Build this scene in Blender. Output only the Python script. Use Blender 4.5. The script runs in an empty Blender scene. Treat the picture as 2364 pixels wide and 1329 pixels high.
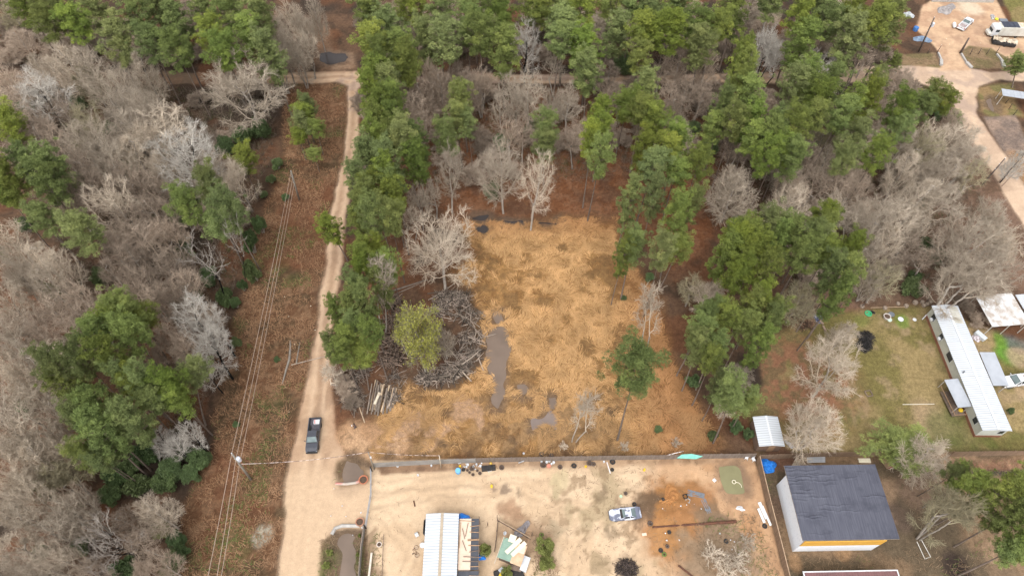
import bpy, math, random
import numpy as np
from mathutils import Vector, Matrix
PI = math.pi
random.seed(7)
R0 = random.Random(11)
sc = bpy.context.scene
COL = sc.collection
# ------------------------------------------------------------ camera
CAMH, PITCH, FPX = 105.0, math.radians(55), 1576.0
cd = bpy.data.cameras.new("camera")
cd.sensor_width = 36.0; cd.lens = 36.0 * FPX / 2364; cd.clip_start = 1; cd.clip_end = 6000
cam = bpy.data.objects.new("camera", cd); COL.objects.link(cam)
cam.location = (0, 0, CAMH); cam.rotation_euler = (PI / 2 - PITCH, 0, 0)
sc.camera = cam
# ------------------------------------------------------------ overcast daylight
SUN_EL, SUN_AZ = math.radians(62), math.radians(195)      # azimuth from +Y, clockwise
w = bpy.data.worlds.new("World"); sc.world = w; w.use_nodes = True
nt = w.node_tree; bg = nt.nodes['Background']
sky = nt.nodes.new('ShaderNodeTexSky'); sky.sky_type = 'NISHITA'; sky.sun_disc = False
sky.sun_elevation = SUN_EL; sky.sun_rotation = SUN_AZ
sky.air_density = 1.0; sky.dust_density = 3.0; sky.ozone_density = 1.0
hs = nt.nodes.new('ShaderNodeHueSaturation'); hs.inputs['Saturation'].default_value = 0.10
nt.links.new(sky.outputs[0], hs.inputs['Color']); nt.links.new(hs.outputs[0], bg.inputs[0])
bg.inputs[1].default_value = 0.15
sd = bpy.data.lights.new("sun", 'SUN'); sd.energy = 0.85; sd.angle = math.radians(60); sd.color = (1.0, 0.96, 0.90)
sun = bpy.data.objects.new("sun", sd); COL.objects.link(sun)
sun.rotation_euler = (PI / 2 - SUN_EL, 0, PI - SUN_AZ)
sc.view_settings.view_transform = 'Standard'; sc.view_settings.look = 'None'
sc.view_settings.gamma = 1; sc.view_settings.exposure = 1.1
sc.render.resolution_x = 1024; sc.render.resolution_y = 575
sc.cycles.max_bounces = 5; sc.cycles.diffuse_bounces = 3; sc.cycles.transparent_max_bounces = 4

# ------------------------------------------------------------ helpers
SP, CP = math.sin(PITCH), math.cos(PITCH)
def G(px, py, z=0.0):
    "world x,y of photo pixel on the horizontal plane z"
    u = (px - 1182) / FPX; v = (py - 664.5) / FPX
    t = (CAMH - z) / (SP + v * CP)
    return np.array((u * t, (CP - v * SP) * t))
def G3(px, py, z=0.0):
    a = G(px, py, z); return Vector((a[0], a[1], z))
def scale_at(py):
    return FPX / CAMH * (SP + (py - 664.5) / FPX * CP)      # px per metre across
def GP(pts, z=0.0):
    return [tuple(G(x, y, z)) for x, y in pts]

def tag(o, label=None, cat=None, group=None, kind=None):
    if label: o['label'] = label
    if cat: o['category'] = cat
    if group: o['group'] = group
    if kind: o['kind'] = kind
    return o
def thing(name, label, cat, loc=(0, 0, 0), rz=0.0, group=None):
    o = bpy.data.objects.new(name, None); COL.objects.link(o)
    o.empty_display_size = 0.3
    o.location = loc; o.rotation_euler = (0, 0, rz)
    return tag(o, label, cat, group)
def copy_tree(o, parent=None):
    c = o.copy(); COL.objects.link(c); c.parent = parent
    for ch in list(o.children): copy_tree(ch, c)
    return c

def nodes(name):
    m = bpy.data.materials.new(name); m.use_nodes = True
    n = m.node_tree; b = n.nodes['Principled BSDF']
    return m, n, b
def mixrgb(n, a, b, fac, mode='MIX'):
    x = n.nodes.new('ShaderNodeMix'); x.data_type = 'RGBA'; x.blend_type = mode
    for s, v in ((0, fac), (6, a), (7, b)):
        if isinstance(v, bpy.types.NodeSocket): n.links.new(v, x.inputs[s])
        elif s == 0: x.inputs[0].default_value = v
        else: x.inputs[s].default_value = (*v[:3], 1)
    return x.outputs[2]
def noise(n, scale, detail=4, rough=0.6, coord='Object', stretch=None):
    tc = n.nodes.new('ShaderNodeTexCoord'); src = tc.outputs[coord]
    if stretch:
        mp = n.nodes.new('ShaderNodeMapping'); mp.inputs['Scale'].default_value = stretch
        n.links.new(src, mp.inputs[0]); src = mp.outputs[0]
    t = n.nodes.new('ShaderNodeTexNoise'); t.inputs['Scale'].default_value = scale
    t.inputs['Detail'].default_value = detail; t.inputs['Roughness'].default_value = rough
    n.links.new(src, t.inputs['Vector']); return t.outputs['Fac']
def ramp(n, fac, lo, hi):
    r = n.nodes.new('ShaderNodeMapRange'); r.inputs[1].default_value = lo; r.inputs[2].default_value = hi
    n.links.new(fac, r.inputs[0]); return r.outputs[0]
def bump(n, b, fac, strength, dist=0.1):
    x = n.nodes.new('ShaderNodeBump'); x.inputs['Strength'].default_value = strength
    x.inputs['Distance'].default_value = dist
    n.links.new(fac, x.inputs['Height']); n.links.new(x.outputs[0], b.inputs['Normal'])
MATS = {}
def M(name, c1, c2=None, scale=3.0, rough=0.85, metal=0.0, lo=0.35, hi=0.65, bmp=0.0, stretch=None, rnd=0.0, detail=4):
    if name in MATS: return MATS[name]
    m, n, b = nodes(name)
    b.inputs['Roughness'].default_value = rough; b.inputs['Metallic'].default_value = metal
    b.inputs['Specular IOR Level'].default_value = 0.3
    if c2 is None: c2 = tuple(x * 0.78 for x in c1)
    f = noise(n, scale, detail, 0.6, stretch=stretch)
    c = mixrgb(n, c1, c2, ramp(n, f, lo, hi))
    if rnd:
        oi = n.nodes.new('ShaderNodeObjectInfo')
        h = n.nodes.new('ShaderNodeHueSaturation')
        mr = n.nodes.new('ShaderNodeMapRange'); mr.inputs[3].default_value = 1 - rnd; mr.inputs[4].default_value = 1 + rnd
        n.links.new(oi.outputs['Random'], mr.inputs[0]); n.links.new(mr.outputs[0], h.inputs['Value'])
        n.links.new(c, h.inputs['Color']); c = h.outputs[0]
    n.links.new(c, b.inputs['Base Color'])
    if bmp: bump(n, b, f, bmp)
    MATS[name] = m; return m
def M_attr(name, rough=0.9, rnd=0.0, hue=0.0, fine=None, bmp=0.0, spec=0.2, tint=None, sat_rnd=0.0):
    "material that takes its albedo from the mesh colour attribute Col (real colour, varied per blade / clump; pine clump tops also lightened as if lit from above)"
    m, n, b = nodes(name)
    b.inputs['Roughness'].default_value = rough; b.inputs['Specular IOR Level'].default_value = spec
    a = n.nodes.new('ShaderNodeAttribute'); a.attribute_name = 'Col'; c = a.outputs['Color']
    if rnd or hue:
        oi = n.nodes.new('ShaderNodeObjectInfo'); h = n.nodes.new('ShaderNodeHueSaturation')
        wn = n.nodes.new('ShaderNodeTexWhiteNoise'); wn.noise_dimensions = '1D'
        n.links.new(oi.outputs['Random'], wn.inputs['W'])
        sp = n.nodes.new('ShaderNodeSeparateColor'); n.links.new(wn.outputs['Color'], sp.inputs[0])
        for so, inp, amp, mid in ((0, 'Value', rnd, 1.0), (1, 'Hue', hue, 0.5), (2, 'Saturation', sat_rnd, 1.0)):
            mr = n.nodes.new('ShaderNodeMapRange'); mr.inputs[3].default_value = mid - amp; mr.inputs[4].default_value = mid + amp
            n.links.new(sp.outputs[so], mr.inputs[0]); n.links.new(mr.outputs[0], h.inputs[inp])
        n.links.new(c, h.inputs['Color']); c = h.outputs[0]
    if fine:
        f = noise(n, fine[0], 6, 0.75)
        c = mixrgb(n, c, tuple(1 - fine[1] for _ in range(3)), ramp(n, f, 0.62, 0.36), 'MULTIPLY')
        f2 = noise(n, fine[0] * 4.5, 3, 0.7)
        c = mixrgb(n, c, tuple(1 - fine[1] * 0.8 for _ in range(3)), ramp(n, f2, 0.6, 0.4), 'MULTIPLY')
        if bmp: bump(n, b, f, bmp, 0.15)
    n.links.new(c, b.inputs['Base Color'])
    MATS[name] = m; return m

def M_ribbed(name, c, dark=.72, freq=1.0, axis='Y', rough=.5):
    "sheet metal with a dark line at every seam"
    if name in MATS: return MATS[name]
    m, n, b = nodes(name); b.inputs['Roughness'].default_value = rough; b.inputs['Specular IOR Level'].default_value = .3
    tc = n.nodes.new('ShaderNodeTexCoord'); wv = n.nodes.new('ShaderNodeTexWave'); wv.bands_direction = axis; wv.inputs['Scale'].default_value = freq; n.links.new(tc.outputs['Object'], wv.inputs['Vector'])
    cc = mixrgb(n, c, tuple(q * dark for q in c), ramp(n, wv.outputs['Fac'], .34, .05)); f = noise(n, .35, 4, .65); cc = mixrgb(n, cc, tuple(q * .86 for q in c), ramp(n, f, .5, .75))
    n.links.new(cc, b.inputs['Base Color']); MATS[name] = m; return m

class MB:
    "collects primitives, builds ONE mesh object"
    def __init__(s): s.v = []; s.f = []
    def add(s, vs, fs):
        o = len(s.v); s.v += [tuple(p) for p in vs]; s.f += [tuple(i + o for i in f) for f in fs]; return s
    def box(s, c, d, rz=0.0, rot=None, taper=(1, 1), bev=0.0):
        x, y, z = d[0] / 2, d[1] / 2, d[2] / 2
        if bev > 0:
            rings = []
            b = min(bev, x * .9, y * .9, z * .9)
            prof = [(-z, b), (-z + b, 0), (z - b, 0), (z, b)]
            vs = []
            for k, (zz, ins) in enumerate(prof):
                t0 = taper[0] if k > 1 else 1; t1 = taper[1] if k > 1 else 1
                X, Y = x * t0 - ins, y * t1 - ins
                q = b * .8
                vs += [(-X + q, -Y, zz), (X - q, -Y, zz), (X, -Y + q, zz), (X, Y - q, zz), (X - q, Y, zz), (-X + q, Y, zz), (-X, Y - q, zz), (-X, -Y + q, zz)]
            fs = [tuple(range(7, -1, -1)), tuple(range(24, 32))]
            for k in range(3):
                for i in range(8):
                    j = (i + 1) % 8; fs.append((k * 8 + i, k * 8 + j, k * 8 + 8 + j, k * 8 + 8 + i))
        else:
            tx, ty = taper
            vs = [(-x, -y, -z), (x, -y, -z), (x, y, -z), (-x, y, -z), (-x * tx, -y * ty, z), (x * tx, -y * ty, z), (x * tx, y * ty, z), (-x * tx, y * ty, z)]
            fs = [(3, 2, 1, 0), (4, 5, 6, 7), (0, 1, 5, 4), (1, 2, 6, 5), (2, 3, 7, 6), (3, 0, 4, 7)]
        m = rot if rot is not None else Matrix.Rotation(rz, 3, 'Z')
        vs = [tuple(m @ Vector(p) + Vector(c)) for p in vs]
        return s.add(vs, fs)
    def beam(s, a, b, w, h):
        a = Vector(a); b = Vector(b); d = b - a; L = d.length
        q = d.to_track_quat('X', 'Z').to_matrix()
        return s.box((a + b) / 2, (L, w, h), rot=q)
    def prism(s, poly, z0, z1, ztop=None):
        n = len(poly); vs = [(x, y, z0) for x, y in poly] + [(x, y, z1 if ztop is None else ztop[i]) for i, (x, y) in enumerate(poly)]
        ar = sum(poly[i][0] * poly[(i + 1) % n][1] - poly[(i + 1) % n][0] * poly[i][1] for i in range(n))
        fs = [tuple(range(n - 1, -1, -1)), tuple(range(n, 2 * n))] + [(i, (i + 1) % n, n + (i + 1) % n, n + i) for i in range(n)]
        if ar < 0: fs = [tuple(reversed(f)) for f in fs]
        return s.add(vs, fs)
    def tube(s, pts, r, n=6, cap=True):
        pts = [Vector(p) for p in pts]
        rs = r if isinstance(r, (list, tuple)) else [r] * len(pts)
        vs = []; fs = []
        for i, p in enumerate(pts):
            d = (pts[min(i + 1, len(pts) - 1)] - pts[max(i - 1, 0)]).normalized()
            a = d.orthogonal().normalized() if i == 0 else (pa - d * pa.dot(d)).normalized()
            pa = a; b = d.cross(a)
            for k in range(n):
                t = 2 * PI * k / n; vs.append(p + (a * math.cos(t) + b * math.sin(t)) * rs[i])
        for i in range(len(pts) - 1):
            for k in range(n):
                j = (k + 1) % n; fs.append((i * n + k, i * n + j, i * n + n + j, i * n + n + k))
        if cap: fs += [tuple(range(n - 1, -1, -1)), tuple(range((len(pts) - 1) * n, len(pts) * n))]
        return s.add(vs, fs)
    def lathe(s, prof, c=(0, 0, 0), n=16, rot=None):
        vs = []; fs = []
        for r, z in prof:
            for k in range(n):
                p = Vector((r * math.cos(2 * PI * k / n), r * math.sin(2 * PI * k / n), z))
                if rot is not None: p = rot @ p
                vs.append(p + Vector(c))
        for i in range(len(prof) - 1):
            for k in range(n):
                j = (k + 1) % n; fs.append((i * n + k, i * n + j, i * n + n + j, i * n + n + k))
        if prof[0][0] > 1e-4: fs.append(tuple(range(n - 1, -1, -1)))
        if prof[-1][0] > 1e-4: fs.append(tuple(range((len(prof) - 1) * n, len(prof) * n)))
        return s.add(vs, fs)
    def torus(s, c, R, r, n=18, m=8, rot=None):
        vs = []; fs = []
        for i in range(n):
            for j in range(m):
                a = 2 * PI * i / n; b = 2 * PI * j / m
                p = Vector(((R + r * math.cos(b)) * math.cos(a), (R + r * math.cos(b)) * math.sin(a), r * math.sin(b)))
                if rot is not None: p = rot @ p
                vs.append(p + Vector(c))
                fs.append((i * m + j, ((i + 1) % n) * m + j, ((i + 1) % n) * m + (j + 1) % m, i * m + (j + 1) % m))
        return s.add(vs, fs)
    def loft(s, rings, cap=True):
        n = len(rings[0]); vs = [p for r in rings for p in r]; fs = []
        for i in range(len(rings) - 1):
            for k in range(n):
                j = (k + 1) % n; fs.append((i * n + k, i * n + j, i * n + n + j, i * n + n + k))
        if cap: fs += [tuple(range(n - 1, -1, -1)), tuple(range((len(rings) - 1) * n, len(rings) * n))]
        return s.add(vs, fs)
    def build(s, name, mat, parent=None, world=False, smooth=False, fix=True):
        vs = s.v
        if world and parent is not None:
            inv = (Matrix.Translation(parent.location) @ parent.rotation_euler.to_matrix().to_4x4()).inverted()
            vs = [tuple(inv @ Vector(p)) for p in vs]
        me = bpy.data.meshes.new(name); me.from_pydata(vs, [], s.f); me.update()
        if fix:
            import bmesh
            bm = bmesh.new(); bm.from_mesh(me); bmesh.ops.recalc_face_normals(bm, faces=bm.faces); bm.to_mesh(me); bm.free()
        if smooth: me.polygons.foreach_set('use_smooth', [True] * len(me.polygons))
        me.materials.append(mat)
        o = bpy.data.objects.new(name, me); COL.objects.link(o)
        if parent is not None: o.parent = parent
        return o
def single(name, mb, mat, label, cat, loc=(0, 0, 0), rz=0, group=None, smooth=False):
    o = mb.build(name, mat, smooth=smooth); o.location = loc; o.rotation_euler = (0, 0, rz)
    return tag(o, label, cat, group)

def np_mesh(name, V, F, cols=None, mat=None, link=True, smooth=False):
    "fast mesh from numpy; F (n,k) all faces same size; cols per vertex"
    me = bpy.data.meshes.new(name)
    V = np.asarray(V, np.float32); F = np.asarray(F, np.int32); k = F.shape[1]
    me.vertices.add(len(V)); me.vertices.foreach_set('co', V.ravel())
    me.loops.add(F.size); me.loops.foreach_set('vertex_index', F.ravel())
    me.polygons.add(len(F)); me.polygons.foreach_set('loop_start', np.arange(0, F.size, k, dtype=np.int32))
    me.polygons.foreach_set('loop_total', np.full(len(F), k, np.int32))
    if smooth: me.polygons.foreach_set('use_smooth', np.ones(len(F), bool))
    me.update(calc_edges=True)
    if cols is not None:
        a = me.color_attributes.new('Col', 'FLOAT_COLOR', 'POINT')
        c4 = np.ones((len(V), 4), np.float32); c4[:, :3] = cols
        a.data.foreach_set('color', c4.ravel())
    if mat: me.materials.append(mat)
    if not link: return me
    o = bpy.data.objects.new(name, me); COL.objects.link(o); return o

def vnoise(x, y, scale, seed):
    rs = np.random.RandomState(seed); T = rs.rand(256, 256)
    X = x / scale; Y = y / scale
    xi = np.floor(X).astype(int); yi = np.floor(Y).astype(int); fx = X - xi; fy = Y - yi
    fx = fx * fx * (3 - 2 * fx); fy = fy * fy * (3 - 2 * fy)
    g = lambda a, b: T[a % 256, b % 256]
    return (g(xi, yi) * (1 - fx) + g(xi + 1, yi) * fx) * (1 - fy) + (g(xi, yi + 1) * (1 - fx) + g(xi + 1, yi + 1) * fx) * fy
def fbm(x, y, scale, seed, octv=4, gain=0.55):
    s = 0; a = 1; t = 0
    for i in range(octv):
        s = s + a * vnoise(x + 31.7 * i, y - 17.3 * i, scale / 2 ** i, seed + i); t += a; a *= gain
    return s / t
def sdf(poly, x, y):
    "signed distance to polygon, negative inside"
    P = np.array(poly); d = np.full(x.shape, 1e9); ins = np.zeros(x.shape, bool)
    for i in range(len(P)):
        ax, ay = P[i]; bx, by = P[(i + 1) % len(P)]
        ex, ey = bx - ax, by - ay; wx, wy = x - ax, y - ay
        t = np.clip((wx * ex + wy * ey) / (ex * ex + ey * ey + 1e-9), 0, 1)
        d = np.minimum(d, (wx - ex * t) ** 2 + (wy - ey * t) ** 2)
        c = ((ay <= y) & (by > y)) | ((by <= y) & (ay > y))
        with np.errstate(divide='ignore', invalid='ignore'):
            xx = ax + (y - ay) / (by - ay + 1e-12) * ex
        ins ^= c & (x < xx)
    return np.where(ins, -np.sqrt(d), np.sqrt(d))
def sstep(a, b, x):
    t = np.clip((x - a) / (b - a), 0, 1); return t * t * (3 - 2 * t)
def seg_dist(pts, x, y):
    d = np.full(x.shape, 1e9)
    for (ax, ay), (bx, by) in zip(pts[:-1], pts[1:]):
        ex, ey = bx - ax, by - ay; t = np.clip(((x - ax) * ex + (y - ay) * ey) / (ex * ex + ey * ey + 1e-9), 0, 1)
        d = np.minimum(d, np.hypot(x - ax - ex * t, y - ay - ey * t))
    return d
# ------------------------------------------------------------ regions, outlines on the ground plane
P = lambda pts: GP(pts)
ROAD = P([(630, 1400), (645, 1329), (655, 1150), (688, 980), (705, 880), (722, 800), (738, 700), (748, 600), (765, 480), (790, 380), (800, 280), (806, 200),
          (780, 192), (600, 195), (-300, 200), (-300, 166), (640, 168), (845, 165), (1400, 176), (1840, 166), (2080, 150), (2165, 155), (2240, 160), (2290, 168), (2500, 158), (2500, 185),
          (2310, 185), (2262, 200), (2248, 225), (2256, 262), (2290, 318), (2330, 372), (2364, 425), (2500, 610), (2500, 730), (2364, 530), (2338, 480), (2300, 420), (2262, 360), (2225, 300), (2205, 255), (2180, 208), (2120, 192),
          (1840, 190), (1400, 196), (850, 190), (828, 205), (828, 260), (826, 330), (815, 400), (800, 500), (788, 600), (776, 700), (768, 780), (766, 900), (772, 1000), (800, 1060), (862, 1085), (858, 1180), (850, 1215), (775, 1220), (748, 1250), (742, 1329), (740, 1400)])
YARD = P([(858, 1062), (1740, 1052), (1760, 1130), (1800, 1290), (1830, 1400), (850, 1400), (845, 1215), (857, 1090)])
FIELD = P([(1060, 515), (1180, 512), (1300, 500), (1435, 505), (1440, 600), (1500, 660), (1545, 780), (1600, 900), (1660, 1030), (1600, 1058), (862, 1066), (850, 1000), (880, 940), (935, 900), (1050, 900), (1100, 850), (1115, 760), (1100, 670), (1040, 640), (1095, 580)])
LAWN = P([(1745, 800), (1800, 760), (1850, 742), (1990, 712), (2140, 705), (2364, 790), (2700, 800), (2700, 1050), (2364, 1040), (1800, 1050), (1745, 1040), (1735, 960), (1760, 880)])
STRIP = P([(660, 195), (800, 195), (806, 215), (798, 300), (788, 390), (762, 490), (745, 600), (732, 720), (712, 830), (688, 980), (655, 1150), (640, 1400), (395, 1400), (420, 1200), (480, 1040), (530, 860), (570, 640), (610, 500), (655, 330)])
DRIVE = P([(2115, 70), (2130, 10), (2280, -60), (2310, 20), (2330, 60), (2500, 60), (2500, 150), (2360, 150), (2290, 118), (2235, 108), (2215, 118), (2242, 165), (2172, 165), (2166, 120), (2140, 92)])
BACKLAWN = P([(2295, -60), (2600, -60), (2600, 60), (2364, 75), (2340, 52)])
SCRUB = P([(2470, 540), (2560, 700), (2364, 760), (2130, 700), (1850, 730), (1640, 560), (1560, 660), (1440, 500), (1000, 500), (930, 700), (920, 900), (800, 960), (770, 850), (800, 600), (830, 330), (835, 205), (1400, 200), (2120, 195), (2200, 260)])
SE = P([(1745, 1045), (2700, 1040), (2700, 1500), (1830, 1500), (1800, 1290)])
PUDDLES = [
 ('shallow grey puddle in the middle of the straw field', [(1128, 762), (1148, 752), (1172, 757), (1178, 790), (1170, 840), (1166, 900), (1150, 945), (1140, 935), (1138, 870), (1126, 860), (1122, 800)], 'mud'),
 ('narrow head of the long puddle beside the brush pile', [(1138, 722), (1160, 718), (1166, 738), (1150, 752), (1136, 745)], 'mud'),
 ('pale bluish puddle with two arms in the lower straw field', [(1228, 970), (1252, 958), (1268, 950), (1284, 960), (1288, 985), (1278, 992), (1262, 974), (1240, 990), (1226, 994)], 'blue'),
 ('thin puddle running up from the pale bluish puddle', [(1262, 915), (1282, 912), (1280, 945), (1266, 948)], 'mud'),
 ('small puddle left of the thin vertical puddle in the field', [(1196, 892), (1214, 888), (1220, 905), (1206, 918), (1197, 910)], 'mud'),
 ('black ditch water at the left of the back edge of the field', [(1088, 502), (1110, 497), (1128, 500), (1124, 507), (1106, 508), (1090, 507)], 'dark'),
 ('black ditch water in the middle of the back edge of the field', [(1158, 511), (1180, 510), (1212, 513), (1216, 520), (1196, 519), (1176, 521), (1160, 517)], 'dark'),
 ('thin black ditch water right of the straight trunk', [(1238, 514), (1262, 515), (1290, 513), (1288, 517), (1262, 519), (1240, 518)], 'dark'),
 ('round black pool at the left end of the back ditch', [(1098, 522), (1118, 518), (1130, 530), (1122, 540), (1104, 538)], 'dark'),
 ('dark puddle by the gate post at the fence corner', [(800, 1066), (826, 1072), (842, 1084), (836, 1100), (826, 1114), (790, 1116), (784, 1100), (795, 1080)], 'mud'),
 ('long brown ditch water beside the driveway entrance', [(784, 1230), (800, 1226), (818, 1232), (820, 1280), (818, 1345), (782, 1345), (785, 1290), (778, 1250)], 'mud'),
 ('square pool of murky green water near the right fence', [(1659, 1078), (1700, 1074), (1712, 1085), (1716, 1120), (1719, 1138), (1680, 1141), (1668, 1128), (1662, 1100)], 'green'),
 ('dark slate puddle on the side track at the top', [(738, 126), (760, 120), (798, 126), (806, 134), (790, 144), (760, 148), (740, 142)], 'dark'),
 ('grey puddle on the grassy verge at upper right', [(2278, 232), (2286, 226), (2294, 245), (2296, 258), (2286, 252)], 'mud'),
]
PUD_XY = [P(p[1]) for p in PUDDLES]
ROADC = P([(690, 1329), (705, 1150), (725, 1000), (740, 850), (757, 700), (770, 580), (785, 460), (806, 350), (814, 280), (818, 190)])
ROADE = P([(640, 180), (850, 178), (1400, 186), (1840, 178), (2130, 172), (2300, 172)])
ROADR = P([(2190, 185), (2225, 245), (2260, 320), (2310, 400), (2364, 480)])

def axis(a, b, step, far):
    core = list(np.arange(a, b + step, step)); lo = []; hi = []; s = step; v = a
    while v > -far: s *= 1.45; v -= s; lo.append(v)
    s = step; v = core[-1]
    while v < far: s *= 1.45; v += s; hi.append(v)
    return np.array(lo[::-1] + core + hi)
STEP = 0.30
gx = axis(-143, 143, STEP, 1500); gy = axis(17, 178, STEP, 1500)
XX, YY = np.meshgrid(gx, gy); x = XX.ravel(); y = YY.ravel()
# warped coordinates give ragged edges
n1 = fbm(x, y, 6, 1, 4) - .5; n2 = fbm(x, y, 6, 21, 4) - .5
w1 = x + n1 * 3.2; w2 = y + n2 * 3.2
e1 = x + n1 * 1.5; e2 = y + n2 * 1.5
d_road = sdf(ROAD, e1, e2); d_yard = sdf(YARD, x, y); d_field = sdf(FIELD, w1, w2); d_lawn = sdf(LAWN, e1, e2)
d_strip = sdf(STRIP, w1, w2); d_drive = sdf(DRIVE, e1, e2); d_bl = sdf(BACKLAWN, e1, e2); d_scrub = sdf(SCRUB, w1, w2); d_se = sdf(SE, x, y)
d_pud = np.full(x.shape, 1e9)
for q in PUD_XY: d_pud = np.minimum(d_pud, sdf(q, e1, e2))
big = fbm(x, y, 14, 40, 4); mid = fbm(x, y, 3.2, 50, 4); fin = fbm(x, y, 1.1, 60, 3); fin2 = fbm(x, y, 0.7, 70, 2); huge = fbm(x, y, 34, 80, 3)
def C(*c): return np.array(c)[None, :]
def lerp(a, b, t): t = np.asarray(t)[:, None]; return a * (1 - t) + b * t
jx_ = (fbm(x, y, 1.7, 811, 4) - .5) * 4.2; jy_ = (fbm(x, y, 1.7, 821, 4) - .5) * 4.2
# forest floor: leaf litter, reddish pine straw, darker damp duff
col = lerp(C(.085, .054, .036), C(.145, .085, .053), sstep(.38, .62, mid))
col = lerp(col, C(.048, .037, .029), sstep(.46, .66, big) * .85)
col = lerp(col, C(.165, .072, .036), sstep(.52, .68, fbm(x, y, 9, 90, 3)) * .7)
# lower-left strip under the power line
s = lerp(C(.155, .080, .043), C(.235, .138, .080), sstep(.45, .65, fin))
s = lerp(s, C(.085, .060, .034), sstep(.48, .68, mid) * .75)
s = lerp(s, C(.100, .105, .040), sstep(.60, .72, fbm(x, y, 5, 101, 3)) * .45)
s = lerp(s, C(.170, .072, .038), sstep(.5, .7, big) * .6)
col = lerp(col, s, sstep(1.2, -1.2, d_strip))
# scrubby pine straw round the field
s = lerp(C(.200, .085, .040), C(.245, .120, .065), sstep(.4, .6, fin))
s = lerp(s, C(.120, .066, .042), sstep(.5, .7, mid) * .6)
ctr = np.array(G(1300, 560)); dd = np.hypot(x - ctr[0], (y - ctr[1]) * .8)
col = lerp(col, s, sstep(1, -2, d_scrub) * sstep(52, 30, dd) * .95)
# pale leaf litter far right
s = lerp(C(.215, .135, .095), C(.155, .098, .066), sstep(.42, .62, mid))
rt = np.array(G(2150, 560)); dr = np.hypot(x - rt[0], y - rt[1])
col = lerp(col, s, sstep(1, -2, d_scrub) * sstep(46, 26, dr) * .9)
# right verge dry grass + side lot
s = lerp(C(.30, .20, .10), C(.20, .17, .07), sstep(.45, .6, mid))
VERGE = P([(2252, 205), (2330, 190), (2345, 250), (2364, 275), (2290, 270), (2262, 255)])
col = lerp(col, s, sstep(.8, -.8, sdf(VERGE, e1, e2)))
LOT = P([(2272, 268), (2340, 270), (2420, 400), (2500, 480), (2364, 425), (2330, 370), (2295, 318)])
s = lerp(C(.33, .235, .18), C(.22, .165, .135), sstep(.4, .65, mid)); col = lerp(col, s, sstep(.5, -.5, sdf(LOT, e1, e2)))
EARTH = P([(2325, 350), (2420, 345), (2420, 430), (2364, 425), (2335, 380)])
col = lerp(col, C(.36, .20, .09), sstep(1, -1, sdf(EARTH, e1, e2)) * .8)
# lawn
s = lerp(C(.150, .125, .046), C(.255, .190, .090), sstep(.40, .62, fbm(x, y, 8, 130, 4)))
s = lerp(s, C(.095, .110, .030), sstep(.54, .68, fbm(x, y, 6, 140, 3)) * .7)
s = lerp(s, C(.300, .215, .130), sstep(.58, .74, mid) * .6)
lf = np.array(G(1850, 880)); dl = np.hypot(x - lf[0], y - lf[1])
lv = lerp(C(.24, .120, .070), C(.165, .110, .058), sstep(.4, .6, fin))
s = lerp(s, lv, sstep(13, 5, dl) * sstep(.35, .5, mid + .1))
for (cx, cy, rr, cc, aa) in ((2145, 965, 4.5, (.33, .235, .14), .9), (2340, 815, 3.5, (.10, .22, .03), .9), (2325, 790, 2.5, (.11, .20, .03), .8), (2000, 785, 1.7, (.035, .032, .034), .95), (1992, 800, 1.2, (.035, .032, .034), .9),
                             (2090, 738, 2.0, (.14, .20, .04), .8), (1990, 735, 2.0, (.16, .17, .05), .6), (2180, 985, 5, (.12, .125, .045), .7), (2342, 770, 2.2, (.10, .095, .10), .9), (2355, 800, 2.6, (.11, .105, .11), .8),
                             (2364, 830, 3.0, (.32, .23, .15), .8), (2364, 900, 2.5, (.34, .24, .15), .7), (1850, 735, 3, (.11, .085, .075), .8), (2185, 850, 2.6, (.13, .11, .05), .6)):
    q = np.array(G(cx, cy)); s = lerp(s, C(*cc), sstep(rr, rr * .5, np.hypot(w1 - q[0], w2 - q[1])) * aa)
col = lerp(col, s * 1.25, sstep(.8, -.8, d_lawn))
# ground south-east
s = lerp(C(.205, .135, .082), C(.115, .085, .055), sstep(.42, .6, fbm(x, y, 7, 150, 4)))
s = lerp(s, C(.31, .205, .13), sstep(.56, .7, fbm(x, y, 9, 160, 3)) * .8)
s = lerp(s, C(.12, .11, .05), sstep(.6, .75, big) * .5)
col = lerp(col, s * 1.22, sstep(.3, -.3, d_se))
q = P([(2200, 1062), (2500, 1052), (2500, 1092), (2200, 1085)]); col = lerp(col, lerp(C(.32, .185, .115), C(.22, .12, .075), sstep(.4, .6, fin)), sstep(.8, -.8, sdf(q, e1, e2)))
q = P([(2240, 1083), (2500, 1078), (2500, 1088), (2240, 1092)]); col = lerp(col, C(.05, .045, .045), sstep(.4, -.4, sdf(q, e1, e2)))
for (cx, cy, rr, cc, aa) in ((2215, 1300, 3.0, (.05, .035, .03), .9), (1985, 1290, 4, (.33, .20, .11), .0), (1940, 1283, 1.4, (.36, .22, .12), .9), (1835, 1292, 1.5, (.36, .22, .12), .9), (2110, 1130, 4, (.30, .20, .14), .8), (1800, 1060, 3, (.17, .09, .06), .9), (1800, 1170, 2, (.16, .10, .07), .8), (2060, 1190, 3, (.16, .11, .09), .5)):
    q = np.array(G(cx, cy)); col = lerp(col, C(*cc), sstep(rr, rr * .5, np.hypot(w1 - q[0], w2 - q[1])) * aa)
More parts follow.
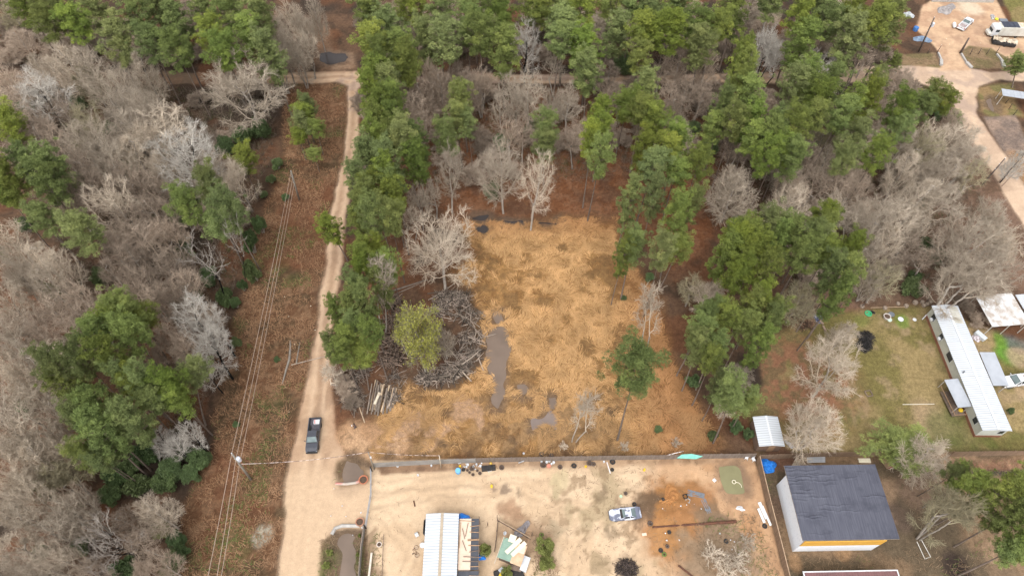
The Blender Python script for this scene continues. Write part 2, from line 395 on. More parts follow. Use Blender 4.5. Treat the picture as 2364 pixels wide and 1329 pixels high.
# straw field soil beneath the grass
s = lerp(C(.27, .142, .055), C(.36, .20, .080), sstep(.38, .62, fin))
s = lerp(s, C(.175, .105, .05), sstep(.57, .70, mid) * .6)
lowf = sstep(G(0, 905)[1] + 3, G(0, 960)[1], y)
s = lerp(s, lerp(C(.20, .115, .055), C(.30, .185, .095), sstep(.4, .6, fin)), lowf * sstep(.42, .58, mid) * .8)
s = lerp(s, C(.135, .085, .050), sstep(.55, .68, fbm(x, y, 2.4, 171, 3)) * lowf * .7)
rd = np.array(G(1520, 850)); s = lerp(s, C(.27, .125, .052), sstep(15, 6, np.abs(x - rd[0])) * sstep(-2, 3, x - G(1440, 800)[0]) * .7)
s = lerp(s, C(.26, .118, .05), sstep(G(0, 560)[1], G(0, 500)[1], y) * .75)
col = lerp(col, s, sstep(2.6, -2.6, d_field))
for (cx, cy, rr) in ((1060, 690, 3), (1085, 730, 3), (1092, 780, 3), (1085, 820, 3), (1060, 850, 3), (1030, 868, 3), (990, 880, 2.6), (1025, 705, 3), (905, 760, 3), (905, 820, 3), (820, 915, 3), (790, 900, 2)):
    q = np.array(G(cx, cy)); col = lerp(col, C(.095, .064, .045), sstep(rr, rr * .4, np.hypot(w1 - q[0], w2 - q[1])) * .7)  # ground painted darker under the brush heaps, as shade in gaps between branches
# bare sand by the entrance, left end of the field
SAND = P([(790, 975), (860, 985), (940, 1000), (945, 1030), (930, 1058), (862, 1066), (830, 1055), (790, 1040), (770, 1000)])
s = lerp(C(.50, .315, .185), C(.42, .25, .14), sstep(.4, .65, mid)); s = lerp(s, C(.20, .12, .07), sstep(.66, .73, fin) * .6)
col = lerp(col, s, sstep(1.0, -1.0, sdf(SAND, w1, w2)))
for (cx, cy, rr) in ((960, 975, 2.6), (1060, 950, 2.8), (1000, 1010, 2.2), (1095, 960, 2.4), (1030, 985, 1.8), (925, 1000, 2.2), (1110, 985, 1.6)):
    q = np.array(G(cx, cy)); col = lerp(col, C(.42, .265, .165), sstep(rr, rr * .4, np.hypot(w1 + jx_ - q[0], w2 + jy_ - q[1])) * .85)
for (cx, cy, rr) in ((895, 1052, 1.3), (800, 1075, 3.0), (830, 1066, 2.2), (770, 1075, 2.5)):
    q = np.array(G(cx, cy)); col = lerp(col, C(.17, .105, .062), sstep(rr, rr * .4, np.hypot(w1 - q[0], w2 - q[1])) * .85)
# dirt road
s = lerp(C(.47, .325, .215), C(.405, .27, .175), sstep(.4, .62, mid))
s = lerp(s, C(.27, .175, .115), sstep(.55, .72, fbm(x, y * .35, 2.0, 181, 3)) * .6)
rc = np.minimum(np.minimum(seg_dist(ROADC, e1, e2), seg_dist(ROADE, e1, e2)), seg_dist(ROADR, e1, e2))
rut = np.exp(-((rc - .95) / .32) ** 2); s = lerp(s, C(.56, .405, .28), rut * .55)
s = lerp(s, C(.28, .18, .115), np.exp(-(rc / .35) ** 2) * .45)
s = lerp(s, C(.52, .375, .25), sstep(G(0, 1040)[1], G(0, 1130)[1], y) * sstep(-80, -60, x) * .85)
s = lerp(s, lerp(C(.54, .395, .285), C(.45, .325, .235), sstep(.4, .65, mid)), sstep(60, 75, x) * .9)
s = lerp(s, C(.30, .225, .19), sstep(.54, .68, fbm(x, y, 4, 191, 3)) * sstep(100, 130, y) * .5)
og = sstep(G(655, 180)[0], G(600, 180)[0], x) * sstep(120, 125, y)
m_road = sstep(.5, -.5, d_road) * (1 - .78 * og); col = lerp(col, s, m_road)
# driveway / building site upper right
s = lerp(C(.50, .34, .22), C(.40, .255, .165), sstep(.4, .65, mid)); s = lerp(s, C(.34, .22, .15), sstep(.55, .7, fbm(x, y, 5, 222, 4)) * .6)
col = lerp(col, s, sstep(.5, -.5, d_drive))
q = np.array(G(2235, 18)); col = lerp(col, C(.52, .42, .31), sstep(4, 2, np.hypot(w1 - q[0], w2 - q[1])))
col = lerp(col, lerp(C(.19, .17, .06), C(.26, .20, .09), sstep(.4, .6, mid)), sstep(.6, -.6, d_bl))
CULV = P([(2236, 106), (2290, 112), (2345, 150), (2345, 160), (2245, 160), (2215, 122)])
col = lerp(col, lerp(C(.18, .14, .07), C(.25, .17, .10), sstep(.4, .6, mid)), sstep(.4, -.4, sdf(CULV, e1, e2)))
CULV2 = P([(2080, 125), (2160, 122), (2172, 158), (2080, 152)])
col = lerp(col, lerp(C(.18, .14, .07), C(.25, .17, .10), sstep(.4, .6, mid)), sstep(.4, -.4, sdf(CULV2, e1, e2)))
# sandy yard
s = lerp(C(.555, .41, .275), C(.50, .36, .235), sstep(.4, .62, mid))
for pts in ([(700, 1329), (740, 1220), (840, 1160), (1000, 1130), (1250, 1140), (1420, 1200)], [(720, 1060), (790, 1150), (900, 1190), (960, 1260), (940, 1329)], [(860, 1120), (1050, 1110), (1300, 1090), (1480, 1110)], [(1290, 1329), (1330, 1240), (1400, 1190), (1520, 1100)]):
    dt = seg_dist(P(pts), w1, w2); s = s * (1 - .13 * np.exp(-((dt - .8) / .22) ** 2) + .05 * np.exp(-(dt / .4) ** 2))[:, None]
s = lerp(s, C(.33, .255, .155), sstep(.56, .70, fbm(x, y, 4.5, 200, 4)) * .75 * sstep(G(1180, 1200)[0], G(1330, 1200)[0], x))
s = lerp(s, C(.24, .165, .10), sstep(.64, .72, fbm(x, y, 1.6, 210, 3)) * .7 * sstep(G(1150, 1200)[0], G(1330, 1200)[0], x))
jx_ = (fbm(x, y, 1.7, 811, 4) - .5) * 4.2; jy_ = (fbm(x, y, 1.7, 821, 4) - .5) * 4.2
rx = sstep(G(1460, 1200)[0], G(1580, 1200)[0], x)
s = lerp(s, lerp(C(.46, .285, .165), C(.37, .225, .13), sstep(.4, .6, fin)), rx)
for (cx, cy, rr, cc, aa) in ((1560, 1200, 8.0, (.31, .15, .065), .95), (1590, 1165, 5.0, (.30, .15, .07), .85), (1610, 1235, 5.0, (.28, .165, .095), .6), (1545, 1165, 4.2, (.30, .145, .055), .95), (1580, 1130, 3.0, (.28, .14, .06), .8), (1570, 1225, 4.2, (.30, .145, .06), .85), (1540, 1240, 3.2, (.33, .17, .07), .75), (1590, 1265, 2.6, (.32, .165, .07), .8), (1495, 1160, 2.6, (.125, .082, .052), .92), (1480, 1185, 2.0, (.15, .095, .06), .8),
        (1640, 1190, 2.6, (.17, .115, .07), .8), (1680, 1250, 4.5, (.22, .165, .115), .75), (1620, 1290, 4.5, (.21, .155, .105), .8), (1700, 1300, 4.0, (.215, .16, .115), .8), (1650, 1215, 3, (.21, .14, .09), .7), (1390, 1140, 1.6, (.20, .145, .09), .8),
        (1405, 1222, 1.6, (.23, .17, .11), .8), (1290, 1225, 2.2, (.34, .265, .175), .7), (1390, 1295, 2.4, (.27, .20, .12), .75), (1445, 1310, 1.4, (.10, .07, .05), .9), (1250, 1270, 3.5, (.24, .15, .09), .8), (1190, 1235, 4.0, (.30, .185, .11), .7), (1165, 1190, 2, (.27, .15, .09), .7),
        (1300, 1110, 2.2, (.44, .36, .22), .7), (1640, 1080, 1.4, (.40, .24, .13), .5), (1555, 1095, 3.0, (.50, .32, .19), .7), (1610, 1095, 2.4, (.52, .335, .20), .8), (1730, 1200, 2.4, (.40, .22, .11), .7), (865, 1270, 2.0, (.22, .15, .095), .85), (867, 1240, 1.6, (.24, .16, .10), .8), (868, 1310, 2.0, (.23, .155, .10), .85), (1150, 1140, 1.1, (.17, .12, .09), .8), (1185, 1140, 1.2, (.22, .16, .11), .7), (1450, 1290, 1.8, (.22, .15, .10), .5)):
    q = np.array(G(cx, cy)); s = lerp(s, C(*cc) * (.75 + .5 * fin[:, None]), sstep(rr, rr * .45, np.hypot(w1 + jx_ - q[0], w2 + jy_ - q[1])) * aa * (.55 + .9 * mid).clip(0, 1))
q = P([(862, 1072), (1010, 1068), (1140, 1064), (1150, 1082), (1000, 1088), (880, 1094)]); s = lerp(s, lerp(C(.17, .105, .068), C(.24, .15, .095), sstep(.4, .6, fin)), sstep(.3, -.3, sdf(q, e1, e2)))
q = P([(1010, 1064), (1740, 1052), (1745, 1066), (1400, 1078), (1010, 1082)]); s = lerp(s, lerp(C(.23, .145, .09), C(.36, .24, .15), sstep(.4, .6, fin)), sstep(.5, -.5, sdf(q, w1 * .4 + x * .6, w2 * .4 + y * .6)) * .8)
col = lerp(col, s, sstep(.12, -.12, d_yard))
# sandy frontage round the two ditches, weedy bank
BANK = P([(748, 1250), (778, 1222), (845, 1218), (835, 1400), (720, 1400), (740, 1300)])
s = lerp(C(.24, .155, .085), C(.13, .12, .05), sstep(.42, .6, mid)); col = lerp(col, s, sstep(.5, -.5, sdf(BANK, e1, e2)))
BANK2 = P([(775, 1062), (812, 1055), (850, 1062), (846, 1105), (832, 1112), (785, 1118), (768, 1085)])
s = lerp(C(.22, .145, .085), C(.13, .085, .05), sstep(.42, .6, mid)); col = lerp(col, s, sstep(.7, -.5, sdf(BANK2, e1, e2)))
q = np.array(G(602, 1240)); col = lerp(col, C(.36, .31, .235), sstep(1.9, 1.1, np.hypot(e1 - q[0], e2 - q[1])))
TRK = P([(700, 60), (760, 60), (770, 120), (815, 122), (830, 160), (740, 165), (735, 120)])
col = lerp(col, lerp(C(.26, .155, .095), C(.33, .215, .14), sstep(.4, .6, mid)), sstep(1.5, -1.5, sdf(TRK, w1, w2)) * .9)
# damp rim of mud round each puddle
col = lerp(col, C(.15, .105, .075), sstep(2.0, .1, d_pud + (mid - .5) * 3.0) * .7 * (1 - .65 * m_road))
smo = np.maximum(m_road, sstep(.12, -.12, d_yard))[:, None]
col = col * (1 + (.28 * fin2[:, None] - .14) * (1 - .72 * smo))
# relief
hz = (fbm(x, y, 5, 300, 4) - .5) * .5 + (fbm(x, y, 30, 310, 2) - .5) * .6
flat = np.maximum.reduce([sstep(2.5, 0, d_road), sstep(1.5, 0, d_yard), sstep(3, .6, d_pud), sstep(1.5, 0, d_lawn) * .8, sstep(1.5, 0, d_drive), sstep(2, 0, d_se) * .9, sstep(1, 0, d_field) * .6])
hz = hz * (1 - flat) + (fin - .5) * .05 * (1 - sstep(.8, .2, d_pud))
hz -= .03 * rut * m_road
rm = np.array(G(1560, 1190)); hz += .55 * np.exp(-(((x - rm[0]) / 4.5) ** 2 + ((y - rm[1]) / 3.2) ** 2)) * (.6 + fin)
far = (np.abs(x) > 145) | (y < 16) | (y > 180); hz = np.where(far, 0, hz)
V = np.stack([x, y, hz], 1); GW_, GH_ = len(gx), len(gy)
idx = np.arange(GW_ * GH_).reshape(GH_, GW_)
F = np.stack([idx[:-1, :-1], idx[:-1, 1:], idx[1:, 1:], idx[1:, :-1]], -1).reshape(-1, 4)
reg = np.zeros(len(x), int)
reg[d_lawn < 0] = 4; reg[d_field < 0] = 3; reg[d_drive < 0] = 5; reg[d_road < 0] = 1; reg[d_yard < 0] = 2
Freg = reg[F[:, 0]]
gm = M_attr('earth', rough=.95, fine=(1.6, .38), bmp=.5, spec=.1); gs = M_attr('sand', rough=.95, fine=(1.3, .14), bmp=.25, spec=.1)
for k, nm in ((0, 'ground'), (1, 'dirt_road'), (2, 'sandy_yard'), (3, 'field'), (4, 'lawn'), (5, 'driveway')):
    f = F[Freg == k]; u, inv = np.unique(f, return_inverse=True)
    o = np_mesh(nm, V[u], inv.reshape(-1, 4), col[u], gs if k in (1, 2, 5) else gm, smooth=True); tag(o, kind='structure')
def ground_z(px, py):
    xi = int(np.clip(np.searchsorted(gx, px), 1, GW_ - 1)); yi = int(np.clip(np.searchsorted(gy, py), 1, GH_ - 1))
    return float(hz[idx[yi, xi]])
ZG = hz.reshape(GH_, GW_)
def ground_zs(px, py):
    xi = np.clip(np.searchsorted(gx, px), 1, GW_ - 1); yi = np.clip(np.searchsorted(gy, py), 1, GH_ - 1)
    return ZG[yi, xi]
def color_at(px, py):
    xi = np.clip(np.searchsorted(gx, px), 1, GW_ - 1); yi = np.clip(np.searchsorted(gy, py), 1, GH_ - 1)
    return col[idx[yi, xi]]
# ------------------------------------------------------------ standing water
def water_mat(name, c, rough):
    m = M(name, c, tuple(q * .8 for q in c), scale=.25, rough=rough); b = m.node_tree.nodes['Principled BSDF']
    b.inputs['Specular IOR Level'].default_value = .35; return m
WM = {'mud': water_mat('muddy_water', (.165, .120, .092), .38), 'dark': water_mat('dark_water', (.045, .036, .034), .15),
      'green': water_mat('green_water', (.215, .20, .105), .2), 'blue': water_mat('pale_water', (.20, .155, .135), .3)}
for (lab, _, k), q in zip(PUDDLES, PUD_XY):
    # ragged outline: subdivide and jitter
    pts = []
    n = len(q)
    for i in range(n):
        a = np.array(q[i]); b = np.array(q[(i + 1) % n]); m_ = max(2, int(np.hypot(*(b - a)) / .35))
        for t in range(m_):
            pts.append(a + (b - a) * t / m_)
    pa = np.array(pts)
    jx = (fbm(pa[:, 0], pa[:, 1], 1.6, 400, 3) - .5) * 1.5; jy = (fbm(pa[:, 0], pa[:, 1], 1.6, 410, 3) - .5) * 1.5
    pa = pa + np.stack([jx, jy], 1) * (.4 if k == 'green' else 1)
    for _ in range(2): pa = (pa + np.roll(pa, 1, 0)) / 2
    mb = MB(); mb.add([(a, b, .045) for a, b in pa], [tuple(range(len(pa)))])
    o = mb.build('puddle', WM[k]); tag(o, kind='structure'); o['label'] = lab
# ------------------------------------------------------------ grasses: lodged straw in the field, weeds in the power line strip
def scatter(poly_px, dens, seed, margin=0.0, warp=True):
    poly = GP(poly_px) if isinstance(poly_px[0][0], (int, float)) and abs(poly_px[0][0]) + abs(poly_px[0][1]) > -1 else poly_px
    return poly
def scatter_in(poly, dens, seed):
    rs = np.random.RandomState(seed); pa = np.array(poly)
    x0, y0 = pa.min(0); x1, y1 = pa.max(0); x0 = max(x0, -143); x1 = min(x1, 143); y0 = max(y0, 18); y1 = min(y1, 178)
    n = int((x1 - x0) * (y1 - y0) * dens); px = rs.uniform(x0, x1, n); py = rs.uniform(y0, y1, n)
    wx = px + (fbm(px, py, 6, 1, 4) - .5) * 3.2; wy = py + (fbm(px, py, 6, 21, 4) - .5) * 3.2
    k = sdf(poly, wx, wy) < 0; return px[k], py[k]
def off_water(px, py, m=.15):
    d = np.full(px.shape, 1e9)
    ex = px + (fbm(px, py, 6, 1, 4) - .5) * 1.5; ey = py + (fbm(px, py, 6, 21, 4) - .5) * 1.5
    for q in PUD_XY: d = np.minimum(d, sdf(q, px, py))
    return d > m
def blades(name, px, py, ang, length, width, lift, cols, mat, seed):
    "each blade: two-segment bent strip"
    rs = np.random.RandomState(seed); n = len(px)
    z = ground_zs(px, py); dx, dy = np.cos(ang), np.sin(ang)
    bend = rs.normal(0, .45, n); dx2, dy2 = np.cos(ang + bend), np.sin(ang + bend)
    nx, ny = -dy * width / 2, dx * width / 2
    p0 = np.stack([px, py, z], 1); p1 = p0 + np.stack([dx * length * .5, dy * length * .5, lift], 1)
    p2 = p1 + np.stack([dx2 * length * .5, dy2 * length * .5, -lift * rs.uniform(0, .7, n)], 1)
    N = np.stack([nx, ny, np.zeros(n)], 1)
    V = np.stack([p0 - N, p0 + N, p1 + N, p1 - N, p2 + N * .35, p2 - N * .35], 1).reshape(-1, 3)
    b = (np.arange(n) * 6)[:, None]
    F = np.concatenate([b + np.array([[0, 3, 2, 1]]), b + np.array([[3, 5, 4, 2]])])
    o = np_mesh(name, V, F, np.repeat(cols, 6, 0), mat); return tag(o, kind='stuff')
gmat = M_attr('dry_grass_blades', rough=.8)
rs = np.random.RandomState(5)
px, py = scatter_in(FIELD, 52, 5); k = off_water(px, py, -.55 + 1.1 * fbm(px, py, .9, 555, 2)) & (sdf(FIELD, px, py) < -2.2 * rs.rand(len(px)) ** 2 + .6) & (fbm(px, py, 3.2, 50, 4) + rs.normal(0, .04, len(px)) + .35 * (fbm(px, py, 9, 575, 2) - .5) < .57) & (sdf(YARD, px, py) > .3)
lowk = (py < G(0, 915)[1]) & (fbm(px, py, 3.4, 505, 4) > .46) & (px < G(1240, 950)[0]); k &= ~(lowk & (rs.rand(len(px)) < .93))
px, py = px[k], py[k]; n = len(px)
h = 6.3 * fbm(px, py, 4.2, 500, 3) * 2.2 + rs.normal(0, .28, n)
tone = fbm(px, py, 2.2, 520, 3)[:, None]; r = rs.rand(n, 1)
c = np.array([.45, .262, .112]) * (1 - r) + np.array([.58, .355, .170]) * r
c = np.where(rs.rand(n, 1) < .22, np.array([[.36, .20, .080]]), c); c = c * (.62 + .68 * tone)
rd_ = np.maximum(sstep(G(1390, 800)[0], G(1560, 900)[0], px) * .85, sstep(G(0, 570)[1], G(0, 505)[1], py) * .7)[:, None]
c = c * (1 - rd_) + np.array([.40, .20, .085]) * (.7 + .5 * tone) * rd_
low = sstep(G(0, 900)[1], G(0, 1000)[1], py)[:, None] * sstep(.42, .56, fbm(px, py, 5, 530, 3))[:, None] * .6
c = c * (1 - low) + np.array([.27, .16, .075]) * (.7 + .5 * r) * low
o = blades('tall_dry_grass', px, py, h, rs.uniform(.5, 1.25, n), .042, rs.uniform(.06, .28, n), c, gmat, 6)
o['label'] = 'lodged straw coloured grass swirling over the open field'; o['category'] = 'grass'
px, py = scatter_in(STRIP, 12, 15); k = off_water(px, py) & (sdf(ROAD, px, py) > .2) & (fbm(px, py, 3.2, 51, 4) < .58); px, py = px[k], py[k]; n = len(px)
tone = fbm(px, py, 2.5, 620, 3)[:, None]; r = rs.rand(n, 1)
c = np.array([.20, .105, .055]) * (1 - r) + np.array([.33, .20, .115]) * r
g = (fbm(px, py, 5, 101, 3) > .56)[:, None] & (rs.rand(n, 1) < .35); c = np.where(g, np.array([[.10, .13, .035]]), c) * (.6 + .7 * tone)
o = blades('weedy_undergrowth', px, py, rs.uniform(0, 2 * PI, n), rs.uniform(.4, 1.0, n), .06, rs.uniform(.1, .45, n), c, gmat, 16)
o['label'] = 'brown knee high weeds along the power line strip'; o['category'] = 'weeds'
# fringe weeds by fences, ditches and the south-east plot
fr = []
for poly, d in ((P([(745, 1235), (782, 1224), (785, 1345), (735, 1345)]), 14), (P([(820, 1225), (846, 1220), (842, 1345), (822, 1345)]), 12), (P([(770, 1062), (800, 1062), (792, 1112), (772, 1100)]), 12), (P([(1600, 1205), (1740, 1180), (1800, 1345), (1620, 1345)]), 9),
                (P([(1240, 1230), (1285, 1240), (1290, 1345), (1225, 1345)]), 12), (P([(855, 1225), (888, 1225), (885, 1345), (850, 1345)]), 8), (P([(1830, 1285), (2200, 1285), (2364, 1200), (2364, 1329), (1840, 1329)]), 5), (P([(1745, 1060), (1790, 1080), (1830, 1290), (1810, 1290)]), 5), (P([(2060, 1050), (2364, 1055), (2364, 1200), (2080, 1200)]), 4)):
    a, b = scatter_in(poly, d, 31); k = off_water(a, b); fr.append((a[k], b[k]))
px = np.concatenate([a for a, b in fr]); py = np.concatenate([b for a, b in fr]); n = len(px); r = rs.rand(n, 1)
c = np.array([.15, .10, .058]) * (1 - r) + np.array([.25, .175, .11]) * r
g = (fbm(px, py, 4, 701, 3) > .55)[:, None] & (rs.rand(n, 1) < .5); c = np.where(g, np.array([[.11, .13, .04]]), c)
o = blades('roadside_weeds', px, py, rs.uniform(0, 2 * PI, n), rs.uniform(.3, .9, n), .05, rs.uniform(.08, .35, n), c, gmat, 17)
o['label'] = 'thin dry weeds along the ditches and fence lines'; o['category'] = 'weeds'

px, py = scatter_in(YARD, 3.0, 61); wgt = sstep(G(1120, 1200)[0], G(1330, 1200)[0], px) * sstep(.46, .58, fbm(px, py, 4.0, 640, 4)) + .10; k = (rs.rand(len(px)) < wgt) & off_water(px, py); px, py = px[k], py[k]; n = len(px)
o = blades('yard_debris', px, py, rs.uniform(0, 2 * PI, n), rs.uniform(.15, .75, n), .05, rs.uniform(.01, .05, n), np.array([.17, .115, .07]) * rs.uniform(.5, 1.5, (n, 1)), gmat, 63); o['label'] = 'scattered twigs and bark crumbs on the sand'; o['category'] = 'debris'
# ------------------------------------------------------------ trees
def norm(a): return a / (np.linalg.norm(a) + 1e-12)
def seg_tubes(S, n=4):
    "S: list of (p0,p1,r0,r1) -> V,F tapered prisms"
    A = np.array([s[0] for s in S]); B = np.array([s[1] for s in S]); ra = np.array([s[2] for s in S]); rb = np.array([s[3] for s in S])
    D = B - A; D /= np.linalg.norm(D, axis=1, keepdims=True) + 1e-9
    up = np.where(np.abs(D[:, 2:3]) > .9, np.array([[1., 0, 0]]), np.array([[0, 0, 1.]]))
    U = np.cross(D, up); U /= np.linalg.norm(U, axis=1, keepdims=True); W = np.cross(D, U)
    V = []
    for base, r in ((A, ra), (B, rb)):
        for k in range(n):
            t = 2 * PI * k / n; V.append(base + (U * math.cos(t) + W * math.sin(t)) * r[:, None])
    V = np.stack(V, 1).reshape(-1, 3); b = (np.arange(len(S)) * 2 * n)[:, None]
    F = np.concatenate([b + np.array([[k, (k + 1) % n, n + (k + 1) % n, n + k]]) for k in range(n)])
    return V, F
TWR = .020
def bare_proto(seed, H, R, fork=.32, shape=.62, natt=750, ntw=5, wig=.12, tw=(.7, 1.7), base=.0132, stems=1, lopside=0.0):
    "crown grown by space colonisation towards points in an uneven dome, then feathered with twigs"
    rnd = np.random.RandomState(seed); zc = H * (fork + (1 - fork) * shape * .78); RZu = H - zc; RZd = zc - H * fork * .95
    u = rnd.normal(size=(natt * 3, 3)); u /= np.linalg.norm(u, axis=1, keepdims=True); u *= rnd.uniform(0, 1, (natt * 3, 1)) ** .42
    ph = rnd.uniform(0, 6.28, 6); az = np.arctan2(u[:, 1], u[:, 0]); el = u[:, 2]
    lobe = 1 + .16 * np.sin(3 * az + ph[0] + 2 * el) + .12 * np.sin(5 * az + ph[1] - 3 * el) + .10 * np.sin(7 * el + ph[2])
    A = u * lobe[:, None] * np.array([R * .9, R * .9, 1.0]); A[:, 2] = zc + np.where(u[:, 2] > 0, u[:, 2] * RZu * .93, u[:, 2] * RZd * .95) * lobe
    A[:, 0] += lopside * R * .3
    f = vnoise(A[:, 0] + 50, A[:, 1] + A[:, 2] + 50, R * .42, seed); A = A[f > np.quantile(f, .42)][:natt]
    N = []; par = []
    for st in range(stems):
        th = H * fork * rnd.uniform(.85, 1.05); a = st * 6.28 / stems; p = np.array([math.cos(a), math.sin(a), 0]) * (.0 if stems == 1 else .35); N.append(p); par.append(-1); d = norm(np.array([math.cos(a) * .12, math.sin(a) * .12, 1.0]) if stems > 1 else np.array([rnd.normal() * .04, rnd.normal() * .04, 1.0]))
        k = max(4, int(th / .6))
        for i in range(k):
            d = norm(d + rnd.normal(size=3) * .035); p = p + d * th / k; N.append(p); par.append(len(N) - 2)
    trunk_n = len(N); N = list(N); step = H * .030
    near = np.full(len(A), 0); nd = np.full(len(A), 1e9)
    def upd(i0):
        nonlocal near, nd
        Q = np.array(N[i0:]); D = np.linalg.norm(A[:, None] - Q[None], axis=2); j = D.argmin(1); m = D[np.arange(len(A)), j]; k = m < nd
        nd = np.where(k, m, nd); near = np.where(k, j + i0, near)
    upd(0)
    for it in range(110):
        if len(A) == 0: break
        i0 = len(N); new = {}
        dirs = A - np.array(N)[near]; dirs /= np.linalg.norm(dirs, axis=1, keepdims=True) + 1e-9
        acc = np.zeros((len(N), 3)); np.add.at(acc, near, dirs); idx = np.unique(near)
        for i in idx:
            d = norm(norm(acc[i]) + rnd.normal(size=3) * wig + np.array([0, 0, .06])); N.append(N[i] + d * step); par.append(int(i))
        upd(i0); keep = nd > step * 1.25; 
        A, near, nd = A[keep], near[keep], nd[keep]
        if len(N) > 4200: break
    N = np.array(N); par = np.array(par); n = len(N); cnt = np.zeros(n); kids = np.bincount(par[par >= 0], minlength=n)
    ar = np.where(kids == 0, 1.0, 0.0)
    for i in range(n - 1, -1, -1):
        if par[i] >= 0: ar[par[i]] += ar[i]
    e = .46; r = .022 * ar ** e; r *= np.where(r > .05, (H * base) / (r.max()) * 1.0 if r.max() > 0 else 1, 1) if r.max() > H * base * 1.15 else 1.0
    r = np.maximum(r * 1.08, .020); r[:trunk_n] *= 1.08
    i = np.arange(n)[par >= 0]; P0, P1, r0, r1 = N[par[i]], N[i], np.minimum(r[par[i]], r[i] * 1.35), r[i]
    big = (r1 > np.quantile(r1, .93)) & (H > 5.5); thick = np.isin(i, np.arange(trunk_n)) | big
    S1 = list(zip(P0[thick], P1[thick], r0[thick], r1[thick])); S2 = list(zip(P0[~thick], P1[~thick], r0[~thick], r1[~thick]))
    S1 += [(N[k] + np.array([0, 0, -.4]), N[k], r[k] * 1.25, r[k] * 1.1) for k in range(trunk_n) if par[k] < 0]
    # twigs
    thin = i[(r[i] < .075) & (i >= trunk_n)]; D = N[thin] - N[par[thin]]; D /= np.linalg.norm(D, axis=1, keepdims=True)
    T = []
    c0 = np.array([0, 0, zc - RZd * .6])
    if ntw > 0:
        q = np.repeat(np.arange(len(thin)), ntw); m = len(q); b0 = N[par[thin]][q] + (N[thin] - N[par[thin]])[q] * rnd.rand(m, 1)
        out = b0 - c0; out /= np.linalg.norm(out, axis=1, keepdims=True); dd = D[q] * .8 + rnd.normal(size=(m, 3)) * .55 + out * .75; dd /= np.linalg.norm(dd, axis=1, keepdims=True)
        L = rnd.uniform(tw[0], tw[1], (m, 1)); mm = b0 + dd * L * .5; d2 = dd + rnd.normal(size=(m, 3)) * .28 + np.array([0, 0, .10]); d2 /= np.linalg.norm(d2, axis=1, keepdims=True); ee = mm + d2 * L * .5
        d3 = d2 + rnd.normal(size=(m, 3)) * .45; d3 /= np.linalg.norm(d3, axis=1, keepdims=True)
        T += list(zip(b0, mm, [TWR] * m, [TWR * .8] * m)) + list(zip(mm, ee, [TWR * .8] * m, [.010] * m)) + list(zip(mm, mm + d3 * L * .45, [TWR * .7] * m, [.010] * m))
    V, F = seg_tubes(S1, 6); V2, F2 = seg_tubes(S2 + T, 3)
    global TONE
    TONE = np.concatenate([np.full(len(S2) * 6, 1.02), np.full(len(T) * 6, .78) * rnd.uniform(.8, 1.15, len(T)).repeat(6)])[:, None] * np.ones((1, 3))
    return V, F, V2, F2
def tone_mul(m):
    n = m.node_tree; b = n.nodes['Principled BSDF']; src = b.inputs['Base Color'].links[0].from_socket
    a = n.nodes.new('ShaderNodeAttribute'); a.attribute_name = 'Col'; n.links.new(mixrgb(n, src, a.outputs['Color'], 1.0, 'MULTIPLY'), b.inputs['Base Color']); return m
TONE = np.zeros((0, 3))
bark = M('grey_bark', (.40, .35, .30), (.25, .22, .19), 1.2, .95, rnd=.22)
twigm = M('pale_twigs', (.68, .575, .455), (.53, .44, .345), .45, .95, rnd=.30)
twigb = M('brown_twigs', (.53, .42, .325), (.39, .305, .235), .45, .95, rnd=.30)
twigo = M('olive_twigs', (.51, .445, .28), (.38, .335, .22), .45, .95, rnd=.2)
deadm = M('bleached_wood', (.46, .41, .36), (.32, .28, .245), .8, .9, rnd=.1)
pbark = M('pine_bark', (.20, .155, .125), (.11, .083, .068), 1.8, .95, rnd=.2)
for m_ in (twigm, twigb, twigo, deadm): tone_mul(m_)
def proto_objs(name, V, F, V2, F2, m1, m2, n1='trunk', n2='crown', c2=None):
    if c2 is None: c2 = TONE if len(TONE) == len(V2) else None
    me1 = np_mesh(n1, V, F, None, m1, False); me2 = np_mesh(n2, V2, F2, c2, m2, False); return (n1, me1, n2, me2)
def variant(pr, m1, m2):
    n1, a, n2, b = pr; a = a.copy(); b = b.copy(); a.materials.clear(); a.materials.append(m1); b.materials.clear(); b.materials.append(m2); return (n1, a, n2, b)
BARE = []
for sd_, H, R, kw in ((101, 19, 6.5, dict(fork=.24, natt=900)), (102, 20, 5.0, dict(fork=.32, natt=700)), (103, 18, 4.0, dict(fork=.30, natt=560, lopside=.6)), (104, 16, 5.6, dict(fork=.18, natt=800, stems=3)), (105, 20, 3.2, dict(fork=.40, natt=420, shape=.55)), (106, 15, 4.6, dict(fork=.16, natt=650, shape=.5))):
    BARE.append((H, R, proto_objs('b', *bare_proto(sd_, H, R, **kw), bark, twigm)))
OAK = (18, 8.2, proto_objs('o', *bare_proto(211, 18, 8.2, .20, natt=330, ntw=2, wig=.30, tw=(.5, 1.2), base=.024), deadm, deadm))
SNAG = (17, 4.2, proto_objs('s', *bare_proto(223, 17, 4.2, .45, natt=130, ntw=2, wig=.28, tw=(.5, 1.1), base=.020), deadm, deadm))
SLIM = (15, 2.2, proto_objs('l', *bare_proto(231, 15, 2.2, .42, natt=260, stems=2, ntw=5, tw=(.6, 1.4)), bark, twigm))
BRUSHY = (6, 3.2, proto_objs('u', *bare_proto(241, 6, 3.2, .05, natt=420, stems=4, ntw=4, tw=(.5, 1.2)), bark, twigb, 'stem', 'twigs'))
BROWN = [(h, r, variant(p, bark, twigb)) for h, r, p in BARE]
OLIVE = [(h, r, variant(p, bark, twigo)) for h, r, p in BARE]
WTW = tone_mul(M('whitish_twigs', (.72, .67, .60), (.58, .53, .47), .5, .95, rnd=.08))
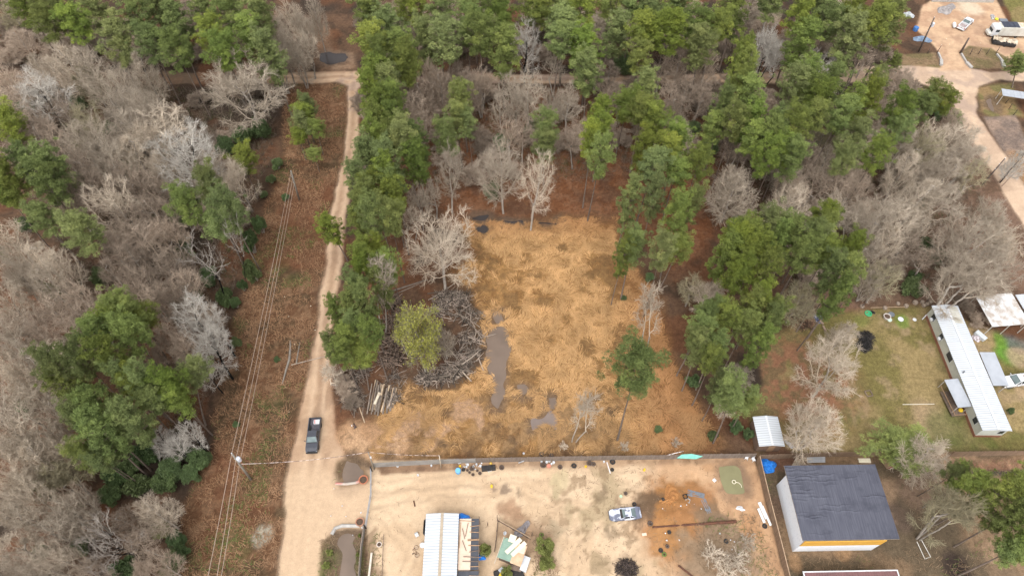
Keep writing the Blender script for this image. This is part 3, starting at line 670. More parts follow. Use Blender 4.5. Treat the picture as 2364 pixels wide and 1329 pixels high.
WHITE = [(h, r, variant(p, deadm, WTW)) for h, r, p in BARE]

def tufts(C, rnd, L, Wd, per, droop=.2, col=None):
    "star of thin needle triangles at each centre"
    n = len(C) * per; c = np.repeat(C, per, 0)
    d = rnd.normal(size=(n, 3)); d[:, 2] = np.abs(d[:, 2]) * .8 - droop; d /= np.linalg.norm(d, axis=1, keepdims=True)
    s = np.cross(d, rnd.normal(size=(n, 3))); s /= np.linalg.norm(s, axis=1, keepdims=True)
    l = L * rnd.uniform(.6, 1.2, (n, 1)); w = Wd * rnd.uniform(.7, 1.3, (n, 1))
    V = np.stack([c - s * w, c + s * w, c + d * l], 1).reshape(-1, 3)
    return V, np.arange(n * 3).reshape(-1, 3)
def pine_proto(seed, H, R, cb=.50, nl=34, dens=1.0, crn=.95):
    "tapered trunk, whorled limbs, needle clumps on the limb ends"
    rnd = np.random.RandomState(seed); S = []; p = np.array([0, 0, -.4]); r = H * .0125; d = np.array([0, 0, 1.0]); pts = [p]
    for i in range(14):
        d = norm(d + rnd.normal(size=3) * .018); q = p + d * (H * .97 + .4) / 14; S.append((p, q, r, r - H * .0125 / 15)); r -= H * .0125 / 15; p = q; pts.append(p)
    pts = np.array(pts)
    def at(z):
        i = np.clip(np.searchsorted(pts[:, 2], z), 1, len(pts) - 1); a, b = pts[i - 1], pts[i]; return a + (b - a) * (z - a[2]) / (b[2] - a[2])
    CC = []; tone = []
    for i in range(nl):
        t = (i + rnd.rand()) / nl; z = H * (cb + (1 - cb) * t * .97); o = at(z)
        prof = math.sin(PI * min(1, (.16 + .80 * t)) ** .85) ** .75 if t < .98 else .2
        L = R * (.35 + .65 * prof) * rnd.uniform(.62, 1.12) * (1.0 if t > .12 else .8)
        a = i * 2.4 + rnd.normal() * .3; rise = .10 + .75 * t
        dd = norm(np.array([math.cos(a), math.sin(a), rise])); m = o + dd * L * .55; e = m + norm(dd + np.array([0, 0, .25])) * L * .45
        rr = .035 + .05 * (1 - t); S += [(o, m, rr, rr * .7), (m, e, rr * .7, .02)]
        ltone = rnd.normal(0, .10)
        for k in range(rnd.randint(6, 10)):
            f = rnd.uniform(.30, 1.12); c = o + (e - o) * f + rnd.normal(size=3) * np.array([.5, .5, .34]) * R * .30
            cr = R * rnd.uniform(.07, .20); nn = int(34 * dens * (cr / 1.0) ** 1.5) + 7
            u = rnd.normal(size=(nn, 3)); u /= np.linalg.norm(u, axis=1, keepdims=True); u *= rnd.uniform(.35, 1, (nn, 1)) ** .6
            u = u * np.array([1.25, 1.25, .6]) * cr; CC.append(c + u); tone.append(np.full(nn, ltone + rnd.normal(0, .07)) + u[:, 2] / cr * .12)  # tufts lighten towards clump tops: light from above painted into needle colour
    C_ = np.concatenate(CC); T = np.concatenate(tone)
    V2, F2 = tufts(C_, rnd, .46, .032, 8, .15)
    zt = (C_[:, 2] / H - cb) / (1 - cb)
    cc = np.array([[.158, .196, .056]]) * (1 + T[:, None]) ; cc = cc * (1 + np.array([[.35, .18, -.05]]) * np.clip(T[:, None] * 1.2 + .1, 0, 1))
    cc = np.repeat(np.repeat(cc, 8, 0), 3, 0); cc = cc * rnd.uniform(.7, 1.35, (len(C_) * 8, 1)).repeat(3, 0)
    V, F = seg_tubes(S, 6)
    return V, F, V2, F2, cc
needle = M_attr('pine_needles', rough=.7, rnd=.24, hue=.016, sat_rnd=.14)
PINE = []
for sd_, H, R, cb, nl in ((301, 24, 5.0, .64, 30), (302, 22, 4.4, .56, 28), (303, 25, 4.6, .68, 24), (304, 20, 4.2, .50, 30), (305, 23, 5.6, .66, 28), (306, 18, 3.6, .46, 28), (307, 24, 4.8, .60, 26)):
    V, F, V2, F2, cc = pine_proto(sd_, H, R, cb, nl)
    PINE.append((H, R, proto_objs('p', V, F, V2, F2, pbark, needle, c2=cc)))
def leafy_proto(seed, H, R, nb, per, colr, L=.2, stems=6):
    rnd = np.random.RandomState(seed); S = []; CC = []; T = []
    for i in range(nb):
        a = rnd.uniform(0, 6.28); el = rnd.uniform(.05, 1.0); c = np.array([math.cos(a) * R * .7 * math.sqrt(rnd.rand()), math.sin(a) * R * .7 * math.sqrt(rnd.rand()), H * rnd.uniform(.25, .85)])
        if i < stems * 2: S.append((np.array([c[0] * .1, c[1] * .1, -.2]), c, .06, .02))
        cr = R * rnd.uniform(.25, .42); u = rnd.normal(size=(per, 3)); u /= np.linalg.norm(u, axis=1, keepdims=True); u *= cr * rnd.uniform(.5, 1, (per, 1)); u[:, 2] *= .8
        CC.append(c + u); T.append(np.full(per, rnd.normal(0, .18)))
    C_ = np.concatenate(CC); T = np.concatenate(T); V2, F2 = tufts(C_, rnd, L, L * .32, 3, 0)
    cc = np.array([colr]) * (1 + T[:, None]); cc = np.repeat(cc, 9, 0) * rnd.uniform(.75, 1.25, (len(C_) * 3, 1)).repeat(3, 0)
    V, F = seg_tubes(S, 4); return V, F, V2, F2, cc
leafm = M_attr('shrub_leaves', rough=.55, rnd=.2, hue=.02, spec=.35)
SHRUB = []
for sd_, H, R, nb, per in ((401, 3.2, 2.2, 26, 160), (402, 4.5, 2.6, 34, 170), (403, 1.8, 1.4, 16, 120)):
    V, F, V2, F2, cc = leafy_proto(sd_, H, R, nb, per, (.105, .145, .055)); SHRUB.append((H, R, proto_objs('e', V, F, V2, F2, bark, leafm, 'stem', 'leaves', cc)))
LIME = [(h, r, (p[0], p[1], p[2], p[3].copy())) for h, r, p in SHRUB[:]]
lm = M_attr('lime_leaves', rough=.55, rnd=.12)
for i, (sd_, H, R, nb, per) in enumerate(((411, 3.2, 1.8, 20, 120), (412, 2.0, 1.3, 14, 90))):
    V, F, V2, F2, cc = leafy_proto(sd_, H, R, nb, per, (.20, .22, .065)); LIME[i] = (H, R, proto_objs('e', V, F, V2, F2, bark, lm, 'stem', 'leaves', cc))
# bare tree just breaking into yellow-green leaf
V, F, V2, F2 = bare_proto(251, 13, 4.2, .24, natt=500, ntw=4)
rnd = np.random.RandomState(9); pick = V2[rnd.randint(0, len(V2), 9000)]; pick = pick[pick[:, 2] > 4] + rnd.normal(size=(int((pick[:, 2] > 4).sum()), 3)) * .15
VL, FL = tufts(pick, rnd, .22, .07, 2, 0); cl = np.repeat(np.array([[.34, .34, .075]]) * rnd.uniform(.7, 1.25, (len(VL) // 3, 1)), 3, 0)
c2 = np.concatenate([np.full((len(V2), 3), (.27, .24, .17)), cl])
tri = np.concatenate([F2[:, [0, 1, 2]], F2[:, [0, 2, 3]]])
BUD = (13, 4.2, proto_objs('y', V, F, np.concatenate([V2, VL]), np.concatenate([tri, FL + len(V2)]), bark, M_attr('budding_crown', rough=.8), c2=c2))

def plant(kind, pr, x_, y_, Hs, Rs, rz, label, cat, group=None, tilt=None):
    H, R, (n1, me1, n2, me2) = pr
    o = thing(kind, label, cat, (x_, y_, ground_z(x_, y_) if abs(x_) < 143 and 18 < y_ < 178 else 0), 0, group)
    o.scale = (Rs / R, Rs / R, Hs / H)
    q = Matrix.Rotation(rz, 3, 'Z')
    if tilt is not None:
        ax = Vector((-tilt[1], tilt[0], 0)); an = min(.3, math.hypot(*tilt))
        if ax.length > 1e-4: q = Matrix.Rotation(an, 3, ax.normalized()) @ q
    o.rotation_euler = q.to_euler()
    for nm, me in ((n1, me1), (n2, me2)):
        c = bpy.data.objects.new(nm, me); COL.objects.link(c); c.parent = o
    return o
ORD = ['leftmost', 'second from the left', 'third from the left', 'fourth from the left', 'fifth from the left', 'sixth from the left', 'seventh from the left', 'eighth from the left', 'ninth from the left', 'tenth from the left', 'eleventh from the left', 'twelfth from the left']
def cluster(kind, protos, pts, adj, noun, where, cat, group, Hd=21, rd=48, seed=0, zc=.80):
    """pts: (px, py[, H, r_px, base]) crown centres in the photo, turned into ground positions"""
    rr = random.Random(seed + len(pts)); pts = sorted(pts, key=lambda p: p[0])
    for i, p in enumerate(pts):
        px_, py_ = p[0], p[1]; Ht = p[2] if len(p) > 2 and p[2] else Hd * rr.uniform(.93, 1.07); rp = p[3] if len(p) > 3 and p[3] else rd * rr.uniform(.88, 1.12)
        base = p[4] if len(p) > 4 else None; tilt = None
        z = zc * Ht
        if base:
            b = G(*base); best = min(np.arange(2, 24, .25), key=lambda q: np.hypot(*(G(px_, py_, q) - b))); z = best; Ht = z / zc
            dlt = G(px_, py_, z) - b; tilt = (dlt[0] / z, dlt[1] / z); x_, y_ = b
        else: x_, y_ = G(px_, py_, z)
        dep = (CAMH - z) / (SP + (py_ - 664.5) / FPX * CP); R_ = rp / (FPX / dep) * (.86 if kind == 'pine_tree' else .95)
        pr = protos[rr.randrange(len(protos))] if isinstance(protos, list) else protos
        if len(pts) == 1: lab = f"{adj} {noun} {where}"
        else: lab = f"{adj} {noun}, {ORD[i]} {where}"
        plant(kind, pr, float(x_), float(y_), Ht, R_, rr.uniform(0, 6.28), lab.strip(), cat, group, tilt)
        PLANTED.append((float(x_), float(y_))); NEARTXT.append((float(x_), float(y_), noun, where))
PLANTED = []; NEARTXT = []
# ------------------------------------------------------------ pines, clump by clump (crown centres read off the photo)
def pines(where, pts, **k): cluster('pine_tree', PINE, pts, 'green', 'pine', where, 'pine tree', 'pines of the surrounding woods', seed=len(where), **k)
pines('in the back row at the top left corner', [(60, 22), (112, 58), (152, 15), (190, 66), (240, 36), (262, 98), (312, 50)])
pines('in the back row left of the side track', [(350, 108), (350, 15), (400, 58), (420, 128), (462, 25), (482, 92), (525, 128), (540, 45), (578, 95), (605, 35), (625, 122)])
pines('in the back row right of the side track', [(862, 30), (872, 108), (905, 62), (930, 130), (952, 18), (985, 88), (1010, 38), (1040, 108), (1075, 58), (1110, 100), (1095, 12), (1155, 42)])
pines('in the back row behind the white bare tree', [(1234, 30), (1302, 58), (1359, 106, 20), (1278, 12), (1340, 18), (1362, 155, 19), (1162, 105), (1285, 105)])
pines('in the back row at top centre', [(1424, 66, 21, 42, (1405, 200)), (1403, 6), (1488, 78), (1515, 35), (1539, 85), (1460, 20), (1569, 18), (1470, 130, 18, 40)])
pines('in the back row above the east track', [(1600, 64), (1650, 68), (1625, 110), (1711, 140, 24, 34), (1784, 14), (1849, 44), (1852, 85), (1700, 25, 20)])
pines('in the back row beside the building site', [(1910, 66), (1954, 44), (1974, 85), (2035, 20), (2062, 52), (2020, 60), (1900, 12)])
pines('of the small pines by the road junction', [(2069, 144, 9, 22)])
pines('at the right edge above the metal shed roof', [(2348, 140, 20, 34, (2336, 203))])
pines('in the clump south of the east track', [(1872, 172), (1910, 200), (1866, 220), (1900, 238), (1954, 250), (2008, 198, 18, 36), (1883, 288), (1927, 281), (1830, 205)], rd=42)
pines('in the loose clump beside the right road', [(2012, 232), (2069, 268), (2123, 255, 15, 36), (2153, 228, 15, 38), (2070, 300, 17), (2180, 245, 14, 30), (2204, 272, 7, 22)], rd=40)
pines('beneath the loose clump near the right road', [(1940, 376), (2018, 364), (1960, 320)], rd=40, Hd=18)
pines('of the tall column in the middle woods', [(1708, 203), (1728, 237), (1674, 250), (1712, 165, 23, 36), (1742, 278), (1769, 322), (1728, 339), (1755, 366), (1690, 300)], rd=38)
pines('around the right end of the middle woods', [(1781, 305), (1832, 362), (1786, 356), (1825, 315), (1637, 305, 16, 36)], rd=40)
pines('in the dark clump behind the field', [(1495, 220), (1481, 264), (1522, 288), (1566, 322), (1440, 250, 18), (1484, 359), (1495, 400), (1606, 383), (1535, 350), (1560, 400, 18)], rd=44)
pines('at the back edge of the field', [(1363, 339, 21, 36, (1345, 480)), (1376, 366), (1379, 262, 18), (1254, 295, 19), (1261, 330, 17), (1385, 300, 18, 34)], rd=38)
pines('in the upper row right of the dirt road', [(888, 142), (878, 183), (905, 195), (862, 212), (880, 255), (895, 288), (915, 232), (868, 282), (935, 165)], rd=38)
pines('in the middle row right of the dirt road', [(872, 339), (898, 325), (939, 328), (956, 366), (851, 366), (905, 375), (960, 335)], rd=42)
pines('in the dense row where the road bends', [(837, 420), (888, 404), (868, 450), (905, 433), (844, 467), (864, 506), (905, 521), (918, 457), (826, 500, 18)], rd=38)
pines('in the thicket among the bare trees at upper centre', [(1071, 234), (1057, 271), (1040, 322), (1085, 290, 15, 30)], rd=36, Hd=18)
pines('leaning over the dirt road with bare trunk', [(763, 518, 0, 36, (803, 602))])
pines('in the lower row right of the dirt road', [(868, 582), (837, 628), (905, 612), (820, 677), (850, 697), (815, 715), (880, 660), (850, 600)], rd=34, Hd=19)
pines('in the open clump above the log stack', [(772, 711, 17, 26), (820, 760, 17, 34), (864, 782, 18, 38), (790, 806, 17, 34), (766, 800, 16, 28), (837, 828, 0, 42, (852, 900)), (805, 780, 17, 34)], rd=36)
pines('of the sparse group right of the field', [(1505, 460), (1589, 470), (1566, 501), (1450, 455, 20, 34)], rd=38)
pines('of the open group over the straw grass', [(1466, 562, 0, 42, (1433, 690)), (1562, 575, 0, 40, (1522, 668)), (1525, 598), (1437, 580, 20, 28)], rd=36)
pines('in the dark green group right of the field', [(1691, 558), (1725, 541), (1769, 535), (1708, 609), (1759, 630), (1735, 585), (1700, 640), (1672, 575)], rd=40)
pines('in the large dark group in the right woods', [(1883, 514), (1876, 555), (1832, 552), (1849, 590), (1954, 592), (1927, 630), (1900, 602), (1954, 650), (1927, 682), (1905, 545), (1798, 560)], rd=40)
pines('in the pair of crowns left of the lawn', [(1623, 728), (1606, 762), (1657, 796), (1674, 745), (1620, 800), (1645, 840, 18, 34)], rd=42, Hd=19)
pines('in the crown cluster hiding the white wreck', [(1725, 704), (1759, 694), (1769, 745), (1749, 790), (1720, 760), (1785, 730, 18)], rd=38, Hd=19)
pines('standing alone in the lower straw field', [(1462, 876, 0, 74, (1425, 1016))])
pines('behind the white shed', [(1700, 915, 0, 50, (1646, 1022)), (1665, 890, 16, 30), (1735, 920, 15, 34)])
pines('with thin crown on the lawn', [(2020, 990, 0, 82, (2045, 1070))], )
pines('in the lower right corner', [(2235, 1105, 16, 44), (2300, 1130), (2345, 1190), (2335, 1275, 16), (2200, 1090, 13, 28), (2364, 1110), (2370, 1260)], rd=46, Hd=19)
pines('on the far left edge', [(10, 295, 18), (68, 383), (27, 423), (102, 423), (112, 380), (10, 455, 19)], rd=46)
pines('of the two dark crowns left of the bare thicket', [(190, 545, 20, 54), (102, 512, 17, 42)], rd=46)
pines('around the thicket left of the power line', [(440, 484), (474, 440), (532, 488), (555, 366, 14, 38), (510, 515, 17)], rd=44)
pines('in the left woods above the bright clump', [(291, 728, 20, 50), (339, 740, 0, 48, (388, 838)), (305, 782, 20, 50), (220, 788, 20, 46), (255, 750, 19)], rd=48)
pines('in the olive clump at centre left', [(190, 840), (135, 846), (245, 830), (160, 885, 17)], rd=46)
pines('of the bright clump in the lower left woods', [(440, 868, 0, 46, (476, 982)), (345, 876, 20, 46), (400, 905, 19, 46), (300, 905, 19), (360, 930, 18), (415, 920, 17, 38), (295, 870, 20, 38)], rd=44)
pines('of the broad olive clump in the lower left woods', [(237, 947), (220, 1000), (271, 1018, 0, 52, (350, 1086)), (215, 1045, 17, 42), (290, 965), (190, 960, 18, 40), (250, 1060, 15, 40)], rd=48)
pines('of the young pines between the strip and the track', [(712, 240, 10, 30), (700, 285, 10, 34), (729, 300, 9, 26), (725, 358, 6, 22), (690, 320, 8, 26), (705, 265, 10, 28)])
# ------------------------------------------------------------ leafless trees
def bares(where, pts, protos=BARE, adj='bare grey', **k): cluster('bare_tree', protos, pts, adj, 'tree', where, 'bare tree', 'leafless trees of the surrounding woods', seed=len(where) * 3, zc=.70, **k)
bares('below the back row at upper left', [(162, 142, 16, 52), (210, 155), (278, 130), (85, 150, 10, 30), (288, 200), (235, 195), (330, 160)], rd=44, Hd=16)
bares('near the upper left corner', [(95, 212, 16, 62)], WHITE, 'bleached whitish')
bares('along the upper left edge', [(27, 190), (20, 240), (68, 292), (150, 262), (40, 350, 13), (120, 320)], BROWN, 'brownish bare', rd=48, Hd=15)
bares('at the left end of the narrow track', [(559, 195, 20, 98)], [BARE[0]], 'huge pale spreading')
bares('in the big pale mass at upper left', [(339, 250), (288, 245), (237, 322), (305, 298), (340, 320), (190, 330), (265, 370), (380, 290), (310, 355)], rd=52, Hd=17)
bares('with yellowish crown in the big pale mass', [(205, 282, 17, 46)], OLIVE, 'budding')
bares('left of the power line top end', [(433, 352, 19, 82)], [WHITE[0]], 'wide bleached')
bares('beside the wide bleached tree', [(508, 385), (380, 385), (475, 400), (545, 410, 14)], rd=46, Hd=15)
bares('at left, below the big pale mass', [(190, 392), (220, 432), (152, 457), (330, 430), (180, 480, 13), (290, 420)], BROWN, 'brownish bare', rd=46, Hd=16)
bares('left of the power line, beneath the wide bleached tree', [(264, 470, 18, 66)], [BARE[0]], 'big pale')
bares('in the brown thicket at centre left', [(359, 491), (339, 555), (271, 559), (264, 632), (325, 660), (310, 600), (385, 540), (300, 520), (395, 620)], BROWN, 'brownish bare', rd=46, Hd=15)
bares('on the left edge at mid height', [(20, 552), (85, 603), (25, 600), (112, 655), (50, 640), (140, 620), (20, 700, 17, 50)], rd=44, Hd=16)
bares('with dead white limbs beside the strip', [(474, 596, 0, 56, (528, 704))], [SNAG], 'broken')
bares('standing at the strip edge as a stump topped snag', [(540, 540, 0, 28, (572, 667))], [SNAG], 'slender dead')
bares('beneath the dead white tree', [(457, 726, 16, 56), (488, 806, 15, 50), (470, 850, 13, 38), (500, 760, 13, 36)], WHITE, 'pale twiggy')
bares('in the left woods at mid height', [(186, 691), (163, 772), (102, 772), (200, 730), (130, 715), (60, 760), (395, 690), (360, 700), (430, 660)], BROWN, 'brownish bare', rd=46, Hd=15)
bares('on the left edge below mid height', [(27, 779), (41, 823), (85, 850), (60, 880), (20, 860), (120, 830, 14)], rd=46, Hd=16)
bares('around the bright pine clump', [(298, 853, 13, 36), (406, 772), (430, 810, 14), (370, 790, 14), (350, 830, 12, 28)], BROWN, 'thin brown', rd=38, Hd=14)
bares('left of the broad olive clump', [(142, 962, 14, 46), (95, 930), (120, 1010), (60, 990), (150, 1040, 13), (165, 910, 13, 36)], rd=46, Hd=14)
bares('in the lower left corner above the dead oak', [(20, 925), (17, 997), (41, 1042), (30, 1100), (90, 1060), (78, 1150), (20, 1170), (70, 1110)], rd=50, Hd=16)
bares('with dense olive twigs in the lower left woods', [(135, 1100, 14, 64)], [OLIVE[3]], 'round')
bares('in the bottom left corner', [(78, 1205), (34, 1268), (102, 1302), (150, 1225), (20, 1320), (60, 1330), (170, 1185), (140, 1290)], rd=50, Hd=15)
bares('with chunky white limbs at bottom left', [(237, 1250, 17, 92)], [OAK], 'dead')
bares('beside the strip at lower left', [(356, 1180, 12, 50)], [BARE[5]], 'small round pale')
bares('around the dead oak at bottom left', [(322, 1250), (372, 1302), (290, 1200), (330, 1320), (215, 1320), (180, 1150, 13)], BROWN, 'brownish bare', rd=40, Hd=12)
bares('under the bright clump by the strip', [(372, 1014), (440, 1004), (410, 1030, 10, 30)], WHITE, 'small pale', rd=30, Hd=11)
bares('left of the side track at the top', [(668, 44, 19, 34), (695, 60, 17, 34), (650, 100), (685, 122, 14), (640, 140, 13), (705, 100, 14, 30), (725, 20, 17, 26)], rd=38, Hd=15)
bares('behind the first row right of the road', [(996, 178), (1050, 178), (1108, 190), (952, 257, 15), (1020, 200), (975, 220), (1080, 200), (965, 290, 13)], BROWN, 'brownish bare', rd=38, Hd=15)
bares('standing tall among the back row pines', [(1212, 102, 18, 42)], [WHITE[1]], 'pale')
bares('in the upper centre woods', [(1155, 250, 15, 30), (1220, 212, 17, 46), (1195, 250), (1281, 150, 13, 28), (1312, 234, 13, 38), (1270, 240, 14, 30), (1175, 200, 14, 28)], rd=34, Hd=14)
bares('with pinkish twigs in the centre woods', [(1434, 226, 12, 40), (1329, 310, 14, 34), (1207, 300, 13, 30), (1180, 310, 13, 30), (1405, 215, 11, 30)], BROWN, 'faint')
bares('beside the back ditch, first clear one', [(1040, 390, 0, 38, (1044, 491))], [BARE[1]], 'upright pale')
bares('beside the back ditch with several stems', [(1152, 385, 0, 64, (1162, 492))], [BARE[0]], 'wide pale')
bares('standing on a clear straight trunk in the field', [(1240, 415, 0, 46, (1225, 532))], [BARE[1]], 'pale')
bares('between the road row and the field', [(966, 462, 13, 34), (1000, 440, 12, 28), (950, 500, 10, 26)], BARE, 'thin grey')
bares('spreading over the left side of the field', [(1020, 560, 0, 92, (1028, 668))], [BARE[0]], 'large pale fan shaped')
bares('between the road row and brush pile', [(881, 648, 0, 34, (886, 768))], [SLIM], 'slim bare')
bares('standing within the brush pile', [(1025, 782, 10, 28)], [BARE[5]], 'small grey')
cluster('bare_tree', [BUD], [(965, 775, 0, 56, (983, 860))], 'tree budding yellow green', '', 'inside the ring of brush', 'tree', None, zc=.62)
bares('leaning beside the dirt road', [(763, 862, 0, 26, (786, 890))], [SLIM], 'small bare')
bares('along the narrow track at centre right', [(1559, 254, 14, 38), (1566, 148, 13, 34), (1633, 148, 13, 34), (1617, 222), (1580, 210), (1540, 225, 12)], BROWN, 'brownish bare', rd=34, Hd=13)
bares('near the track at upper right', [(1776, 105, 17, 34), (1749, 112, 15, 30), (1790, 130, 14, 26)], WHITE, 'pale upright')
bares('over the narrow track', [(1893, 158, 14, 56)], [WHITE[0]], 'bright spreading')
bares('in the brown gaps of the right woods', [(1815, 257), (1776, 264, 13), (2018, 98, 14, 40), (2082, 212), (2028, 254), (1701, 339, 12), (1990, 130, 12, 30), (1950, 300, 13, 28)], BROWN, 'brownish bare', rd=36, Hd=13)
bares('beside the right road', [(2086, 332), (2197, 322, 12), (2238, 362, 12), (2028, 325), (2153, 396), (2184, 402), (2089, 390), (2230, 320, 11), (2150, 320)], rd=44, Hd=14)
bares('with olive crown beside the right road', [(2135, 342, 13, 50), (2080, 310, 13, 36), (2250, 400, 11, 36)], OLIVE, 'rounded')
bares('in the belt right of the dark clump', [(1974, 430), (1862, 379, 12, 28), (1825, 430, 14), (1930, 420), (1880, 420, 13)], BROWN, 'brownish bare', rd=40, Hd=14)
bares('behind the open pine group', [(1694, 435, 14, 66), (1825, 468, 14, 58)], [BARE[3], BARE[5]], 'dense round')
bares('in the right woods at mid height', [(1933, 484, 13), (2028, 498, 15, 60), (2069, 510), (2126, 455, 15, 56), (2180, 470), (2052, 556, 14), (2000, 560, 13), (1985, 500), (2110, 520, 11, 36)], rd=44, Hd=14)
bares('in the leaf littered clearing at right', [(2095, 575, 10, 40), (2140, 600, 9, 30), (2200, 540, 12, 44), (2070, 600, 9, 34)], BROWN, 'low brown')
bares('at the right edge above the carport', [(2250, 560, 17, 84), (2240, 640, 17, 80), (2300, 620, 16, 60), (2310, 560, 15, 50), (2285, 500, 14, 50)], [BARE[0], BARE[3]], 'great spreading')
bares('below the dark group near the lawn', [(2042, 643, 11, 46), (1849, 690, 11, 50), (2010, 650, 9, 36), (1640, 672, 10, 44), (1600, 660, 9, 38)], OLIVE + BARE[3:4], 'low grey')
bares('with thin twigs, nearest the burnt patch on the lawn', [(1950, 768, 8, 36)], [BARE[5]], 'small')
bares('standing on the lawn', [(1925, 835, 0, 76, (1876, 916))], [BARE[0]], 'large pale')
bares('beside the white shed', [(1888, 980, 13, 74)], [BARE[3]], 'wide pale')
bares('beyond the dark roofed house', [(2143, 1048, 12, 62)], [BARE[5]], 'round pale')
bares('in the bare yard at lower right', [(2205, 1172, 0, 66, (2120, 1243))], [OLIVE[3]], 'leaning olive tinted')
bares('slender and forked in the straw field, nearer the pines', [(1502, 708, 0, 34, (1483, 823))], [SLIM], 'pale')
bares('slender in the lower straw field near the lone pine', [(1354, 945, 0, 34, (1325, 1020))], [SLIM], 'whitish')
bares('low behind the right end of the field', [(1708, 862, 9, 38), (1680, 930, 7, 26)], BARE[5:6], 'scrubby')
bares('at the right edge beyond the right road', [(2350, 372, 9, 30)], WHITE[5:6], 'small pale')
# ------------------------------------------------------------ evergreen and deciduous shrubs
def shrubs(where, pts, protos=SHRUB, adj='dark green', zc=.5, **k): cluster('evergreen_shrub', protos, pts, adj, 'shrub', where, 'shrub', 'shrubs under the trees', seed=5, zc=zc, **k)
shrubs('under the pines in the lower left woods', [(339, 1048, 4, 34), (395, 1082, 4, 36), (457, 1062, 4, 32), (271, 1099, 3.5, 32), (322, 1120, 4, 36), (254, 1143, 3.5, 30), (380, 1112, 4, 32), (440, 1095, 3.5, 28), (300, 1080, 3, 26), (420, 1045, 4, 26)])
shrubs('at the edge of the strip at bottom left', [(406, 1245, 3, 26), (404, 1292, 3, 28), (288, 1312, 3, 36), (420, 1270, 2.5, 20), (390, 1320, 3, 24)], adj='bright green')
shrubs('along the left side of the power line', [(582, 630, 5, 22), (545, 792, 2.4, 15), (545, 700, 3, 15), (578, 560, 6, 24), (600, 520, 5, 18), (560, 660, 3, 14)], adj='dark olive')
shrubs('growing in the power line strip', [(625, 415, 2, 15), (640, 380, 2.4, 18), (640, 830, .8, 9), (545, 980, 1.0, 10), (660, 455, 1.5, 11), (610, 450, 1.6, 12)], adj='low olive')
shrubs('under the middle woods', [(1135, 440, 4, 24), (1160, 330, 4, 28), (1230, 300, 4, 24), (1640, 340, 4, 26), (1700, 520, 4, 24), (1500, 640, 2, 14), (1600, 300, 4, 22), (1440, 150, 5, 30), (1380, 185, 4, 22)])
shrubs('in the right hand woods', [(2140, 570, 3, 24), (2160, 590, 3, 22), (2102, 665, 3.5, 26), (2120, 672, 3, 20), (1990, 555, 3, 18), (2110, 640, 3, 18), (2130, 480, 3, 18)])
shrubs('beneath the pines at the straw field edge', [(1645, 1005, 2, 14), (1700, 985, 2.5, 20), (1730, 1000, 2, 16), (1600, 880, 3, 22), (1520, 990, 1.2, 12), (1440, 688, 1, 9)])
shrubs('in the gaps of the left woods', [(480, 450, 5, 32), (415, 510, 4, 24), (480, 640, 4, 28), (450, 690, 3.5, 24), (430, 580, 4, 26), (520, 690, 4, 24), (385, 350, 4, 22), (560, 320, 5, 30), (520, 340, 4, 26), (600, 300, 5, 26), (95, 1275, 3, 24)])
shrubs('by the green roofed shack', [(1258, 1262, 3.4, 26), (1262, 1300, 2.6, 22), (1120, 1270, 2.4, 18), (1170, 1322, 2, 18)], adj='olive', protos=[LIME[0]])
shrubs('beside the lowest ditch', [(760, 1275, 1.1, 10), (754, 1305, 1.2, 12), (826, 1280, .9, 6), (830, 1235, .8, 5)], adj='small weedy', protos=LIME[1:2])
shrubs('scattered through the far left woods', [(60, 250, 4, 24), (180, 240, 4, 22), (250, 300, 4, 22), (180, 420, 4, 24), (300, 390, 4, 20), (60, 520, 4, 22), (230, 640, 4, 24), (150, 800, 4, 24), (60, 940, 4, 24), (110, 1130, 4, 24), (190, 1260, 4, 24)], adj='mid green')
shrubs('along the right road', [(2205, 285, 3, 20), (2170, 260, 3, 26)], adj='glossy green')
shrubs('beside the mobile home', [(2333, 948, 1.6, 9), (2196, 900, 1, 9)], adj='small round')
shrubs('at the foot of the dead oak', [(372, 1222, 3, 26)], protos=LIME[:1], adj='yellow green')
shrubs('in the left woods with yellow leaves', [(108, 672, 6, 14), (135, 678, 6, 12), (6, 590, 6, 10)], protos=LIME[1:2], adj='small')
SLIMB = (5, 2.6, proto_objs('u', *bare_proto(261, 5, 2.6, .06, natt=90, ntw=2, tw=(.3, .9)), bark, twigm, 'stem', 'twigs'))
def brush(where, pts, adj='brown leafless', pr=None): cluster('bare_shrub', pr or [BRUSHY], pts, adj, 'bush', where, 'bush', 'leafless bushes', seed=9, zc=.45)
brush('in the sandy yard near the fence corner', [(1645, 1280, 2.0, 34), (1700, 1292, 2.4, 40), (1725, 1250, 1.8, 28), (1675, 1318, 2.0, 36)], 'grey leafless', [SLIMB])
brush('inside the field at its lower edge', [(1560, 1020, 1.2, 16), (1440, 1030, 1.2, 16), (1300, 1030, 1.0, 14)], 'thin leafless', [SLIMB])
brush('on the bank beside the log stack', [(800, 900, 2.2, 26), (815, 930, 1.8, 22), (790, 870, 2, 22)], 'tangled grey')
brush('along the lane above the lawn', [(1845, 705, 3, 34), (2230, 700, 2.6, 26), (2260, 740, 2.2, 24)])
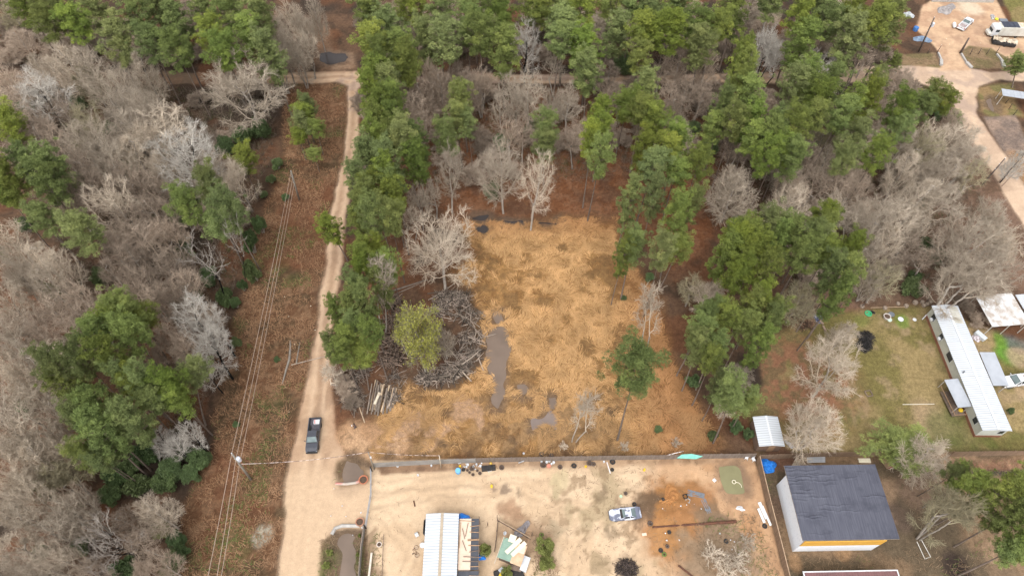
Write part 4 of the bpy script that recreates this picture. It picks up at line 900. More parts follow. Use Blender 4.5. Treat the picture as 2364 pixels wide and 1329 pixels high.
# ------------------------------------------------------------ filler wood: small bare trees nothing tells apart
rf = random.Random(77)
ZON = [P([(-200, 215), (600, 210), (640, 300), (600, 480), (545, 650), (500, 860), (440, 1090), (400, 1360), (-150, 1360), (-400, 600)]), P([(850, 205), (1380, 205), (1400, 420), (1000, 430), (940, 560), (845, 560), (830, 350)]),
       P([(1380, 205), (2090, 205), (2200, 330), (2300, 520), (2230, 670), (1830, 690), (1650, 540), (1600, 400), (1400, 400)]), P([(-200, 150), (690, 150), (650, 60), (-300, 60)]), P([(850, 150), (2050, 140), (2000, 60), (840, 60)])]
cnt = 0; tries = 0
HOLE = P([(1985, 545), (2225, 540), (2230, 680), (1990, 690)]); LATE = []
ZN = ['in the left woods', 'behind the road row', 'in the right woods', 'above the narrow track at left', 'under the back row pines']
FL_ = [BARE[5], BROWN[5], BROWN[2], BROWN[3], OLIVE[5]]
while cnt < 260 and tries < 30000:
    tries += 1; zi = rf.choices(range(5), (24, 10, 34, 8, 12))[0]; z = ZON[zi]
    xs = [q[0] for q in z]; ys = [q[1] for q in z]; a = rf.uniform(max(-140, min(xs)), min(140, max(xs))); b = rf.uniform(max(20, min(ys)), min(176, max(ys)))
    if sdf(z, np.array([a]), np.array([b]))[0] > 0 or abs(a) > 12 + b * .8: continue
    if sdf(ROAD, np.array([a]), np.array([b]))[0] < 1.5 or sdf(HOLE, np.array([a]), np.array([b]))[0] < 0: continue
    if any((a - p) ** 2 + (b - q) ** 2 < 2.7 ** 2 for p, q in PLANTED): continue
    PLANTED.append((a, b)); cnt += 1; lowb = cnt > 70
    nz = min(NEARTXT, key=lambda q: (q[0] - a) ** 2 + (q[1] - b) ** 2)
    sz = rf.uniform(2.5, 5) if lowb else rf.uniform(7, 12)
    key = (('low' if lowb and sz < 3.7 else 'wide' if lowb else 'thin' if sz < 9.5 else 'slim') + (' bush' if lowb else ' tree'), f"{nz[2]} {nz[3]}")
    if lowb: o_ = plant('bare_shrub', BRUSHY, a, b, sz, rf.uniform(2.2, 3.6), rf.uniform(0, 6.28), 'x', 'bush', 'understory bushes')
    else: o_ = plant('bare_tree', FL_[rf.randrange(len(FL_))], a, b, sz, rf.uniform(2.6, 4.0), rf.uniform(0, 6.28), 'x', 'bare tree', 'understory trees')
    LATE.append((key, a / (CAMH / SP + b), o_))
for key in sorted(set(q[0] for q in LATE)):
    g_ = sorted([q for q in LATE if q[0] == key], key=lambda q: q[1])
    for i, q in enumerate(g_):
        od = '' if len(g_) == 1 else (', ' + (ORD[i] if i < 12 else f'{i + 1}th from the left').replace(' the', '') + ',')
        q[2]['label'] = ' '.join(f"{key[0]}{od} by the {key[1]}".split()[:16])
# forest floor sticks and saplings
rs = np.random.RandomState(44); A = []
for z, dn in ((ZON[0], 1.6), (ZON[1], 1.4), (ZON[2], 1.4), (ZON[3], 1.0), (ZON[4], 1.0)):
    a, b = scatter_in(z, dn, 45); A.append(np.stack([a, b], 1))
A = np.concatenate(A); A = A[(np.abs(A[:, 0]) < 22 + A[:, 1] * .8) & (sdf(ROAD, A[:, 0], A[:, 1]) > 1)]
per = 9; B = np.repeat(A, per, 0); n = len(B); zz = ground_zs(B[:, 0], B[:, 1])
p0 = np.stack([B[:, 0] + rs.normal(0, .15, n), B[:, 1] + rs.normal(0, .15, n), zz], 1); d = rs.normal(size=(n, 3)); d[:, 2] = np.abs(d[:, 2]) + .5; d /= np.linalg.norm(d, axis=1, keepdims=True)
L = rs.uniform(.7, 2.4, (n, 1)); s = np.cross(d, rs.normal(size=(n, 3))); s /= np.linalg.norm(s, axis=1, keepdims=True)
V = np.stack([p0 - s * .022, p0 + s * .022, p0 + d * L], 1).reshape(-1, 3)
c = np.array([.20, .155, .115]) * rs.uniform(.55, 1.35, (n, 1)); gsel = np.repeat(rs.rand(len(A), 1) < .16, per, 0); c = np.where(gsel, np.array([[.085, .105, .04]]), c)
o = np_mesh('forest_undergrowth', V, np.arange(3 * n).reshape(-1, 3), np.repeat(c, 3, 0), gmat); tag(o, kind='stuff'); o['label'] = 'tangle of saplings and dead stems on the forest floor'; o['category'] = 'undergrowth'
# ------------------------------------------------------------ materials of the built things
WHITE_M = M_ribbed('white_sheet_metal', (.52, .545, .58), .64, .80)

WORN_M = M('worn_sheet_metal', (.66, .67, .68), (.42, .36, .31), .7, .55, .1, .42, .62)
GREY_SH = M('grey_sheet_metal', (.40, .42, .46), (.33, .35, .39), .6, .5, .1)
TAN_CAP = M('tan_ridge_cap', (.40, .33, .25), None, 2, .7)
GREEN_SH = M('green_sheet_metal', (.235, .34, .27), (.19, .275, .225), .8, .55)
PLY = M('plywood', (.56, .40, .27), (.44, .29, .18), 1.2, .8)
PLYP = M('pale_sheathing', (.66, .51, .40), (.58, .44, .34), 1.5, .8)
CREAM = M('cream_boards', (.66, .61, .47), (.60, .54, .42), 1.0, .75)
LUM = M('lumber', (.38, .245, .15), (.28, .17, .10), 2.5, .85, rnd=.15)
LUMD = M('weathered_lumber', (.20, .145, .11), (.13, .095, .075), 2.5, .9, rnd=.15)
FENCE_M = M('fence_boards', (.225, .18, .15), (.15, .12, .10), 1.3, .92, stretch=(3, 3, .4))
FENCE_W = M('warm_fence_boards', (.26, .175, .115), (.18, .12, .08), 1.3, .92, stretch=(3, 3, .4))
FENCE_T = M('tan_rail', (.40, .285, .19), (.29, .20, .135), 1.6, .9)
GALV = M('galvanised_steel', (.45, .46, .48), (.36, .37, .39), 2, .45, .5)
GLASS = M('dark_glass', (.035, .04, .045), (.05, .055, .06), 1, .12)
WS = M('windscreen_glass', (.16, .20, .20), (.11, .14, .145), 1, .12)
BLACKP = M('charcoal_paint', (.062, .064, .078), (.052, .054, .066), 1, .28)
BLACK = M('black_plastic', (.018, .018, .020), (.03, .03, .03), 3, .6)
RUB = M('tyre_rubber', (.025, .025, .026), (.04, .038, .036), 4, .85)
CHR = M('bright_trim', (.55, .56, .58), None, 3, .25, .8)
WHP = M('white_paint', (.62, .63, .65), (.56, .57, .59), 1, .3)
WRAP = M('white_house_wrap', (.78, .80, .84), (.36, .39, .48), 1.0, .6, lo=.66, hi=.69, stretch=(2.2, 2.2, 9), detail=2)
SIDING = M('pale_siding', (.56, .565, .50), (.50, .505, .45), 1, .7)
SKIRT = M('rust_brown_skirting', (.30, .135, .085), (.24, .11, .07), 2, .85)
BLUE = M('blue_tarp_plastic', (.022, .20, .62), (.012, .13, .47), 1.8, .45, bmp=.5)
CONC = M('concrete', (.42, .40, .375), (.32, .30, .28), 1.2, .9)
RUST = M('rusty_iron', (.13, .055, .032), (.075, .035, .024), 2.5, .85)
YEL = M('yellow_plastic', (.72, .48, .03), None, 3, .5)
RED = M('red_plastic', (.48, .05, .04), None, 3, .5)
TERR = M('terracotta', (.45, .17, .09), (.34, .12, .07), 3, .8)
SOIL = M('dark_soil', (.10, .065, .045), (.06, .04, .03), 3, .95)
GRNP = M('green_plastic', (.06, .36, .16), None, 3, .45)
TEAL = M('turquoise_paint', (.22, .56, .46), (.17, .46, .385), 2, .55)
DARKJ = M('scorched_black', (.022, .02, .02), (.045, .04, .038), 2, .9)
GREYP = M('grey_plastic', (.17, .185, .21), (.13, .14, .16), 2, .55)
WOODG = M('grey_dead_wood', (.27, .22, .18), (.15, .12, .10), 1.6, .95, rnd=.3)
WOODT = M('peeled_tan_wood', (.50, .38, .26), (.36, .26, .18), 1.5, .9, rnd=.15)
NETM = M('dark_felt', (.075, .078, .092), (.055, .057, .068), 1.0, .8)

def quad_frame(px4, z):
    "four photo corners TL TR BR BL at height z -> centre, along-width angle, W, D"
    q = [np.array(G(*p, z)) for p in px4]; c = sum(q) / 4; u = (q[1] - q[0]) + (q[2] - q[3]); v = (q[0] - q[3]) + (q[1] - q[2])
    W = (np.hypot(*(q[1] - q[0])) + np.hypot(*(q[2] - q[3]))) / 2; D = (np.hypot(*(q[0] - q[3])) + np.hypot(*(q[1] - q[2]))) / 2
    a = (math.atan2(u[1], u[0]) + math.atan2(-v[0], v[1])) / 2
    return c, a, W, D
def ribs(mb, x0, x1, y0, y1, zf, n, along='x', h=.035, w=.06):
    "raised ribs over a roof plane; zf(x, y) gives its height"
    for i in range(n):
        t = (i + .5) / n
        if along == 'x': y_ = y0 + (y1 - y0) * t; a = (x0, y_, zf(x0, y_)); b = (x1, y_, zf(x1, y_))
        else: x_ = x0 + (x1 - x0) * t; a = (x_, y0, zf(x_, y0)); b = (x_, y1, zf(x_, y1))
        mb.beam(Vector(a) + Vector((0, 0, h / 2)), Vector(b) + Vector((0, 0, h / 2)), w, h)
def roof_slab(mb, xa, za, xb, zb, y0, y1, t=.05):
    mb.add([(xa, y0, za), (xb, y0, zb), (xb, y1, zb), (xa, y1, za), (xa, y0, za - t), (xb, y0, zb - t), (xb, y1, zb - t), (xa, y1, za - t)],
           [(0, 1, 2, 3), (7, 6, 5, 4), (0, 4, 5, 1), (1, 5, 6, 2), (2, 6, 7, 3), (3, 7, 4, 0)])

# ---- long white roofed shed at bottom centre
c, a, W_r, D_r = quad_frame([(984, 1185), (1059, 1183), (1054, 1345), (973, 1345)], 3.1)
D_r = 15.0; v = np.array((-math.sin(a), math.cos(a))); top = (np.array(G(984, 1185, 3.1)) + np.array(G(1059, 1183, 3.1))) / 2; c = top - v * D_r / 2
t = thing('long_shed', 'long shed with white ribbed metal roof and tan ridge cap in the sandy yard', 'shed', (c[0], c[1], 0), a)
hw, hd = W_r / 2, D_r / 2
MB().box((0, 0, 1.4), (W_r - .5, D_r - .5, 2.8)).build('wall', M('shed_wall', (.30, .25, .20), None, 1, .9), t)
for s in (-1, 1):
    m = MB(); xa, xb = s * .22, s * hw; roof_slab(m, xa, 3.34, xb, 3.0, -hd, hd)
    ribs(m, xa, xb, -hd + .1, hd - .1, lambda x_, y_: 3.34 + (abs(x_) - .22) / (hw - .22) * (-.34), 34, 'x', .045, .07)
    m.build('roof_panel', WHITE_M, t)
MB().box((0, 0, 3.36), (.42, D_r + .02, .06)).build('ridge_cap', TAN_CAP, t)
# ---- unfinished deck beside it
q = G(1059, 1192, 2.3); L_ = lambda x_, y_, z_: None
t2 = thing('unfinished_lean_to', 'unfinished lean-to with pale sheathing, dark felt and loose timber beside the white roof', 'lean-to', (c[0] + math.cos(a) * hw, c[1] + math.sin(a) * hw, 0), a)
yT = hd - .6
MB().box((.95, yT - 3.6, 2.35), (1.75, 7.2, .05)).build('sheathing', PLYP, t2)
MB().box((2.42, yT - 3.6, 2.30), (1.15, 7.2, .05)).box((1.55, yT - 10.6, 2.28), (3.0, 6.5, .05)).build('felt', NETM, t2)
m = MB()
for yy in np.arange(yT - 13.5, yT, 1.2): m.beam((0.05, yy, 2.2), (3.0, yy, 2.2), .06, .14)
m.build('joist', LUM, t2)
for (x_, y_) in ((3.0, yT - .1), (3.0, yT - 3.5), (3.0, yT - 7), (3.0, yT - 10.5)): MB().box((x_, y_, 1.25), (.12, .12, 2.5)).build('post', LUMD, t2)
MB().beam((3.0, yT, 2.36), (3.0, yT - 7.4, 2.36), .06, .12).beam((.05, yT - 7.3, 2.42), (1.8, yT - 7.3, 2.42), .1, .06).build('edge_board', LUMD, t2)
rr = random.Random(3); ex = c + np.array((math.cos(a), math.sin(a))) * hw
def loc(x_, y_): return (ex[0] + math.cos(a) * x_ - math.sin(a) * y_, ex[1] + math.sin(a) * x_ + math.cos(a) * y_)
BD = [(1.2, -1.6, 80, 2.0, .09, 1), (.75, -2.2, 105, 1.6, .09, 1), (.9, -3.9, 112, 1.6, .09, 1), (2.4, -1.1, 5, 1.5, .10, 0), (2.3, -2.0, -4, 1.4, .10, 0), (2.2, -3.1, 2, 1.7, .24, 0), (2.3, -3.9, -1, 1.7, .12, 0), (2.4, -4.7, 8, 1.6, .09, 1), (2.1, -5.5, -3, 2.6, .10, 1), (1.9, -6.1, -1, 2.4, .09, 1), (2.5, -6.8, 1, 1.4, .10, 0), (2.6, -8.1, -3, 1.8, .10, 0), (2.7, -10.4, 100, 3.0, .12, 0), (.22, -2.4, 88, 3.6, .08, 0), (1.1, -.35, -4, 2.4, .08, 0), (2.5, -1.5, 20, 1.2, .08, 1)]
WH = ['first', 'second', 'third', 'fourth', 'fifth', 'sixth', 'seventh', 'eighth', 'ninth', 'tenth', 'eleventh', 'twelfth', 'thirteenth', 'fourteenth', 'fifteenth', 'sixteenth', 'seventeenth', 'eighteenth', 'nineteenth', 'twentieth']
BD.sort(key=lambda b: -b[1])
for i, (x_, y_, an, ln, wd, k) in enumerate(BD):
    p_ = loc(x_, yT + y_); single('timber_board', MB().box((0, 0, 0), (ln, wd, .05)), LUMD if k else LUM, f"{'dark' if k else 'tan'} loose board on the lean-to, {WH[i]} from the top end", 'board', (p_[0], p_[1], 2.42 + .012 * i), a + math.radians(an), 'loose boards on the lean-to')
for i, (x_, y_) in enumerate(((3.3, -10.3), (3.75, -10.3))):
    p_ = loc(x_, yT + y_); single('timber_board', MB().box((0, 0, 0), (.16, 3.6, .1)), LUM, f"long tan plank leaning low beside the lean-to, {('nearer the shed', 'farther from the shed')[i]}", 'board', (p_[0], p_[1], 1.6), a + .03)
def tarp(label, px_, py_, z_, sx, sy, h, seed, mat=None, folds=9, name='tarp'):
    rnd = np.random.RandomState(seed); n = 26; m = MB(); vs = []; x0, y0 = G(px_, py_, z_)
    u = np.linspace(-1, 1, n); U, Vv = np.meshgrid(u, u); R_ = np.sqrt(U ** 2 + Vv ** 2) + 1e-6; cap = np.maximum(np.abs(U), np.abs(Vv)); k = cap / R_; X = U * k; Y = Vv * k; rad = np.sqrt(X ** 2 + Y ** 2); th = np.arctan2(Y, X)
    edge = 1 + .14 * np.sin(3 * th + rnd.rand() * 6) + .10 * np.sin(5 * th + rnd.rand() * 6)
    Z = h * (1 - rad ** 2 * .95) * (.75 + .5 * (fbm(X * 3 + 20, Y * 3 + 20, 1.0, seed, 3))) + .08 * np.sin(folds * (rad + .25 * np.sin(2 * th + seed)) * 2.4 + th) * (1 - rad * .6)
    Z = np.maximum(Z, .02); vs = [(X[i, j] * sx * edge[i, j], Y[i, j] * sy * edge[i, j], Z[i, j]) for i in range(n) for j in range(n)]
    m.add(vs, [(i * n + j, i * n + j + 1, (i + 1) * n + j + 1, (i + 1) * n + j) for i in range(n - 1) for j in range(n - 1)])
    return single(name, m, mat or BLUE, label, name.replace('_', ' '), (x0, y0, z_ + .02), rnd.rand() * 3, smooth=False)
tarp('crumpled blue tarp at the top corner of the lean-to', 1070, 1196, 1.2, 1.1, .7, 1.0, 1)
tarp('small blue tarp hanging at the side of the lean-to', 1108, 1285, .9, .5, .9, .7, 2)
tarp('big bright blue crumpled tarp in the fence corner', 1772, 1074, 0, 1.15, 1.35, .8, 3, folds=12)
tarp('faded blue tarp heap below the roadside utility pole', 2128, 92, 0, 2.3, 1.1, .8, 4, M('faded_tarp', (.20, .27, .36), (.11, .15, .22), 1.2, .6))
tarp('grey rubble and sheeting heap by the concrete slab', 2185, 22, 0, 3.3, 1.5, .7, 5, M('rubble', (.33, .30, .29), (.19, .17, .165), 1.4, .9), name='rubble_heap')
tarp('pale junk heap among the pines near the building site', 2098, 35, 0, 1.4, 1.2, .5, 6, M('pale_junk', (.5, .52, .54), (.24, .25, .26), 1.8, .8), name='junk_heap')
tarp('orange clay mound in the middle of the yard', 1548, 1160, 0, 2.0, 2.6, .45, 8, M('orange_clay', (.36, .17, .06), (.28, .125, .045), 2, .95), name='clay_mound')

# ---- green roofed shack
c, a, Wq, Dq = quad_frame([(1164, 1236), (1218, 1260), (1202, 1304), (1148, 1286)], 2.4)
t = thing('patchwork_shack', 'small shack roofed half in green metal, half in plywood, with cream boards on top', 'shack', (c[0], c[1], 0), a)
hw, hd = Wq / 2, Dq / 2
MB().box((0, 0, 1.1), (Wq - .4, Dq - .4, 2.2)).build('wall', LUMD, t)
m = MB().box((-hw * .45, 0, 2.3), (Wq * .55, Dq, .04)); ribs(m, -hw, hw * .1, -hd, hd, lambda x_, y_: 2.32, 9, 'x', .04, .05); m.build('green_roof_sheet', GREEN_SH, t)
MB().box((hw * .55, -.1, 2.28), (Wq * .45, Dq, .04)).build('plywood_roof_sheet', PLY, t)
MB().box((hw * .62, hd * .5, 2.325), (Wq * .3, Dq * .4, .03), .05).build('pale_roof_sheet', PLYP, t)
for x_, y_, L2, an in ((-.1, .75, 2.9, 62), (.75, .6, 2.7, 62)): MB().box((x_, y_, 2.40), (L2, .62, .06), math.radians(an - math.degrees(0))).build('cream_board', CREAM, t)
MB().box((-.6, hd + .15, 2.39), (1.0, 1.1, .04)).build('pale_roof_sheet', CREAM, t)
MB().beam((-hw - .05, -hd - 1, 2.45), (-hw - .05, hd, 2.45), .08, .08).build('edge_pole', M('pale_pole', (.52, .45, .36)), t)
MB().beam((-hw + .2, hd - .3, 2.5), (-hw + .2, hd + 1.5, 2.5), .08, .08).build('edge_pole', LUM, t); MB().beam((hw - .1, hd - .1, 2.5), (hw - .1, hd + 1.5, 2.5), .08, .08).build('edge_pole', LUM, t)
def plank(name, label, p0, p1, z0, z1, w, h, mat, cat, group=None):
    a_ = G3(*p0, z0); b_ = G3(*p1, z1); m_ = (a_ + b_) / 2; mb = MB().beam(a_ - m_, b_ - m_, w, h); return single(name, mb, mat, label, cat, tuple(m_), 0, group)
def pole_(name, label, p0, p1, z0, z1, r, mat, cat, group=None, r2=None, n=8, sag=0):
    a_ = G3(*p0, z0); b_ = G3(*p1, z1); m_ = (a_ + b_) / 2; pts = [a_.lerp(b_, k / 6) - m_ - Vector((0, 0, sag * (1 - (k / 3 - 1) ** 2))) for k in range(7)]
    mb = MB().tube(pts, [r + ((r2 if r2 is not None else r) - r) * k / 6 for k in range(7)], n); return single(name, mb, mat, label, cat, tuple(m_), 0, group)
single('white_box', MB().box((0, 0, .45), (1.0, 2.1, .9), bev=.05), WHP, 'white box freezer standing beside the patchwork shack', 'freezer', (*G(1212, 1303), 0), a)
single('white_bucket', MB().lathe([(.0, 0), (.22, 0), (.27, .5), (.24, .5), (.22, .1), (0, .1)]), WHP, 'white bucket at the top left corner of the patchwork shack', 'bucket', (*G(1166, 1232), 0))
t = thing('scrap_heap', 'dark scrap heap with yellow and blue sheets below the shack', 'scrap heap', (*G(1175, 1326), 0), .3)
MB().box((0, 0, .25), (4.2, 2.2, .5), bev=.2).build('dark_sheeting', DARKJ, t); MB().box((-1.0, .4, .55), (.5, 1.3, .05), -.7).build('yellow_panel', YEL, t); MB().box((-.4, .2, .57), (.4, 1.2, .05), -.7).build('yellow_panel', YEL, t)
MB().box((-.9, .9, .6), (.8, .5, .05), .4).build('pale_panel', GREY_SH, t); MB().box((1.1, .5, .58), (1.8, .7, .06), -.5).build('brown_panel', LUMD, t)
# fence pieces of the pen around the shack
def post_(label, px_, py_, h, r=.07, mat=None, name='fence_post', group=None, cat='post'):
    p_ = G(px_, py_); return single(name, MB().tube([(0, 0, -.3), (0, 0, h * .6), (.02, .01, h)], [r, r * .95, r * .85], 7), mat or LUMD, label, cat, (p_[0], p_[1], 0), 0, group)
def picket_fence(name, label, pts_px, h, mat, board=.14, rails=2, gapp=.0, cap=None, jitter=.04, lean=0.0, postgap=2.4, posts_mat=None, panel_mats=None, face=1):
    "board fence following ground pixels: every bay is one panel part, posts and rails parts of their own"
    W = [Vector((*G(x_, y_), 0)) for x_, y_ in pts_px]; o = W[0].copy()
    t = thing(name, label, 'fence', tuple(o)); rr = random.Random(len(label)); pk = 0
    for A_, B_ in zip(W[:-1], W[1:]):
        L = (B_ - A_).length; d = (B_ - A_) / L; nrm = Vector((-d.y, d.x, 0)); nb = max(1, int(round(L / postgap)))
        for k in range(nb):
            p0 = A_ + d * L * k / nb; p1 = A_ + d * L * (k + 1) / nb; m = MB(); n = max(2, int((p1 - p0).length / (board + .01)))
            hh = h * (1 + rr.uniform(-.03, .03))
            for i in range(n):
                c_ = p0.lerp(p1, (i + .5) / n); hb = hh * (1 + rr.uniform(-jitter, jitter)); m.box(c_ - o + Vector((0, 0, hb / 2)) + nrm * rr.uniform(-.006, .006), ((p1 - p0).length / n - .008 - gapp, .022, hb), math.atan2(d.y, d.x))
            mt = mat if not panel_mats else panel_mats.get(pk, mat); m.build('panel', mt, t); pk += 1
            MB().box(p0 - o + Vector((0, 0, h * .5)) - nrm * .075 * face, (.09, .09, h * 1.02), math.atan2(d.y, d.x)).build('post', posts_mat or mat, t)
            for z_ in ([.35, h - .25, h * .5][:rails]): MB().beam(p0 - o + Vector((0, 0, z_)) - nrm * .045 * face, p1 - o + Vector((0, 0, z_)) - nrm * .045 * face, .04, .09).build('rail', posts_mat or mat, t)
            if cap: MB().beam(p0 - o + Vector((0, 0, h + .03)), p1 - o + Vector((0, 0, h + .03)), .13, .05).build('cap', cap, t)
    return t
MF = M('grey_fence_panel', (.30, .285, .265), (.22, .205, .19), .8, .8)
picket_fence('board_fence', 'grey board fence between the straw field and the sandy yard', [(864, 1078), (1015, 1070), (1140, 1066), (1300, 1063), (1500, 1060), (1740, 1056)], 1.85, FENCE_M, postgap=3.0, face=-1, panel_mats={i: MF for i in range(0, 5)})
t = picket_fence('board_fence', 'tall tan rail topped fence running down beside the white wrapped house', [(1746, 1062), (1767, 1150), (1795, 1260), (1816, 1345)], 1.9, FENCE_W, postgap=2.5, cap=FENCE_T, rails=3, posts_mat=FENCE_T, face=-1)
picket_fence('board_fence', 'brown board fence behind the dark roofed house', [(1748, 1060), (1900, 1054), (2035, 1052)], 1.9, FENCE_W, postgap=2.6, face=-1)
picket_fence('board_fence', 'warm brown board fence along the bottom of the lawn at right', [(2190, 1053), (2364, 1050), (2440, 1050)], 1.9, FENCE_W, postgap=2.5, face=-1)
picket_fence('sheet_fence', 'dark sheet fence running down beside the lowest ditch', [(843, 1218), (837, 1260), (830, 1345)], 1.3, MF, board=.5, postgap=2.5, cap=FENCE_M)
picket_fence('pen_fence', 'low weathered rail fence slanting behind the patchwork shack', [(1150, 1202), (1185, 1222), (1225, 1245)], .8, LUMD, board=.2, postgap=2.2, cap=FENCE_T, gapp=.05)
picket_fence('pen_fence', 'rusty wire edged fence left of the patchwork shack', [(1150, 1202), (1146, 1250), (1142, 1275)], .9, LUMD, board=.1, postgap=1.6, gapp=.06)
for i, (a_, b_, h_) in enumerate(((1107, 1200, 1.9), (1126, 1212, 1.6), (1148, 1200, 2.6), (1211, 1226, 2.2), (1228, 1236, 1.9))): post_(f"thin dark upright post near the lean-to and shack, {ORD[i]}", a_, b_, h_, .055, group='posts round the shack')
# corrugated grey fence corner piece
tarp('grey sheeting lying over the slanted fence', 1205, 1222, .2, 1.6, .6, .35, 12, M('grey_sheeting', (.27, .245, .25), (.20, .18, .185), 1.4, .8), name='sheeting')
# ---- sliding gate across the entrance
t = thing('tube_gate', 'long galvanised tube gate across the yard entrance', 'gate', (*G(858, 1086), 0)); o = Vector(t.location)
g0, g1 = G3(858, 1088) - o, G3(846, 1217) - o
for z_ in (.35, .8, 1.25): MB().tube([g0 + Vector((0, 0, z_)), g0.lerp(g1, .45) + Vector((.35, 0, z_)), g1 + Vector((0, 0, z_))], .045, 6).build('rail', GALV, t)
for k in (0, .25, .5, .75, 1): q = g0.lerp(g1, k) + Vector((.35 * (1 - abs(k - .45) / .55) if k not in (0, 1) else 0, 0, 0)); MB().tube([q + Vector((0, 0, .1)), q + Vector((0, 0, 1.35))], .05, 6).build('upright', GALV, t)
for i, (a_, b_, nm) in enumerate(((859, 1087, 'dark gate post at the top end of the tube gate'), (845, 1219, 'dark gate post at the bottom end of the tube gate'))): post_(nm, a_, b_, 1.9, .11, DARKJ, 'gate_post')
# ---- dark roofed house under construction
HF = 5.3
FL_, FR_, BL_ = np.array(G(1829, 1272)), np.array(G(2011, 1269)), np.array(G(1787, 1120))
u = (FR_ - FL_); Wd = np.hypot(*u); a = math.atan2(u[1], u[0]); Dp = np.hypot(*(BL_ - FL_))
v = np.array((-math.sin(a), math.cos(a))); cx = FL_ + u / 2 + v * Dp / 2
t = thing('house_under_construction', 'white wrapped house with flat dark grey roof and ochre sheathing band', 'house', (cx[0], cx[1], 0), a)
MB().box((0, 0, HF / 2 - .5), (Wd, Dp, HF - 1.0)).build('wall', WRAP, t)
MB().box((0, -Dp / 2 + .02, HF - 1.15), (Wd, .10, 2.2)).build('ochre_sheathing', M('ochre_sheathing', (.62, .34, .06), (.55, .295, .05), 1, .75), t)
MB().box((0, .12, HF - .5), (Wd - .04, Dp - .2, 1.0)).build('upper_wall', WRAP, t)
q = [np.array(G(*p, HF + .12)) for p in ((1808, 1078), (2018, 1067), (2077, 1240), (1857, 1250))]
inv = lambda p: ((p - cx) @ np.array((math.cos(a), math.sin(a))), (p - cx) @ v)
rp = [inv(p) for p in q]; rp = [(x_, y_) for x_, y_ in rp]
X0, X1 = (rp[0][0] + rp[3][0]) / 2, (rp[1][0] + rp[2][0]) / 2; Y0, Y1 = (rp[2][1] + rp[3][1]) / 2, (rp[0][1] + rp[1][1]) / 2
X0 = min(X0, -Wd / 2 - .03)
# felt roof with lap lines and wrinkles as relief
nx, ny = 90, 150; xs = np.linspace(X0, X1, nx); ys = np.linspace(Y0, Y1, ny); GX, GY = np.meshgrid(xs, ys)
Zr = HF + .12 + .012 * (np.abs(((GX - X0) / .92) % 1 - .5) > .44)
rnd = np.random.RandomState(4)
for k in range(34):
    yy = rnd.uniform(Y0 + .4, Y1 - .3) if k > 10 else Y1 - rnd.uniform(.8, 5); xx = X0 + abs(rnd.normal(0, 3.2)) if rnd.rand() < .6 else rnd.uniform(X0, X1); ln = rnd.uniform(.6, 2.4)
    wv = yy + .10 * np.sin(GX * 2.1 + k) + .05 * np.sin(GX * 5.3 + k * 2); Zr += rnd.uniform(.05, .12) * np.exp(-((GY - wv) / .085) ** 2) * np.exp(-((GX - xx) / ln) ** 4)
V = np.stack([GX.ravel(), GY.ravel(), Zr.ravel()], 1); ii = np.arange(nx * ny).reshape(ny, nx)
Fq = np.stack([ii[:-1, :-1], ii[:-1, 1:], ii[1:, 1:], ii[1:, :-1]], -1).reshape(-1, 4)
fm, fn, fb = nodes('roofing_felt'); fb.inputs['Roughness'].default_value = .75; fb.inputs['Specular IOR Level'].default_value = .2
lapf = noise(fn, 1.6, 2, .5, stretch=(6, .25, 1)); cc_ = mixrgb(fn, (.066, .068, .090), (.096, .099, .124), ramp(fn, lapf, .35, .7))
n2_ = noise(fn, .5, 4, .6); cc_ = mixrgb(fn, cc_, (.050, .052, .070), ramp(fn, n2_, .5, .75)); fn.links.new(cc_, fb.inputs['Base Color'])
o_ = np_mesh('roof', V, Fq, None, fm); o_.parent = t
MB().box(((X0 + X1) / 2, (Y0 + Y1) / 2, HF + .05), (X1 - X0, Y1 - Y0, .1)).build('roof_deck', M('roof_edge', (.42, .36, .30)), t)
# ---- maroon roof at the bottom edge
c0 = np.array(G(1853, 1318, 3.2)); c1 = np.array(G(2072, 1314, 3.2)); a2 = math.atan2(*(c1 - c0)[::-1]); W2 = np.hypot(*(c1 - c0)); v2 = np.array((-math.sin(a2), math.cos(a2))); cc2 = (c0 + c1) / 2 - v2 * 4
t = thing('maroon_roofed_house', 'house with maroon ribbed roof and white eave edge at the bottom edge', 'house', (cc2[0], cc2[1], 0), a2)
MB().box((0, 0, 1.5), (W2 - .8, 7.4, 3.0)).build('wall', SIDING, t)
m = MB().box((0, 0, 3.13), (W2 - .3, 7.7, .1)); ribs(m, -W2 / 2 + .2, W2 / 2 - .2, -3.8, 3.8, lambda x_, y_: 3.18, 34, 'y', .04, .06); m.build('roof', M('maroon_roof', (.17, .085, .085), (.13, .07, .07), 1, .6), t)
m = MB()
for x_, y_, w_, d_ in ((0, 3.93, W2, .16), (-W2 / 2 + .08, 0, .16, 7.7), (W2 / 2 - .08, 0, .16, 7.7)): m.box((x_, y_, 3.17), (w_, d_, .13))
m.build('eave_trim', WHP, t)

